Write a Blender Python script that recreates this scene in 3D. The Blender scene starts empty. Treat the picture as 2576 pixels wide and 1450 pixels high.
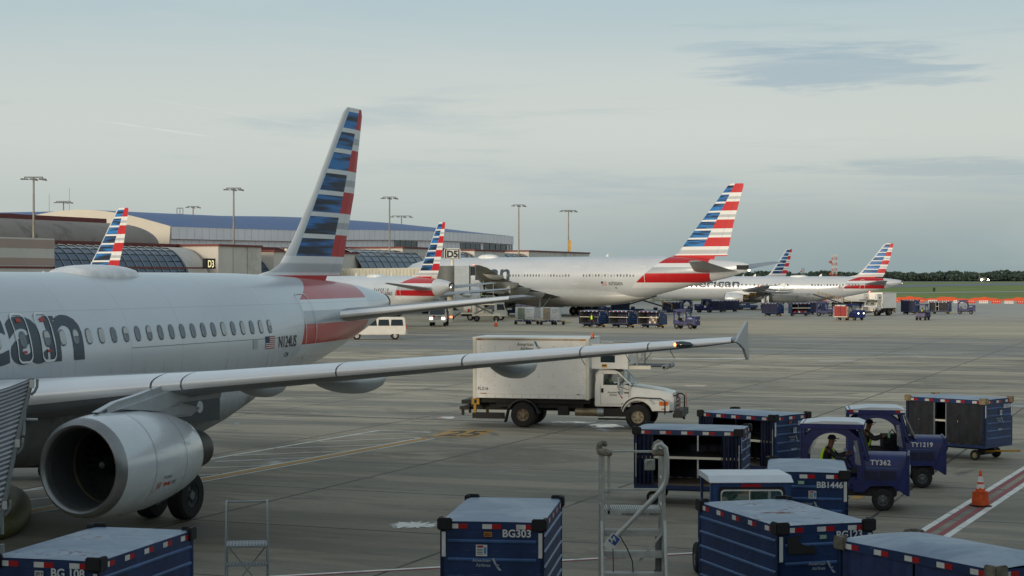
import bpy, bmesh, math, random
from mathutils import Vector, Matrix
R = math.radians
random.seed(7)
sc = bpy.context.scene
COL = sc.collection
# ------------------------------------------------------------------ camera, world, sun, exposure
F_, HC, YH = 4420.0, 5.75, 697.0            # focal length and horizon in a 2576 px wide frame, eye height
cam = bpy.data.cameras.new("camera"); camo = bpy.data.objects.new("camera", cam); COL.objects.link(camo)
cam.sensor_width = 36; cam.lens = 36 * F_ / 2576; cam.clip_end = 30000; cam.clip_start = .5
camo.location = (0, 0, HC); camo.rotation_euler = (R(90) - math.atan(28 / F_), 0, 0)
sc.camera = camo
SUN_EL, SUN_AZ = R(8), R(215)               # low sun behind the camera and to its left; azimuth from +Y clockwise
wd = bpy.data.worlds.new("World"); sc.world = wd; wd.use_nodes = True
sun = bpy.data.lights.new("sun", 'SUN'); sun.energy = 2.2; sun.angle = R(10); sun.color = (1, .86, .68)
suno = bpy.data.objects.new("sun", sun); COL.objects.link(suno)
sd = Vector((math.sin(SUN_AZ) * math.cos(SUN_EL), math.cos(SUN_AZ) * math.cos(SUN_EL), math.sin(SUN_EL)))
suno.rotation_euler = sd.to_track_quat('Z', 'Y').to_euler(); suno.location = sd * 300
sc.view_settings.view_transform = 'Standard'; sc.view_settings.look = 'None'
sc.view_settings.gamma = 1; sc.view_settings.exposure = 0.0

# ------------------------------------------------------------------ node expression helper
class E:
    def __init__(s, nt, sock): s.nt, s.s = nt, sock
    def _m(s, op, *a, clamp=False):
        n = s.nt.nodes.new('ShaderNodeMath'); n.operation = op; n.use_clamp = clamp
        for i, v in enumerate((s,) + a):
            if isinstance(v, E): s.nt.links.new(v.s, n.inputs[i])
            else: n.inputs[i].default_value = float(v)
        return E(s.nt, n.outputs[0])
    def __add__(s, o): return s._m('ADD', o)
    __radd__ = __add__
    def __sub__(s, o): return s._m('SUBTRACT', o)
    def __rsub__(s, o): return s._m('MULTIPLY', -1)._m('ADD', o)
    def __mul__(s, o): return s._m('MULTIPLY', o)
    __rmul__ = __mul__
    def __truediv__(s, o): return s._m('DIVIDE', o)
    def __gt__(s, o): return s._m('GREATER_THAN', o)
    def __lt__(s, o): return s._m('LESS_THAN', o)
    def floor(s): return s._m('FLOOR')
    def fract(s): return s._m('FRACT')
    def abs(s): return s._m('ABSOLUTE')
    def max(s, o): return s._m('MAXIMUM', o)
    def min(s, o): return s._m('MINIMUM', o)
    def clamp(s): return s._m('ADD', 0, clamp=True)
    def pow(s, o): return s._m('POWER', o)
    def mod(s, o): return s._m('FLOORED_MODULO', o)
def smooth(x, a, b):
    n = x.nt.nodes.new('ShaderNodeMapRange'); n.interpolation_type = 'SMOOTHSTEP'
    x.nt.links.new(x.s, n.inputs[0]); n.inputs[1].default_value = a; n.inputs[2].default_value = b
    return E(x.nt, n.outputs[0])
def sep(nt, sock):
    n = nt.nodes.new('ShaderNodeSeparateXYZ'); nt.links.new(sock, n.inputs[0])
    return [E(nt, o) for o in n.outputs]
def comb(nt, *v):
    n = nt.nodes.new('ShaderNodeCombineXYZ')
    for i, a in enumerate(v):
        if isinstance(a, E): nt.links.new(a.s, n.inputs[i])
        else: n.inputs[i].default_value = a
    return n.outputs[0]
def noise(nt, vec, scale=1, detail=4, rough=.55, dist=0):
    n = nt.nodes.new('ShaderNodeTexNoise'); n.inputs['Scale'].default_value = scale
    n.inputs['Detail'].default_value = detail; n.inputs['Roughness'].default_value = rough
    n.inputs['Distortion'].default_value = dist
    if vec is not None: nt.links.new(vec, n.inputs['Vector'])
    return E(nt, n.outputs[0])
def mixc(nt, fac, a, b):
    n = nt.nodes.new('ShaderNodeMix'); n.data_type = 'RGBA'
    for i, v in ((0, fac), (6, a), (7, b)):
        if isinstance(v, E): nt.links.new(v.s, n.inputs[i])
        elif hasattr(v, 'is_output'): nt.links.new(v, n.inputs[i])
        elif i == 0: n.inputs[0].default_value = v
        else: n.inputs[i].default_value = (*v[:3], 1)
    return n.outputs[2]
def hexc(h):
    c = [int(h[i:i + 2], 16) / 255 for i in (0, 2, 4)]
    return tuple(x / 12.92 if x <= .04045 else ((x + .055) / 1.055) ** 2.4 for x in c)

# ------------------------------------------------------------------ sky
nt = wd.node_tree; nt.nodes.clear()
out = nt.nodes.new('ShaderNodeOutputWorld'); bg = nt.nodes.new('ShaderNodeBackground'); bg.inputs[1].default_value = .1
sky = nt.nodes.new('ShaderNodeTexSky'); sky.sky_type = 'NISHITA'; sky.sun_disc = False
sky.sun_elevation = SUN_EL; sky.sun_rotation = SUN_AZ; sky.air_density = 1.2; sky.dust_density = 2
tc = nt.nodes.new('ShaderNodeTexCoord'); dx, dy, dz = sep(nt, tc.outputs['Generated'])
cv = comb(nt, dx, dy, dz * 5)
n1 = noise(nt, cv, 3.2, 6, .55, .4); n2 = noise(nt, comb(nt, dx * 1.4, dy * 1.4, dz * 15), 3.2, 6, .6, .3)
elev = dz.max(0)
hz_ = mixc(nt, smooth(dx, -.25, .25), hexc('b2bdbb'), hexc('95a7aa'))
base = mixc(nt, smooth(elev, 0.0, .085), hz_, hexc('ced5d1'))
base = mixc(nt, smooth(elev, .085, .18), base, hexc('afc6cf'))
base = mixc(nt, smooth(n1, .45, .68) * .3, base, hexc('d3d8d5'))
base = mixc(nt, smooth(n2, .56, .74) * .4, base, hexc('9db4c0'))
ax = dx / dy.max(.01); az = dz / dy.max(.01)      # thin high condensation trails drawn in sky directions
def trail(x0, z0, x1, z1, w, a):
    k = (z1 - z0) / (x1 - x0)
    d = (az - z0 - (ax - x0) * k).abs()
    m = (1 - smooth(d, w * .2, w)) * smooth(ax, x0, x0 + .03) * (1 - smooth(ax, x1 - .02, x1)) * (dy > .1)
    return m * a * smooth(noise(nt, cv, 60, 2), .2, .7)
base = mixc(nt, trail(-.246, .0905, -.163, .0785, .0006, .55), base, hexc('e2e6e6'))
base = mixc(nt, trail(-.217, .1030, -.098, .0826, .0004, .5), base, hexc('dde2e2'))
base = mixc(nt, trail(-.03, .1640, -.012, .1560, .0005, .6), base, hexc('e6eaea'))
n3 = noise(nt, comb(nt, dx * 2.0, dy * 2.0, dz * 26), 6, 7, .68, .5)
def bank(x0, z0, w, h, a, col):                    # a darker bluish bank of cloud
    global base
    q = ((ax - x0) / w) * ((ax - x0) / w) + ((az - z0) / h) * ((az - z0) / h)
    m = (1 - smooth(q + (n3 - .5) * 5.5, .0, 1.5)) * a * (dy > .1); base = mixc(nt, m, base, hexc(col))
bank(.184, .119, .075, .013, .6, '96afc0'); bank(.25, .062, .085, .005, .4, '8fa8b6'); bank(.12, .131, .03, .004, .5, '9fb6c4'); bank(-.02, .045, .10, .007, .35, 'c3cccc')
# warm, brighter cloud towards the low sun behind the camera
warm = smooth(dx * sd.x + dy * sd.y, .1, 1.0) * (1 - smooth(elev, .1, .7))
base = mixc(nt, warm * .75, base, (1.7, 1.36, 1.0))
base = mixc(nt, smooth(elev, .25, .7) * .85, base, (.36, .42, .48))   # bluer overhead
vm = nt.nodes.new('ShaderNodeVectorMath'); vm.operation = 'SCALE'; vm.inputs[3].default_value = 10
nt.links.new(base, vm.inputs[0])
fin = mixc(nt, .93, sky.outputs[0], vm.outputs[0])
nt.links.new(fin, bg.inputs[0]); nt.links.new(bg.outputs[0], out.inputs[0])

# ------------------------------------------------------------------ placing helpers
def G(u, v, z=0):                            # point at height z seen at pixel (u, v) of the 2576 px wide photograph
    D = F_ * (HC - z) / (v - YH); return Vector(((u - 1288) * D / F_, D, z))
def at(u, D, z=0): return Vector(((u - 1288) * D / F_, D, z))

# ------------------------------------------------------------------ materials
MATS = {}
def newmat(name):
    m = bpy.data.materials.new(name); m.use_nodes = True
    return m, m.node_tree, m.node_tree.nodes['Principled BSDF']
def mat(name, col, rough=.5, metal=0, var=.12, vs=3, bump=0, coat=0, emit=0, dirt=None, dirt_s=1.2, dirt_a=.5, rmod=.1):
    if name in MATS: return MATS[name]
    c = hexc(col) if isinstance(col, str) else col
    m, nt, b = newmat(name)
    ge = nt.nodes.new('ShaderNodeNewGeometry'); pos = ge.outputs['Position']
    nz = noise(nt, pos, vs, 5, .6)
    lo = tuple(x * (1 - var) for x in c); hi = tuple(min(1, x * (1 + var)) for x in c)
    cs = mixc(nt, smooth(nz, .3, .7), lo, hi)
    if dirt:
        d2 = noise(nt, pos, dirt_s, 7, .7)
        cs = mixc(nt, smooth(d2, .5, .72) * dirt_a, cs, hexc(dirt))
    nt.links.new(cs, b.inputs['Base Color'])
    rr = nz * rmod + (rough - rmod / 2); nt.links.new(rr.s, b.inputs['Roughness'])
    b.inputs['Metallic'].default_value = metal
    if coat: b.inputs['Coat Weight'].default_value = coat; b.inputs['Coat Roughness'].default_value = .08
    if emit: b.inputs['Emission Color'].default_value = (*c, 1); b.inputs['Emission Strength'].default_value = emit
    if bump:
        bn = nt.nodes.new('ShaderNodeBump'); bn.inputs['Strength'].default_value = bump; bn.inputs['Distance'].default_value = .02
        n3 = noise(nt, pos, vs * 8, 3); nt.links.new(n3.s, bn.inputs['Height']); nt.links.new(bn.outputs[0], b.inputs['Normal'])
    MATS[name] = m; return m
def glassmat(name, col, alpha=.35, rough=.05):
    if name in MATS: return MATS[name]
    m, nt, b = newmat(name); c = hexc(col)
    b.inputs['Base Color'].default_value = (*c, 1); b.inputs['Roughness'].default_value = rough
    b.inputs['Alpha'].default_value = alpha; b.inputs['IOR'].default_value = 1.5
    MATS[name] = m; return m

white = mat('white paint', 'e2e2dc', .4, dirt='8e8878', dirt_a=.25, var=.04)
offwhite = mat('offwhite paint', 'd8d3c2', .45, dirt='93876c', dirt_a=.3, var=.05)
black = mat('black rubber', '17181a', .75, var=.2)
darkgrey = mat('dark grey metal', '2b2d2f', .6, metal=.3)
midgrey = mat('mid grey', '6e7375', .5)
steel = mat('galvanised steel', '9aa0a0', .42, metal=.55, var=.15, vs=9)
chrome = mat('bright aluminium', 'c9ced2', .22, metal=.9, var=.05)
tyrem = mat('tyre rubber', '1c1c1d', .85, var=.2, dirt='5a5548', dirt_a=.25)
rimw = mat('white rim', 'b9b9b2', .5, dirt='5c4a35', dirt_s=8, dirt_a=.7)
rimr = mat('rusty rim', '8a7a66', .7, metal=.3, dirt='4a3020', dirt_s=9, dirt_a=.9)
rimg = mat('grey rim', '6a7074', .5, metal=.4, dirt='33302c', dirt_a=.5)
rimd = mat('dark rim', '2a2a2a', .6)
def worn(name, col, chip='8c95a0', rough=.4, chips=.69, dents=.25, rust='5c3a2a'):
    """painted steel with fading, vertical grime, scratches, chips and shallow dents"""
    if name in MATS: return MATS[name]
    c = hexc(col); m, nt, b = newmat(name); ge = nt.nodes.new('ShaderNodeNewGeometry'); pos = ge.outputs['Position']; x, y, z = sep(nt, pos)
    f = noise(nt, pos, 1.3, 5, .6); v = noise(nt, comb(nt, x * 6, y * 6, z * .7), 1.5, 5, .7); k = noise(nt, pos, 9, 8, .8, .6); r_ = noise(nt, pos, 3.1, 8, .75, 1.5); sc_ = noise(nt, comb(nt, x * 3, y * 3, z * 40), 1.2, 3, .6, .8)
    cs = mixc(nt, smooth(f, .3, .7), tuple(q * .8 for q in c), tuple(q * 1.3 for q in c))
    cs = mixc(nt, smooth(v, .5, .75) * .35, cs, tuple(q * .35 for q in c)); cs = mixc(nt, smooth(sc_, .66, .70) * smooth(f, .45, .6) * .4, cs, hexc(chip))
    cs = mixc(nt, smooth(r_, .66, .72) * .8, cs, hexc(rust)); cs = mixc(nt, smooth(k, chips, chips + .02) * .9, cs, hexc(chip))
    nt.links.new(cs, b.inputs['Base Color']); rg = rough + f * .2 - .05; nt.links.new(rg.s, b.inputs['Roughness'])
    bn = nt.nodes.new('ShaderNodeBump'); bn.inputs['Strength'].default_value = dents; bn.inputs['Distance'].default_value = .06
    d = noise(nt, pos, 2.2, 2, .5, .4); nt.links.new(d.s, bn.inputs['Height']); nt.links.new(bn.outputs[0], b.inputs['Normal'])
    MATS[name] = m; return m
blue = worn('blue paint', '152f58')
bluel = worn('blue rib paint', '34547f', 'a5adb5', .4, .66, .1)
blued = mat('deep blue canvas', '111b3a', .65, var=.3, vs=6, bump=.3)
bluev = mat('blue vinyl', '131c52', .6, var=.25, vs=7, bump=.25)
grim = mat('grimy curtain', '23262c', .75, var=.35, vs=4, bump=.4, dirt='4b4438', dirt_a=.4)
redm = mat('reflector red', 'a3141c', .35, var=.08)
whm = mat('reflector white', 'd2d4d0', .3, var=.08, dirt='77756c', dirt_a=.5)
letter = mat('white lettering', 'cfd2d2', .5, var=.03)
greyletter = mat('grey lettering', '9aa2ab', .5, var=.05)
darkletter = mat('dark lettering', '33434f', .4, var=.03)
blackletter = mat('black lettering', '22262a', .5, var=.03)
orange = mat('orange plastic', 'd8481c', .5, var=.08, dirt='70402a', dirt_a=.3)
yellow = mat('yellow paint', 'c8961e', .5, dirt='5c4a20', dirt_a=.4)
yelld = mat('dull yellow', 'b58a20', .6, dirt='3c3420', dirt_a=.5)
wood = mat('worn wood', '6d6152', .8, var=.3)
interior = mat('dark interior', '20252b', .8, var=.2)
greyint = mat('grey interior', '5b5d5a', .7, var=.2)
amber = mat('amber lens', 'e0701c', .25)
skin = mat('skin', '6a4632', .6, var=.06)
hivis = mat('hi-vis yellow', 'c6f522', .6, var=.06)
navy = mat('navy cloth', '14161f', .85)
lampon = mat('lit headlamp', (1, .93, .7), .2, emit=7)
redlamp = mat('lit red lamp', (1, .16, .06), .2, emit=5)
orangelamp = mat('lit orange lamp', (1, .22, .06), .2, emit=6)
glassd = mat('dark glass', '27343b', .08, var=.1, coat=.6)
glassc = glassmat('clear glass', '9fb2b4', .28)
vinylclear = glassmat('cloudy vinyl', 'aab2b0', .38, .3)
taillamp = mat('red tail lamp', 'a81810', .25)

# ------------------------------------------------------------------ mesh builder
class MB:
    def __init__(s): s.v, s.f, s.m, s.ms, s.g = [], [], [], [], []
    def mi(s, m):
        if m not in s.ms: s.ms.append(m)
        return s.ms.index(m)
    def add(s, vs, fs, m, X=None):
        o = len(s.v); k = s.mi(m); s.g.append((o, len(s.f)))
        for p in vs:
            p = Vector(p); s.v.append(X @ p if X else p)
        for f in fs: s.f.append([i + o for i in f]); s.m.append(k)
        return s
    def box(s, c, d, m, rot=None, X=None):
        hx, hy, hz = d[0] / 2, d[1] / 2, d[2] / 2
        vs = [Vector((x, y, z)) for x in (-hx, hx) for y in (-hy, hy) for z in (-hz, hz)]
        Mx = Matrix.Translation(c) @ (rot if rot else Matrix.Identity(4))
        if X: Mx = X @ Mx
        return s.add([Mx @ v for v in vs], [(0, 1, 3, 2), (4, 6, 7, 5), (0, 4, 5, 1), (2, 3, 7, 6), (0, 2, 6, 4), (1, 5, 7, 3)], m)
    def bb(s, x0, x1, y0, y1, z0, z1, m):
        return s.box(((x0 + x1) / 2, (y0 + y1) / 2, (z0 + z1) / 2), (x1 - x0, y1 - y0, z1 - z0), m)
    def prism(s, pts, y0, y1, m, axis='y'):     # outline in (x,z) pushed along y (axis y), or (x,y) along z, or (y,z) along x
        n = len(pts)
        def P(a, b, t): return {'y': (a, t, b), 'z': (a, b, t), 'x': (t, a, b)}[axis]
        vs = [P(a, b, y0) for a, b in pts] + [P(a, b, y1) for a, b in pts]
        fs = [tuple(range(n)), tuple(range(2 * n - 1, n - 1, -1))] + [(i, (i + 1) % n, n + (i + 1) % n, n + i) for i in range(n)]
        return s.add(vs, fs, m)
    def cyl(s, a, b, r, m, n=12, r2=None, cap=True):
        a, b = Vector(a), Vector(b); d = (b - a).normalized()
        u = d.orthogonal().normalized(); w = d.cross(u); r2 = r if r2 is None else r2
        vs = [a + (u * math.cos(t) + w * math.sin(t)) * r for t in [2 * math.pi * i / n for i in range(n)]]
        vs += [b + (u * math.cos(t) + w * math.sin(t)) * r2 for t in [2 * math.pi * i / n for i in range(n)]]
        fs = [(i, (i + 1) % n, n + (i + 1) % n, n + i) for i in range(n)]
        if cap: fs += [tuple(range(n)), tuple(range(2 * n - 1, n - 1, -1))]
        return s.add(vs, fs, m)
    def tube(s, pts, r, m, n=8):
        pts = [Vector(p) for p in pts]; rings = []; u = None
        for i, p in enumerate(pts):
            d = (pts[min(i + 1, len(pts) - 1)] - pts[max(i - 1, 0)]).normalized()
            if u is None: u = d.orthogonal().normalized()
            u = (u - d * u.dot(d)).normalized(); w = d.cross(u)
            rr = r[i] if isinstance(r, (list, tuple)) else r
            rings.append([p + (u * math.cos(t) + w * math.sin(t)) * rr for t in [2 * math.pi * k / n for k in range(n)]])
        return s.loft(rings, m, caps=True)
    def loft(s, rings, m, caps=True, closed=True):
        n = len(rings[0]); vs = [p for r_ in rings for p in r_]; fs = []
        for i in range(len(rings) - 1):
            for k in range(n if closed else n - 1):
                fs.append((i * n + k, i * n + (k + 1) % n, (i + 1) * n + (k + 1) % n, (i + 1) * n + k))
        if caps and closed: fs += [tuple(range(n)), tuple(range(len(vs) - 1, len(vs) - n - 1, -1))]
        return s.add(vs, fs, m)
    def lathe(s, prof, m, c=(0, 0, 0), axis='y', n=28):   # prof: (t, r) along the axis
        rings = []
        for t, r in prof:
            ring = []
            for k in range(n):
                a = 2 * math.pi * k / n; p, q = r * math.cos(a), r * math.sin(a)
                ring.append(Vector(c) + Vector({'y': (p, t, q), 'x': (t, p, q), 'z': (p, q, t)}[axis]))
            rings.append(ring)
        return s.loft(rings, m, caps=False)
    def build_each(s, name, parent=None, **k):
        """every added piece becomes an object of its own"""
        out_ = []; g = s.g + [(len(s.v), len(s.f))]
        for (v0, f0), (v1, f1) in zip(g, g[1:]):
            q = MB(); q.ms = list(s.ms); q.v = s.v[v0:v1]; q.f = [[i - v0 for i in f] for f in s.f[f0:f1]]; q.m = s.m[f0:f1]
            used = sorted(set(q.m)); q.ms = [s.ms[i] for i in used]; q.m = [used.index(i) for i in q.m]; out_.append(q.build(name, parent, **k))
        return out_
    def build(s, name, parent=None, smooth=False, bevel=0, loc=None, rz=0, merge=False):
        me = bpy.data.meshes.new(name); me.from_pydata([tuple(v) for v in s.v], [], s.f)
        for m in s.ms: me.materials.append(m)
        me.polygons.foreach_set('material_index', s.m)
        bm = bmesh.new(); bm.from_mesh(me)
        if merge: bmesh.ops.remove_doubles(bm, verts=bm.verts, dist=1e-5)
        bmesh.ops.recalc_face_normals(bm, faces=bm.faces)
        if bevel:
            es = [e for e in bm.edges if e.is_manifold and e.calc_face_angle(0) > .6]
            bmesh.ops.bevel(bm, geom=es, offset=bevel, segments=2, affect='EDGES', clamp_overlap=True)
        bm.to_mesh(me); bm.free()
        if smooth:
            me.shade_smooth()
            try: me.set_sharp_from_angle(angle=R(smooth if smooth is not True else 40))
            except Exception: pass
        o = bpy.data.objects.new(name, me); COL.objects.link(o); o.parent = parent
        if loc is not None: o.location = loc
        o.rotation_euler.z = rz
        return o
def tag(o, label=None, cat=None, group=None, kind=None):
    if label: o['label'] = label
    if cat: o['category'] = cat
    if group: o['group'] = group
    if kind: o['kind'] = kind
    return o
def thing(name, label, cat, loc=(0, 0, 0), rz=0, group=None):
    o = bpy.data.objects.new(name, None); COL.objects.link(o); o.empty_display_size = .3
    o.location = loc; o.rotation_euler.z = rz; return tag(o, label, cat, group)
KIDS = {}
def copy_tree(o, parent=None):
    c = o.copy(); COL.objects.link(c); c.parent = parent
    for ch in [x for x in COL.objects if x.parent == o]: copy_tree(ch, c)
    return c
def dup(o, label, loc, rz, group=None):
    c = copy_tree(o); c['label'] = label; c.location = loc; c.rotation_euler.z = rz
    if group: c['group'] = group
    elif 'group' in c.keys() and group is False: del c['group']
    return c
def empty_part(name, parent, loc=(0, 0, 0)):
    o = bpy.data.objects.new(name, None); COL.objects.link(o); o.parent = parent; o.location = loc; return o
TXT = {}
def text_mesh(s, size, bold=0.0, spacing=1.0, shear=0):
    c = bpy.data.curves.new('t', 'FONT'); c.body = s; c.size = size; c.offset = bold * size; c.space_character = spacing
    c.shear = shear; c.resolution_u = 4
    o = bpy.data.objects.new('t', c); COL.objects.link(o)
    dg = bpy.context.evaluated_depsgraph_get(); me = bpy.data.meshes.new_from_object(o.evaluated_get(dg))
    vs = [v.co.copy() for v in me.vertices]; fs = [tuple(p.vertices) for p in me.polygons]
    bpy.data.objects.remove(o); bpy.data.curves.remove(c); bpy.data.meshes.remove(me)
    return vs, fs
def lettering(name, s, size, m, parent, org, right, up, bold=.015, align='l', spacing=1.0, narrow=1.0):
    vs, fs = text_mesh(s, size, bold, spacing)
    w = max(v.x for v in vs) * narrow
    off = {'l': 0, 'c': -w / 2, 'r': -w}[align]
    r, u, o = Vector(right).normalized(), Vector(up).normalized(), Vector(org)
    mb = MB(); mb.add([o + r * (v.x * narrow + off) + u * v.y for v in vs], fs, m)
    return mb.build(name, parent)
def wheel(parent, x, y, z, r, w, rim, side=1, name='wheel', n=24, rr=.55):
    t = MB(); t.lathe([(-w / 2, r * rr), (-w / 2, r * .86), (-w * .36, r * .97), (0, r), (w * .36, r * .97), (w / 2, r * .86), (w / 2, r * rr), (-w / 2, r * rr)], tyrem, (x, y, z), n=n)
    o = t.build(name, parent, smooth=35)
    m = MB(); s = side
    m.lathe([(s * w * .42, r * (rr + .015)), (s * w * .46, r * (rr - .02)), (s * w * .2, r * rr * .8), (s * w * .26, r * rr * .45), (s * w * .48, r * rr * .35), (s * w * .48, .001)], rim, (x, y, z), n=n)
    for k in range(6):
        a = k * math.pi / 3; c = Vector((x + math.cos(a) * r * rr * .62, y + s * w * .25, z + math.sin(a) * r * rr * .62))
        m.cyl(c, c + Vector((0, s * w * .06, 0)), r * .05, rimd, 6)
    m.build('rim', o, smooth=35)
    return o
def skin_body(name, V, Ed, rad, m, parent=None, sub=1, mats=None):
    me = bpy.data.meshes.new(name); me.from_pydata(V, Ed, []); o = bpy.data.objects.new(name, me); COL.objects.link(o)
    sk = o.modifiers.new('s', 'SKIN'); sk.use_smooth_shade = True
    for i, r in enumerate(rad):
        me.skin_vertices[0].data[i].radius = (r if isinstance(r, tuple) else (r, r))
    me.skin_vertices[0].data[0].use_root = True
    ss = o.modifiers.new('u', 'SUBSURF'); ss.levels = sub; ss.render_levels = sub
    dg = bpy.context.evaluated_depsgraph_get(); nm = bpy.data.meshes.new_from_object(o.evaluated_get(dg))
    bpy.data.objects.remove(o); nm.materials.clear(); nm.materials.append(m); nm.shade_smooth(); nm.name = name
    o = bpy.data.objects.new(name, nm); COL.objects.link(o); o.parent = parent
    return o
def person(label, loc, rz, pose='stand', s=1.0, group=None, cap=True, hand=None):
    """+X is forward. One continuous body; vest, trousers and cap are children."""
    root = thing('person', label, 'person', loc, rz, group)
    if pose == 'sit':       # hip height 0 = seat
        J = dict(pel=(0, 0, .1), wa=(.0, 0, .28), ch=(.04, 0, .48), nk=(.09, 0, .62), hd=(.13, 0, .76), ht=(.13, 0, .86),
                 sl=(.05, .19, .55), el=(.27, .24, .36), wl=(.5, .17, .45), hl=(.57, .15, .48),
                 sr=(.05, -.19, .55), er=(.25, -.25, .36), wr=(.48, -.17, .43), hr=(.55, -.15, .46),
                 pl=(0, .1, .06), kl=(.46, .13, .1), al=(.55, .13, -.32), tl=(.7, .13, -.36),
                 pr=(0, -.1, .06), kr=(.46, -.13, .1), ar=(.55, -.13, -.32), tr=(.7, -.13, -.36))
    else:
        st = .22 if pose == 'walk' else .05; aw = .12 if pose == 'walk' else .02
        J = dict(pel=(0, 0, .93), wa=(0, 0, 1.08), ch=(.01, 0, 1.3), nk=(.02, 0, 1.48), hd=(.05, 0, 1.62), ht=(.05, 0, 1.72),
                 sl=(0, .19, 1.4), el=(-aw, .26, 1.13), wl=(aw * .6 + .05, .27, .9), hl=(aw + .08, .26, .81),
                 sr=(0, -.19, 1.4), er=(aw * .4, -.26, 1.13), wr=(aw + .12, -.26, .92), hr=(aw + .2, -.25, .84),
                 pl=(0, .1, .88), kl=(st * .6, .11, .49), al=(st * .8, .11, .09), tl=(st + .16, .11, .04),
                 pr=(0, -.1, .88), kr=(-st * .3, -.11, .49), ar=(-st * 1.1, -.11, .1), tr=(-st + .05, -.11, .04))
        if pose == 'reach': J.update(er=(.2, -.24, 1.32), wr=(.42, -.2, 1.5), hr=(.5, -.18, 1.56))
    names = list(J); V = [tuple(c * s for c in J[k]) for k in names]; ix = names.index
    Ed = [(ix(a), ix(b)) for a, b in (('pel', 'wa'), ('wa', 'ch'), ('ch', 'nk'), ('nk', 'hd'), ('hd', 'ht'), ('ch', 'sl'), ('sl', 'el'), ('el', 'wl'), ('wl', 'hl'),
          ('ch', 'sr'), ('sr', 'er'), ('er', 'wr'), ('wr', 'hr'), ('pel', 'pl'), ('pl', 'kl'), ('kl', 'al'), ('al', 'tl'), ('pel', 'pr'), ('pr', 'kr'), ('kr', 'ar'), ('ar', 'tr'))]
    rad = dict(pel=(.15, .11), wa=(.14, .1), ch=(.16, .11), nk=.055, hd=.095, ht=.075, sl=.065, sr=.065, el=.045, er=.045, wl=.03, wr=.03, hl=.038, hr=.038,
               pl=.085, pr=.085, kl=.06, kr=.06, al=.042, ar=.042, tl=.04, tr=.04)
    skin_body('body', V, Ed, [tuple(c * s for c in rad[k]) if isinstance(rad[k], tuple) else rad[k] * s for k in names], skin, root)
    def shell(name, keys, pairs, m, k, extra=.012):
        V2 = [tuple(c * s for c in J[q]) for q in keys]; E2 = [(keys.index(a), keys.index(b)) for a, b in pairs]
        rr = []
        for q in keys:
            r_ = rad[q]; rr.append(tuple((c * k + extra) * s for c in r_) if isinstance(r_, tuple) else (r_ * k + extra) * s)
        skin_body(name, V2, E2, rr, m, root)
    shell('shirt', ['pel', 'wa', 'ch', 'sl', 'el', 'sr', 'er', 'wl', 'wr'], [('pel', 'wa'), ('wa', 'ch'), ('ch', 'sl'), ('sl', 'el'), ('ch', 'sr'), ('sr', 'er'), ('el', 'wl'), ('er', 'wr')], navy, 1.05)
    shell('hi_vis_vest', ['pel', 'wa', 'ch', 'nk'], [('pel', 'wa'), ('wa', 'ch'), ('ch', 'nk')], hivis, 1.22, .02)
    shell('trousers', ['pel', 'pl', 'kl', 'al', 'pr', 'kr', 'ar'], [('pel', 'pl'), ('pl', 'kl'), ('kl', 'al'), ('pel', 'pr'), ('pr', 'kr'), ('kr', 'ar')], navy, 1.12)
    h = Vector(J['hd']) * s
    fb = MB()                                     # nose and ears give the head a face side
    fb.box(h + Vector((.095 * s, 0, -.01 * s)), (.03 * s, .022 * s, .04 * s), skin)
    for q in (-1, 1): fb.box(h + Vector((.0, q * .095 * s, 0)), (.03 * s, .015 * s, .05 * s), skin)
    fb.build('face', root, smooth=True, bevel=.005)
    if cap:
        c = MB(); c.lathe([(.03 * s, .108 * s), (.09 * s, .1 * s), (.135 * s, .06 * s), (.145 * s, .001)], navy, h, 'z', 14)
        c.box(h + Vector((.13 * s, 0, .04 * s)), (.1 * s, .13 * s, .012 * s), navy); c.build('cap', root, smooth=40)
    hn = MB()                                     # five separate fingers on each hand
    for q in ('l', 'r'):
        a, b = Vector(J['w' + q]) * s, Vector(J['h' + q]) * s; d = (b - a).normalized(); sd_ = d.cross(Vector((0, 0, 1))).normalized()
        for k in range(4):
            p0 = b + sd_ * (k - 1.5) * .019 * s; p1 = p0 + d * .045 * s; p2 = p1 + (d * .5 - Vector((0, 0, .8))) * (.03 + .006 * (k in (1, 2))) * s
            hn.tube([p0, p1, p2], [.010 * s, .009 * s, .007 * s], skin, 6)
        p0 = (a + b) / 2 + sd_ * .03 * s; hn.tube([p0, p0 + sd_ * .02 * s + d * .03 * s, p0 + sd_ * .02 * s + d * .06 * s], [.011 * s, .009 * s, .007 * s], skin, 6)
    hn.build('fingers', root, smooth=True)
    return root
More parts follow.
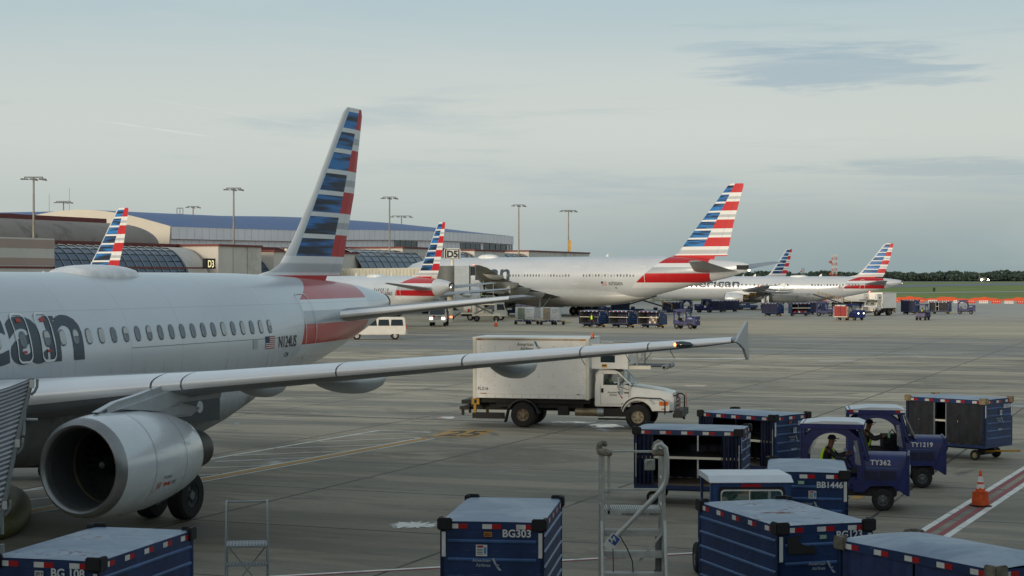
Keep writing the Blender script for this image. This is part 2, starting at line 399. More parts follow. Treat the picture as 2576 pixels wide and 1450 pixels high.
# ------------------------------------------------------------------ ground
def ground_mat():
    m, nt, b = newmat('apron concrete'); ge = nt.nodes.new('ShaderNodeNewGeometry'); x, y, z = sep(nt, ge.outputs['Position'])
    ca, sa = math.cos(R(21.5)), math.sin(R(21.5))
    p = x * ca - y * sa; n = x * sa + y * ca
    pos = comb(nt, p, n, 0)
    streak = comb(nt, p * .12, n * .8, 0)
    s1 = noise(nt, streak, .35, 7, .65, .5); s2 = noise(nt, comb(nt, p * .5, n * 2.2, 0), .5, 7, .7, .6)
    s3 = noise(nt, pos, 9, 5, .7); big = noise(nt, pos, .05, 4, .6, .5)
    base = mixc(nt, smooth(big, .35, .65), hexc('b4a890'), hexc('cabca2'))
    base = mixc(nt, smooth(s1, .45, .60) * .85, base, hexc('7b7564'))
    base = mixc(nt, smooth(s2, .5, .70) * .55, base, hexc('dccba8'))
    base = mixc(nt, (1 - smooth(s2, .30, .45)) * .8, base, hexc('585448'))
    base = mixc(nt, smooth(s3, .3, .75) * .3, base, hexc('7a7566'))
    # slabs of slightly different age
    sp = ((p + 14.8) / 7.45).floor(); sn = ((n - 35.9) / 6.55).floor()
    wn = nt.nodes.new('ShaderNodeTexWhiteNoise'); wn.noise_dimensions = '2D'; nt.links.new(comb(nt, sp, sn, 0), wn.inputs[0])
    base = mixc(nt, E(nt, wn.outputs[0]) * .32, base, hexc('857e6e'))
    sk = noise(nt, comb(nt, p * .05, n * 3.2, 7), 1, 6, .72, .3); base = mixc(nt, smooth(sk, .56, .66) * .32, base, hexc('4a4841')); base = mixc(nt, smooth(sk, .30, .40) * -.35 + .35, base, hexc('cfc3a8'))
    # lanes of differing pavement far out
    far = smooth(n, 128, 129.5) * (1 - smooth(n, 163, 172))
    base = mixc(nt, far * smooth(s1, .3, .6) * .9, base, hexc('777875'))
    tan = smooth(n, 172, 182) * (1 - smooth(n, 215, 240))
    base = mixc(nt, tan * .6, base, hexc('bdb093'))
    f2 = smooth(n, 200, 300); base = mixc(nt, f2 * .75, base, hexc('aeaca3'))
    f3 = noise(nt, comb(nt, p * .02, n * .22, 0), 1, 5, .6); base = mixc(nt, f3.max(0) * 0 + smooth(f3, .5, .65) * .35, base, hexc('7b7b74'))
    # foreground shade painted into the concrete, mottled, over the near stand
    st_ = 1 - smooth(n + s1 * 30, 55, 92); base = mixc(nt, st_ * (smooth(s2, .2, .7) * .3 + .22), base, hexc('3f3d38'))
    # joints, tar-filled
    def line(c, step, off, w):
        d = (((c - off) / step + .5).fract() - .5).abs() * step
        return 1 - smooth(d, w * .4, w)
    wob = s3 * .05
    jn = line(n + wob, 6.55, 35.93, .06).max(line(p + wob, 7.45, -14.8, .06)) * (1 - smooth(n, 140, 220) * .8)
    base = mixc(nt, jn * .95 * smooth(noise(nt, pos, .4, 2), .2, .45), base, hexc('2e2f2e'))
    # damp and oil stains
    oil = noise(nt, comb(nt, p * .6, n * .6, 4), .33, 6, .62, 1.2)
    om = smooth(oil, .6, .72) * (1 - smooth(n, 90, 160))
    base = mixc(nt, om * .8, base, hexc('37363400'[:6]))
    b2_ = noise(nt, comb(nt, p * .22, n * .5, 2), .55, 7, .72, 1.0); base = mixc(nt, smooth(b2_, .50, .60) * .6 * (1 - smooth(n, 130, 200)), base, hexc('666052'))
    cr = noise(nt, pos, .8, 9, .75, 2.); crack = (1 - smooth((cr - .5).abs(), .0, .006)) * .35 * (1 - smooth(n, 60, 90))
    base = mixc(nt, crack, base, hexc('3c3c3a'))
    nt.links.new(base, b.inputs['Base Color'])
    rg = .78 - om * .42 - smooth(s1, .5, .65) * .14 - far * .1
    nt.links.new(rg.s, b.inputs['Roughness']); b.inputs['Specular IOR Level'].default_value = .5
    bn = nt.nodes.new('ShaderNodeBump'); bn.inputs['Strength'].default_value = .25; bn.inputs['Distance'].default_value = .01
    hgt = s3 * .6 - jn * 1.2; nt.links.new(hgt.s, bn.inputs['Height']); nt.links.new(bn.outputs[0], b.inputs['Normal'])
    return m
def sheet(name, pts, m, z, **k):
    mb = MB(); mb.add([(q[0], q[1], z) for q in pts], [tuple(range(len(pts)))], m)
    return tag(mb.build(name), **k)
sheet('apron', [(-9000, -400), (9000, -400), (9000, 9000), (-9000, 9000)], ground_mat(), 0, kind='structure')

def grassm(name, a, b2, s):
    m, nt, b = newmat(name); ge = nt.nodes.new('ShaderNodeNewGeometry'); x, y, z = sep(nt, ge.outputs['Position'])
    n1 = noise(nt, comb(nt, x * .3, y * .05, 0), s, 5, .6); n2 = noise(nt, ge.outputs['Position'], .9, 4, .7)
    c = mixc(nt, smooth(n1, .35, .65), hexc(a), hexc(b2)); c = mixc(nt, smooth(n2, .4, .7) * .3, c, hexc('3d4a24'))
    nt.links.new(c, b.inputs['Base Color']); b.inputs['Roughness'].default_value = .95; return m
gm = grassm('airfield grass', '778a34', '63762e', .2); gm2 = grassm('far airfield grass', '6c7a3c', '5d6c36', .1)
tarm = mat('taxiway asphalt', '6a7074', .8, var=.1, vs=.05)
paths = mat('service road', '8e9489', .8, var=.08, vs=.1)
def quadY(name, y0a, y1a, y0b, y1b, m, z, x0=-60, x1=2600, **k):
    return sheet(name, [(x0, y0a), (x1, y0b), (x1, y1b), (x0, y1a)], m, z, **k)
def Dv(v): return F_ * HC / (v - YH)
sheet('grass_field', [(-500, Dv(757.5)), (60, Dv(757.5)), (130, Dv(756)), (2600, 440), (6000, 8000), (-2500, 8000)], gm, .02, kind='structure')
# the service road and taxiways rise slightly to the right in the picture: they run obliquely
def band(name, vl, vr, m, z, th_l, th_r):
    """strip whose near edge is seen at picture heights vl (u=2230) and vr (u=2576), th = seen thickness"""
    P = [G(2000, vl + (vl - vr) * .66), G(2760, vr - (vl - vr) * .53), G(2760, vr - (vl - vr) * .53 - th_r), G(2000, vl + (vl - vr) * .66 - th_l)]
    return sheet(name, P, m, z, kind='structure')
band('service_road', 739, 735.5, paths, .06, 2.6, 2.6)
band('taxiway', 724, 717.5, tarm, .06, 7, 5.5)
band('runway', 710.6, 708.8, tarm, .06, 2.6, 1.6)

# ------------------------------------------------------------------ painted markings
pw = mat('worn white paint', 'dadad2', .7, var=.1, vs=2, dirt='807e78', dirt_s=2.5, dirt_a=.8)
py_ = mat('worn yellow paint', 'b88e46', .7, var=.15, vs=2, dirt='746c58', dirt_s=2, dirt_a=.8)
pr_ = mat('worn red paint', '8f4246', .75, var=.12, vs=2, dirt='6c6660', dirt_s=2.2, dirt_a=.8)
def strip(mb, a, b, w, m, z=.004, jag=0):
    a, b = Vector((a[0], a[1], 0)), Vector((b[0], b[1], 0)); d = (b - a).normalized(); n = Vector((-d.y, d.x, 0)) * w / 2
    mb.add([(a + n) + Vector((0, 0, z)), (b + n) + Vector((0, 0, z)), (b - n) + Vector((0, 0, z)), (a - n) + Vector((0, 0, z))], [(0, 1, 2, 3)], m)
# lead-in line: yellow with white borders
mb = MB(); A, B = G(509, 1207.6), G(1075, 1103.2); d = (B - A).normalized(); A0 = A - d * 18
strip(mb, A0, B, .34, py_, .008); nrm = Vector((-d.y, d.x, 0))
for s in (-1, 1): strip(mb, A0 + nrm * s * .27, B + nrm * s * .27, .12, pw, .004)
tag(mb.build('lead_in_line'), kind='structure')
mb = MB()
C = [G(549, 1152), G(956, 1083), G(1083.6, 1087.5)]; dd = (C[1] - C[0]).normalized()
strip(mb, C[0] - dd * 22, C[1], .16, pw); strip(mb, C[1] + Vector((.05, 0, 0)), C[2], .14, pw, .0045)
for (a, b2) in [((890, 1095), (1083, 1089)), ((805, 1112), (1060, 1101)), ((696, 1128.5), (980, 1119)), ((590, 1147), (880, 1135)),
                ((540, 1162), (782, 1152)), ((508, 1178), (672, 1172.5)), ((500, 1196), (548, 1193.5)), ((40, 1262), (300, 1232)), ((20, 1240), (250, 1216))]:
    strip(mb, G(*a), G(*b2), .13, pw, .0055)
tag(mb.build('hatched_marking'), kind='structure')
# yellow stand block with dark figures, read from the terminal side
mb = MB(); q = [G(1080, 1099), G(1135, 1082), G(1247, 1083), G(1195, 1101.5)]
mb.add([(v.x, v.y, .0042) for v in q], [(0, 1, 2, 3)], py_)
vs, fs = text_mesh('25', 1, .02); wx = max(v.x for v in vs); hy = max(v.y for v in vs)
pd = mat('dark worn paint', '4a4840', .75, var=.2)
def bil(u, v):
    a = q[0].lerp(q[3], u); b3 = q[1].lerp(q[2], u); r = a.lerp(b3, v); return (r.x, r.y, .009)
mb.add([bil(.12 + .8 * v.x / wx, .12 + .75 * v.y / hy) for v in vs], fs, pd)
tag(mb.build('stand_marking'), kind='structure')
mb = MB(); strip(mb, G(2150, 1257), G(2164, 1247), .3, py_, .0046); tag(mb.build('yellow_marking'), kind='structure')
# restricted-area line: white, red, gap, red, white
mb = MB(); A, B = G(2352, 1345), G(2576, 1200); d = (B - A).normalized(); nrm = Vector((-d.y, d.x, 0)); E0 = B + d * 30
for off, w, m in ((.36, .16, pw), (.19, .14, pr_), (-.13, .14, pr_), (-.32, .17, pw)):
    strip(mb, A + nrm * off - d * .3, E0 + nrm * off, w, m)
A2, B2 = G(640, 1454), G(1760, 1391.5); d2 = (B2 - A2).normalized(); n2_ = Vector((-d2.y, d2.x, 0))
J = B2 + d2 * 5.6
strip(mb, A2 - d2 * 14, J, .13, pw, .0058); strip(mb, A2 - d2 * 14 - n2_ * .12, J - n2_ * .12, .1, pr_, .0058)
tag(mb.build('restricted_area_line'), kind='structure')
# trench drain and long joint lines, plus distant lines
mb = MB(); a, b2 = G(180, 1017), G(2576, 1113)
strip(mb, G(430, 1034), G(1760, 1078.5), .28, mat('drain grate', '3b3d3d', .6, var=.3, vs=20), .004); strip(mb, G(430, 1032.6), G(1210, 1050), .07, pw, .008); strip(mb, G(1260, 1057), G(1700, 1072), .05, pw, .008)
tag(mb.build('trench_drain'), kind='structure')
mb = MB()
for a, b2, w in [((1120, 1012), (1250, 1017.5), .12), ((600, 1003), (720, 1006.5), .16), ((1640, 903), (1890, 903.2), 1.0), ((1960, 902), (2200, 901), .5),
                 ((2060, 909), (2150, 908), .6), ((2240, 897), (2330, 896.4), .4), ((1890, 886), (2420, 890), .35), ((930, 884), (1090, 882), .25), ((560, 869), (905, 868), .3), ((1130, 900), (1190, 901), .25),
                 ((1290, 818), (1460, 824), .15), ((880, 862), (1180, 864), .2), ((2000, 830), (2300, 838), .4)]:
    strip(mb, G(*a), G(*b2), w, pw)
tag(mb.build('distant_white_lines'), kind='structure')
mb = MB()
for a, b2, w in [((1170, 845), (1230, 846), .8), ((1290, 838), (1330, 838), .8), ((2090, 808), (2150, 808), 1.2), ((1850, 812), (1900, 812), 1.2)]:
    strip(mb, G(*a), G(*b2), w, py_)
tag(mb.build('distant_yellow_lines'), kind='structure')
# puddles: soft irregular edges from noise
def wetmat():
    m, nt, b = newmat('standing water'); tc = nt.nodes.new('ShaderNodeTexCoord'); x, y, z = sep(nt, tc.outputs['Object']); ge = nt.nodes.new('ShaderNodeNewGeometry'); px, py, pz = sep(nt, ge.outputs['Position'])
    r = (x * x + y * y).pow(.5); n = noise(nt, comb(nt, px * 1.0, py * .5, 0), 2.6, 7, .7, .8)
    a = smooth(n + (1 - r) * .5, .68, .84) * .9
    nt.links.new(a.s, b.inputs['Alpha']); b.inputs['Base Color'].default_value = (.05, .055, .06, 1); b.inputs['Roughness'].default_value = .04; b.inputs['Specular IOR Level'].default_value = .9
    return m
wet = wetmat()
for cu, cv_, ru, rv in [(1040, 1322, 95, 16), (1520, 1072, 80, 10), (1440, 1063, 90, 4), (700, 964, 60, 5), (1750, 972, 60, 3), (1120, 1052, 60, 5)]:
    c = G(cu, cv_); w = ru / (F_ / c.y); h_ = abs(G(cu, cv_ - rv).y - G(cu, cv_ + rv).y) / 2
    mb = MB(); mb.add([(-1.3, -1.3, 0), (1.3, -1.3, 0), (1.3, 1.3, 0), (-1.3, 1.3, 0)], [(0, 1, 2, 3)], wet); o = tag(mb.build('puddle', loc=(c.x, c.y, .012)), kind='structure'); o.scale = (w, h_, 1)

# ------------------------------------------------------------------ far wood
fol = [mat('foliage dark', '303f37', .9, var=.3, vs=.1), mat('foliage mid', '37483c', .9, var=.3, vs=.1), mat('foliage light', '405244', .9, var=.3, vs=.1)]  # a little distance haze is mixed into these leaf colours
def blob_faces(mb, c, rx, rz, rnd, n, fm, leaf):
    for k in range(n):
        th = rnd.random() * 2 * math.pi; ph = math.acos(rnd.uniform(-.5, 1)); rr = rnd.uniform(.72, 1.06)
        d = Vector((math.cos(th) * math.sin(ph) * rx, math.sin(th) * math.sin(ph) * rx, math.cos(ph) * rz)) * rr
        p = Vector(c) + d; u = Vector((rnd.gauss(0, 1), rnd.gauss(0, 1), rnd.gauss(0, 1))).normalized(); w = u.orthogonal().normalized()
        l = leaf * rnd.uniform(.6, 1.3)
        mb.add([p - u * l, p + w * l * .8, p + u * l, p - w * l * .8], [(0, 1, 2, 3)], fm[min(2, int(rnd.random() * 3))])
rnd = random.Random(5); mb = MB()
for row, (D, n, hh) in enumerate(((2250, 330, 9), (2330, 330, 11), (2420, 330, 12.5))):
    for i in range(n):
        u = 1560 + 1400 * (i + rnd.random()) / n
        X = (u - 1288) / F_ * D; h_ = hh * (.66 + .36 * math.sin(u * .021 + row) ** 2 + rnd.uniform(-.1, .16)) 
        if u > 2380: h_ *= 1.08
        r_ = rnd.uniform(3.6, 6.5)
        blob_faces(mb, (X, D + rnd.uniform(-25, 25), h_ - r_ * .75), r_, r_ * .8, rnd, 60, fol, 1.5)
        if row == 0: blob_faces(mb, (X, D - 10, 4), r_ * 1.1, 5, rnd, 26, fol, 1.8)
    x0, x1 = (1560 - 1288) / F_ * D, (2960 - 1288) / F_ * D
    mb.bb(x0, x1, D + 5, D + 20, -1, hh * .5, fol[0])
tag(mb.build('far_wood'), kind='stuff', label='dark green wood along the horizon beyond the airfield', cat='trees')
# ------------------------------------------------------------------ terminal, in a frame running along the concourse
WD = Vector((.3714, .9285, 0)); WO = Vector((-68, 165, 0)); WRZ = math.atan2(WD.y, WD.x)
def tu(u, off=0):                            # distance along the wall (set back by off metres) of picture column u
    k = (u - 1288) / F_; n = Vector((-WD.y, WD.x, 0)); O = WO + n * off
    return (k * O.y - O.x) / (WD.x - k * WD.y)
def Du(u, off=0): return (WO + Vector((-WD.y, WD.x, 0)) * off + WD * tu(u, off)).y
def zv(u, v, off=0): return HC - (v - YH) * Du(u, off) / F_
panel = mat('white metal panel', 'f0f3f4', .5, var=.04, vs=.3)
beige = mat('beige concrete panel', 'cbc6bd', .8, var=.07, vs=.2, dirt='6f6a62', dirt_s=.15, dirt_a=.5)
pink = mat('pinkish concrete', 'ab968b', .8, var=.06, vs=.2)
redtrim = mat('dark red trim', '6b2a26', .6, var=.1, vs=.5)
blueroof = mat('blue metal roof', '2f558f', .45, var=.1, vs=.1)
vault = mat('weathered concrete vault', '8d867e', .85, var=.12, vs=.12, dirt='46423e', dirt_s=.3, dirt_a=.6)
gl = mat('blue tinted glazing', '24405a', .16, var=.25, vs=.25, coat=.4)
rib = mat('pale mullion', '9aa1a5', .5, var=.05)
darkg = mat('dark glazing', '16242f', .15, var=.2, vs=.3, coat=.4)
def wall_thing(name, label, cat): return thing(name, label, cat, WO, WRZ)
# local: x along the wall (away), -y towards the apron
T = wall_thing('terminal_concourse', 'long beige concourse with curved blue glazing and dark red roof trim behind the parked aircraft', 'airport terminal')
def qprof(r_h, depth, n=9, z0=0, h=9.3, y0=0):    # quarter vault profile from the foot out front up to the wall head
    pts = []
    for k in range(n + 1):
        a = math.pi / 2 * k / n; pts.append((y0 - depth * math.cos(a) ** .9, z0 + h * math.sin(a)))
    return pts
def vaultseg(t0, t1, h, depth, z0=0, endcap=True, name='glazed_vault', capm=None, nrib=None, hrows=8):
    pr = qprof(0, depth, 10, z0, h); mb = MB()
    rings = [[Vector((t, y, z)) for y, z in pr] for t in (t0, t1)]
    mb.loft(rings, gl, caps=False, closed=False)
    o = mb.build(name, T)
    rb = MB(); L = t1 - t0; nr = nrib or max(2, int(L / 2.6))
    for i in range(nr + 1):
        t = t0 + L * i / nr
        rb.tube([Vector((t, y - .05, z + .04)) for y, z in pr], .055, rib, 5)
    for k in range(1, 10):
        y, z = pr[k]; rb.cyl((t0, y - .03, z + .02), (t1, y - .03, z + .02), .05, darkg, 4)
    rb.build('glazing_ribs', o)
    if endcap:
        cp = MB(); pts = [(y, z) for y, z in pr] + [(0.3, z0)]
        cp.prism(pts, t1, t1 + .3, capm or darkg, 'x'); cp.build('vault_end', T)
    # red band low on the glass
    return o
def block(t0, t1, z1, y0=-2.4, m=beige, trim=True, name='wall_block', seams=3):
    mb = MB(); mb.bb(t0, t1, y0, 14, 0, z1, m); o = mb.build(name, T)
    if trim:
        tm = MB(); tm.bb(t0 - .15, t1 + .15, y0 - .2, 14, z1, z1 + .28, redtrim); tm.build('roof_trim', T)
    for k in range(1, seams):
        sm = MB(); t = t0 + (t1 - t0) * k / seams; sm.bb(t - .04, t + .04, y0 - .02, y0 + .1, 0, z1, mat('panel seam', '6f6b64', .8)); sm.build('panel_seam', o)
    return o
H1 = 9.5
mb = MB(); mb.bb(tu(-400), tu(1700), 1, 14, 0, H1 + .1, beige); mb.build('wall', T)
mb = MB(); mb.bb(tu(-400), tu(1456), .7, 14, H1 + .1, H1 + .5, redtrim); mb.build('roof_trim', T)
blk = block(tu(-400), tu(72), zv(30, 600), y0=-3.5, m=beige, trim=False)
mb = MB(); mb.bb(tu(-400), tu(72), -3.56, -3.4, zv(30, 625), zv(30, 604), pink); mb.bb(tu(-400), tu(72), -3.55, -3.4, zv(30, 668), zv(30, 650), pink); mb.bb(tu(-400), tu(72), -3.58, -3.4, zv(30, 676), zv(30, 671), redtrim); mb.build('coloured_band', blk)
vaultseg(tu(72), tu(405), H1, 5, endcap=False, nrib=15)
# beige quarter-round end bay with the gate number box
pr = qprof(0, 5.3, 12, 0, H1 + .05); mb = MB(); mb.loft([[Vector((t, y, z)) for y, z in pr] for t in (tu(405), tu(452))], beige, caps=False, closed=False)
mb.prism(pr + [(.3, 0)], tu(452), tu(452) + .25, beige, 'x'); eb = mb.build('curved_bay', T, smooth=30)
mb = MB(); t0 = tu(431); mb.box((t0, -5.6, zv(440, 664)), (2.3, .5, 1.3), black); sg = mb.build('gate_sign', T)
lettering('gate_number', 'D3', 1.25, mat('lit amber figures', (1, .85, .45), .4, emit=.8), sg, (t0, -5.87, zv(440, 664) - .45), (1, 0, 0), (0, 0, 1), align='c')
mb = MB(); mb.bb(tu(72), tu(452), -5.42, -5.28, zv(300, 676), zv(300, 672), redtrim); mb.build('red_band', T)
block(tu(462), tu(573), H1 + .2, y0=-5.2)
vaultseg(tu(573), tu(630), H1 - 1, 4.4)
block(tu(632), tu(712), H1 - .3, y0=-3.6)
block(tu(712), tu(862), H1 - .3, y0=-2.6)
vaultseg(tu(855), tu(1022), zv(940, 629), 5.2)
block(tu(992), tu(1100), zv(1040, 627), y0=-1.5)
vaultseg(tu(1100), tu(1205), zv(1150, 634), 4.6)
block(tu(1165), tu(1242), zv(1200, 633), y0=-2.2)
vaultseg(tu(1242), tu(1330), zv(1280, 638), 4.4)
block(tu(1306), tu(1460), zv(1400, 637), y0=-2)
for u, v in ((652, 629), (1205, 650), (1013, 649)):
    mb = MB(); t = tu(u); zc = zv(u, v); mb.cyl((t, -4.2, zc), (t, -3.2, zc + .3), .06, midgrey, 6); mb.lathe([(-.28, .01), (-.2, .2), (0, .26), (.15, .2), (.2, .02)], offwhite, (t, -4.3, zc), 'z', 10); mb.build('security_camera', T, smooth=True)
for u in (632, 667, 700):
    mb = MB(); t = tu(u); mb.box((t, -5.3, 3.2), (3, .3, 4.4), darkg); mb.build('doorway', T)

# left annex with the weathered barrel roof
A_ = wall_thing('terminal_annex', 'weathered grey-brown barrel vault with dark red parapet at the far left of the terminal', 'building')
t0, t1 = tu(-420, 6), tu(340, 6); hz = zv(200, 553, 6) - 10.0
pr = [(3.5 + 7 * (1 - math.sin(math.pi / 2 * k / 12)) * 0 + 6 - 6 * math.cos(math.pi / 2 * k / 12), 9.9 + hz * math.sin(math.pi / 2 * k / 12)) for k in range(13)]
mb = MB(); mb.loft([[Vector((t, y, z)) for y, z in pr] for t in (t0, t1)], vault, caps=False, closed=False)
# rounded right end, a quarter dome
rings = []
for j in range(9):
    a = math.pi / 2 * j / 8; ring = []
    for y, z in pr:
        rr = 9.5 - y; ring.append(Vector((t1 + rr * math.sin(a), 9.5 - rr * math.cos(a), z)))
    rings.append(ring)
mb.loft(rings, vault, caps=False, closed=False); mb.build('barrel_roof', A_, smooth=50)
mb = MB(); mb.bb(t0, t1 - 2, 9, 24, 9.9 + hz - .2, 9.9 + hz + .55, redtrim); mb.build('parapet', A_)
mb = MB(); mb.bb(t0, t1 + 5, 9.6, 20, 9, 9.9 + hz - .3, beige); mb.build('wall', A_)

# upper hall with the blue arched roof
Hh = wall_thing('terminal_hall', 'white panelled hall with long arched blue metal roof above the concourse', 'building')
off = 12; ta, tb = tu(424, off), tu(1352, off); wid = 30.
def ridge(s): return 12.6 + 2.2 * math.sin(math.pi * (.12 + .84 * s)) ** .8
NS = 24; rings = []; eave = []
tt = [ta + (tb - ta) * i / NS for i in range(NS + 1)]
def planoff(i):
    s = i / NS; return 0 if s < .86 else ((s - .86) / .14) ** 2.2 * 9
zs = [zv(u, v, off) for u, v in ((424, 570), (600, 576), (740, 580), (880, 578), (1000, 580), (1110, 583), (1200, 588), (1280, 594), (1360, 601))]
def eavez(i):
    us = (424, 600, 740, 880, 1000, 1110, 1200, 1280, 1360); tus = [tu(q_, off) for q_ in us]; t = tt[i]
    for a in range(len(us) - 1):
        if t <= tus[a + 1] or a == len(us) - 2:
            f = (t - tus[a]) / (tus[a + 1] - tus[a]); return zs[a] + (zs[a + 1] - zs[a]) * min(1, max(0, f))
mb = MB(); rf = MB(); fa = MB(); rows = []
wl0, wl1, fal, fah = [], [], [], []
for i, t in enumerate(tt):
    y = off + planoff(i); ez = eavez(i); rise = 2.3 * max(0., 1 - (i / NS) ** 3) + .25
    rows.append([Vector((t, y - .5 + (wid + 1) * k / 14, ez + rise * math.sin(math.pi * k / 14))) for k in range(15)])
    wl0.append(Vector((t, y, 6))); wl1.append(Vector((t, y, ez)))
    fal.append(Vector((t, y - .45, ez - 1.75))); fah.append(Vector((t, y - .45, ez)))
rf.loft(rows, blueroof, caps=False, closed=False); rf.build('roof', Hh, smooth=50)
mb.loft([wl0, wl1], panel, caps=False, closed=False)
mb.bb(ta, tb - 8, off + 14, off + wid, 6, 12.5, panel); mb.bb(tb - .1, tb, off + 9, off + wid - 1, 6, eavez(NS), panel); mb.build('wall', Hh)
fa.loft([fal, fah], panel, caps=False, closed=False); fa.loft([fal, [p + Vector((0, .5, 0)) for p in fal]], mat('grey soffit', '777b7c', .7), caps=False, closed=False); fa.build('fascia', Hh)  # underside of the fascia in mid grey
gp = [(r_.y, r_.z) for r_ in rows[0]]                # gable end seen at the left
mb = MB(); mb.prism([(off, 6)] + gp + [(off + wid, 6)], ta - .3, ta, mat('gable panel', 'c0bdb2', .6, var=.04, vs=.3), 'x'); mb.build('gable', Hh)  # wall panel colour darkened on this end to offset direct sun
sm = MB(); seam = mat('fine seam', '8e9292', .7)
for i in range(0, NS):
    for f in (0, .33, .66):
        a, b2 = fal[i].lerp(fal[i + 1], f), fah[i].lerp(fah[i + 1], f); a, b2 = a - Vector((0, .03, 0)), b2 - Vector((0, .03, 0)); sm.cyl(a, b2, .012, seam, 3)
        a, b2 = wl0[i].lerp(wl0[i + 1], f), wl1[i].lerp(wl1[i + 1], f); sm.cyl(a - Vector((0, .02, 0)), b2 - Vector((0, .02, 0)), .012, seam, 3)
sm.build('panel_seams', Hh)
for (ua, ub, va, vb) in ((992, 1048, 605, 629), (1158, 1207, 611, 632)):
    mb = MB(); x0, x1 = tu(ua, off), tu(ub, off); z1, z0 = zv(ua, va, off), zv(ua, vb, off); mb.bb(x0, x1, off - .12, off + .1, z0, z1, darkg); w = mb.build('window', Hh)
    for k in range(5):
        x = x0 + (x1 - x0) * k / 4; fr = MB(); fr.bb(x - .06, x + .06, off - .2, off - .13, z0, z1, rib); fr.build('mullion', w)
mb = MB(); fr = MB()
for i in range(19, NS):
    a0, a1 = wl0[i], wl0[i + 1]; z1 = eavez(i) - 1.9; z0 = z1 - 2.0
    o_ = Vector((-.05, -.15, 0)); mb.add([Vector((a0.x, a0.y, z0)) + o_, Vector((a1.x, a1.y, z0)) + o_, Vector((a1.x, a1.y, z1)) + o_, Vector((a0.x, a0.y, z1)) + o_], [(0, 1, 2, 3)], darkg)
    for f in (0, .5): p = a0.lerp(a1, f) + o_ * 1.5; fr.cyl((p.x, p.y, z0), (p.x, p.y, z1), .07, rib, 4)
w = mb.build('corner_window', Hh); fr.build('mullions', w)
# second arched roof further left
B_ = wall_thing('terminal_headhouse', 'distant low arched blue roof with white gable rising over the barrel vault', 'building')
o2 = 40; t0, t1 = tu(95, o2), tu(450, o2); rows = []
for i in range(21):
    t = t0 + (t1 - t0) * i / 20; zt = zv(95 + 355 * i / 20, 0, o2) * 0 + HC + (YH - (533 + 14 * abs(i / 20 - .42) ** 1.5 * 3.2)) * Du(270, o2) / F_
    rows.append([Vector((t, o2 + k * 5, zt + (0 if k else -.5))) for k in range(6)])
mb = MB(); mb.loft(rows, blueroof, caps=False, closed=False); mb.build('roof', B_, smooth=50)
mb = MB(); mb.loft([[Vector((r_[0].x, r_[0].y + .3, 8)) for r_ in rows], [Vector((r_[0].x, r_[0].y + .3, r_[0].z - .15)) for r_ in rows]], panel, caps=False, closed=False); mb.build('wall', B_)
# rooftop frames
for u, v, w_, h_ in ((453, 524, 15, 18), (162, 0, 0, 0)):
    if not w_: continue
    D = Du(u, 25); s_ = D / F_; x0 = at(u, D); z0 = HC + (YH - v - h_) * s_
    f_ = thing('rooftop_frame', 'small open metal frame on the blue roof', 'roof frame', (x0.x, x0.y, z0 - 1))
    mb = MB(); W_, H_ = w_ * s_, h_ * s_ + 1
    for a in (-.5, 0, .5): mb.cyl((a * W_, 0, 0), (a * W_, 0, H_), .06, midgrey, 5)
    for zz in (.1, .55, 1): mb.cyl((-.5 * W_, 0, H_ * zz), (.5 * W_, 0, H_ * zz), .06, midgrey, 5)
    mb.build('frame', f_)

# unseen building around the camera, height and wings shaped to shade the near apron
K = thing('added_shade_terminal', 'unseen concrete terminal behind the viewer, added to shade the near apron', 'building', (0, -3, 0))
mb = MB(); mb.bb(-120, 120, -20, 0, 0, 4.3, beige); mb.bb(-120, 120, -20, 0, 7.6, 12, beige); mb.bb(-120, 120, -20, -.4, 4.3, 7.6, darkg); mb.build('wall', K)  # walls of the added unseen terminal
mb = MB(); mb.bb(-120, 120, -20, 4, 12, 12.5, redtrim); mb.build('roof', K)  # roof of the added unseen terminal
mb = MB(); mb.bb(-75, -46, 0, 40, 0, 9, beige); mb.build('added_shade_wing', K); mb = MB(); mb.bb(48, 75, 0, 40, 0, 9, beige); mb.build('added_shade_wing', K)  # wings added out of view to block sky light from the sides

# ------------------------------------------------------------------ light masts
polem = mat('weathered mast', '8a8478', .6, metal=.2, var=.2, vs=.5)
lampm = mat('floodlight housing', '4b4f52', .5, var=.1)
def mast(u, D, vtop, label, heads=3, both=True, span=2.4, box=False):
    base = at(u, D); z = HC + (YH - vtop) * D / F_
    o = thing('light_mast', label, 'light mast', (base.x, base.y, 0), 0, 'floodlight masts along the terminal')
    mb = MB(); mb.cyl((0, 0, 0), (0, 0, z - .2), .19, polem, 10, .10); mb.build('pole', o, smooth=True)
    mb = MB(); mb.box((0, 0, z - .15), (span, .12, .12), lampm); mb.build('crossarm', o)
    n = heads
    for k in range(n):
        x = -span / 2 + span * k / (n - 1) if n > 1 else 0
        s = -1 if x < 0 else 1
        h_ = MB(); h_.prism([(x - .42, z - .42), (x + .42, z - .55 if s > 0 else z - .42), (x + .3, z - .3), (x - .3, z - .28)], -.35, .35, lampm)
        h_.cyl((x, 0, z - .35), (x, 0, z - .1), .05, lampm, 6); h_.build('floodlight', o)
    if box:
        mb = MB(); mb.box((.25, -.2, z * .62), (.5, .5, 2.2), yellow); mb.build('control_box', o)
    return o
mast(85, 194, 443, 'tall floodlight mast at the far left standing before the glazed concourse', span=2.0)
mast(588, 234, 471, 'tall floodlight mast left of the large striped tail fin', span=1.9)
mast(980, 281, 494, 'floodlight mast just right of the large striped tail fin', span=2.0)
mast(1305, 333, 514, 'floodlight mast in front of the right end of the blue-roofed hall', span=2.1)
mast(1430, 362, 528, 'floodlight mast with yellow box at the right end of the terminal', heads=4, span=3.0, box=True)
mast(160, 300, 505, 'short visible floodlight mast above the left barrel vault', heads=4, span=2.4)
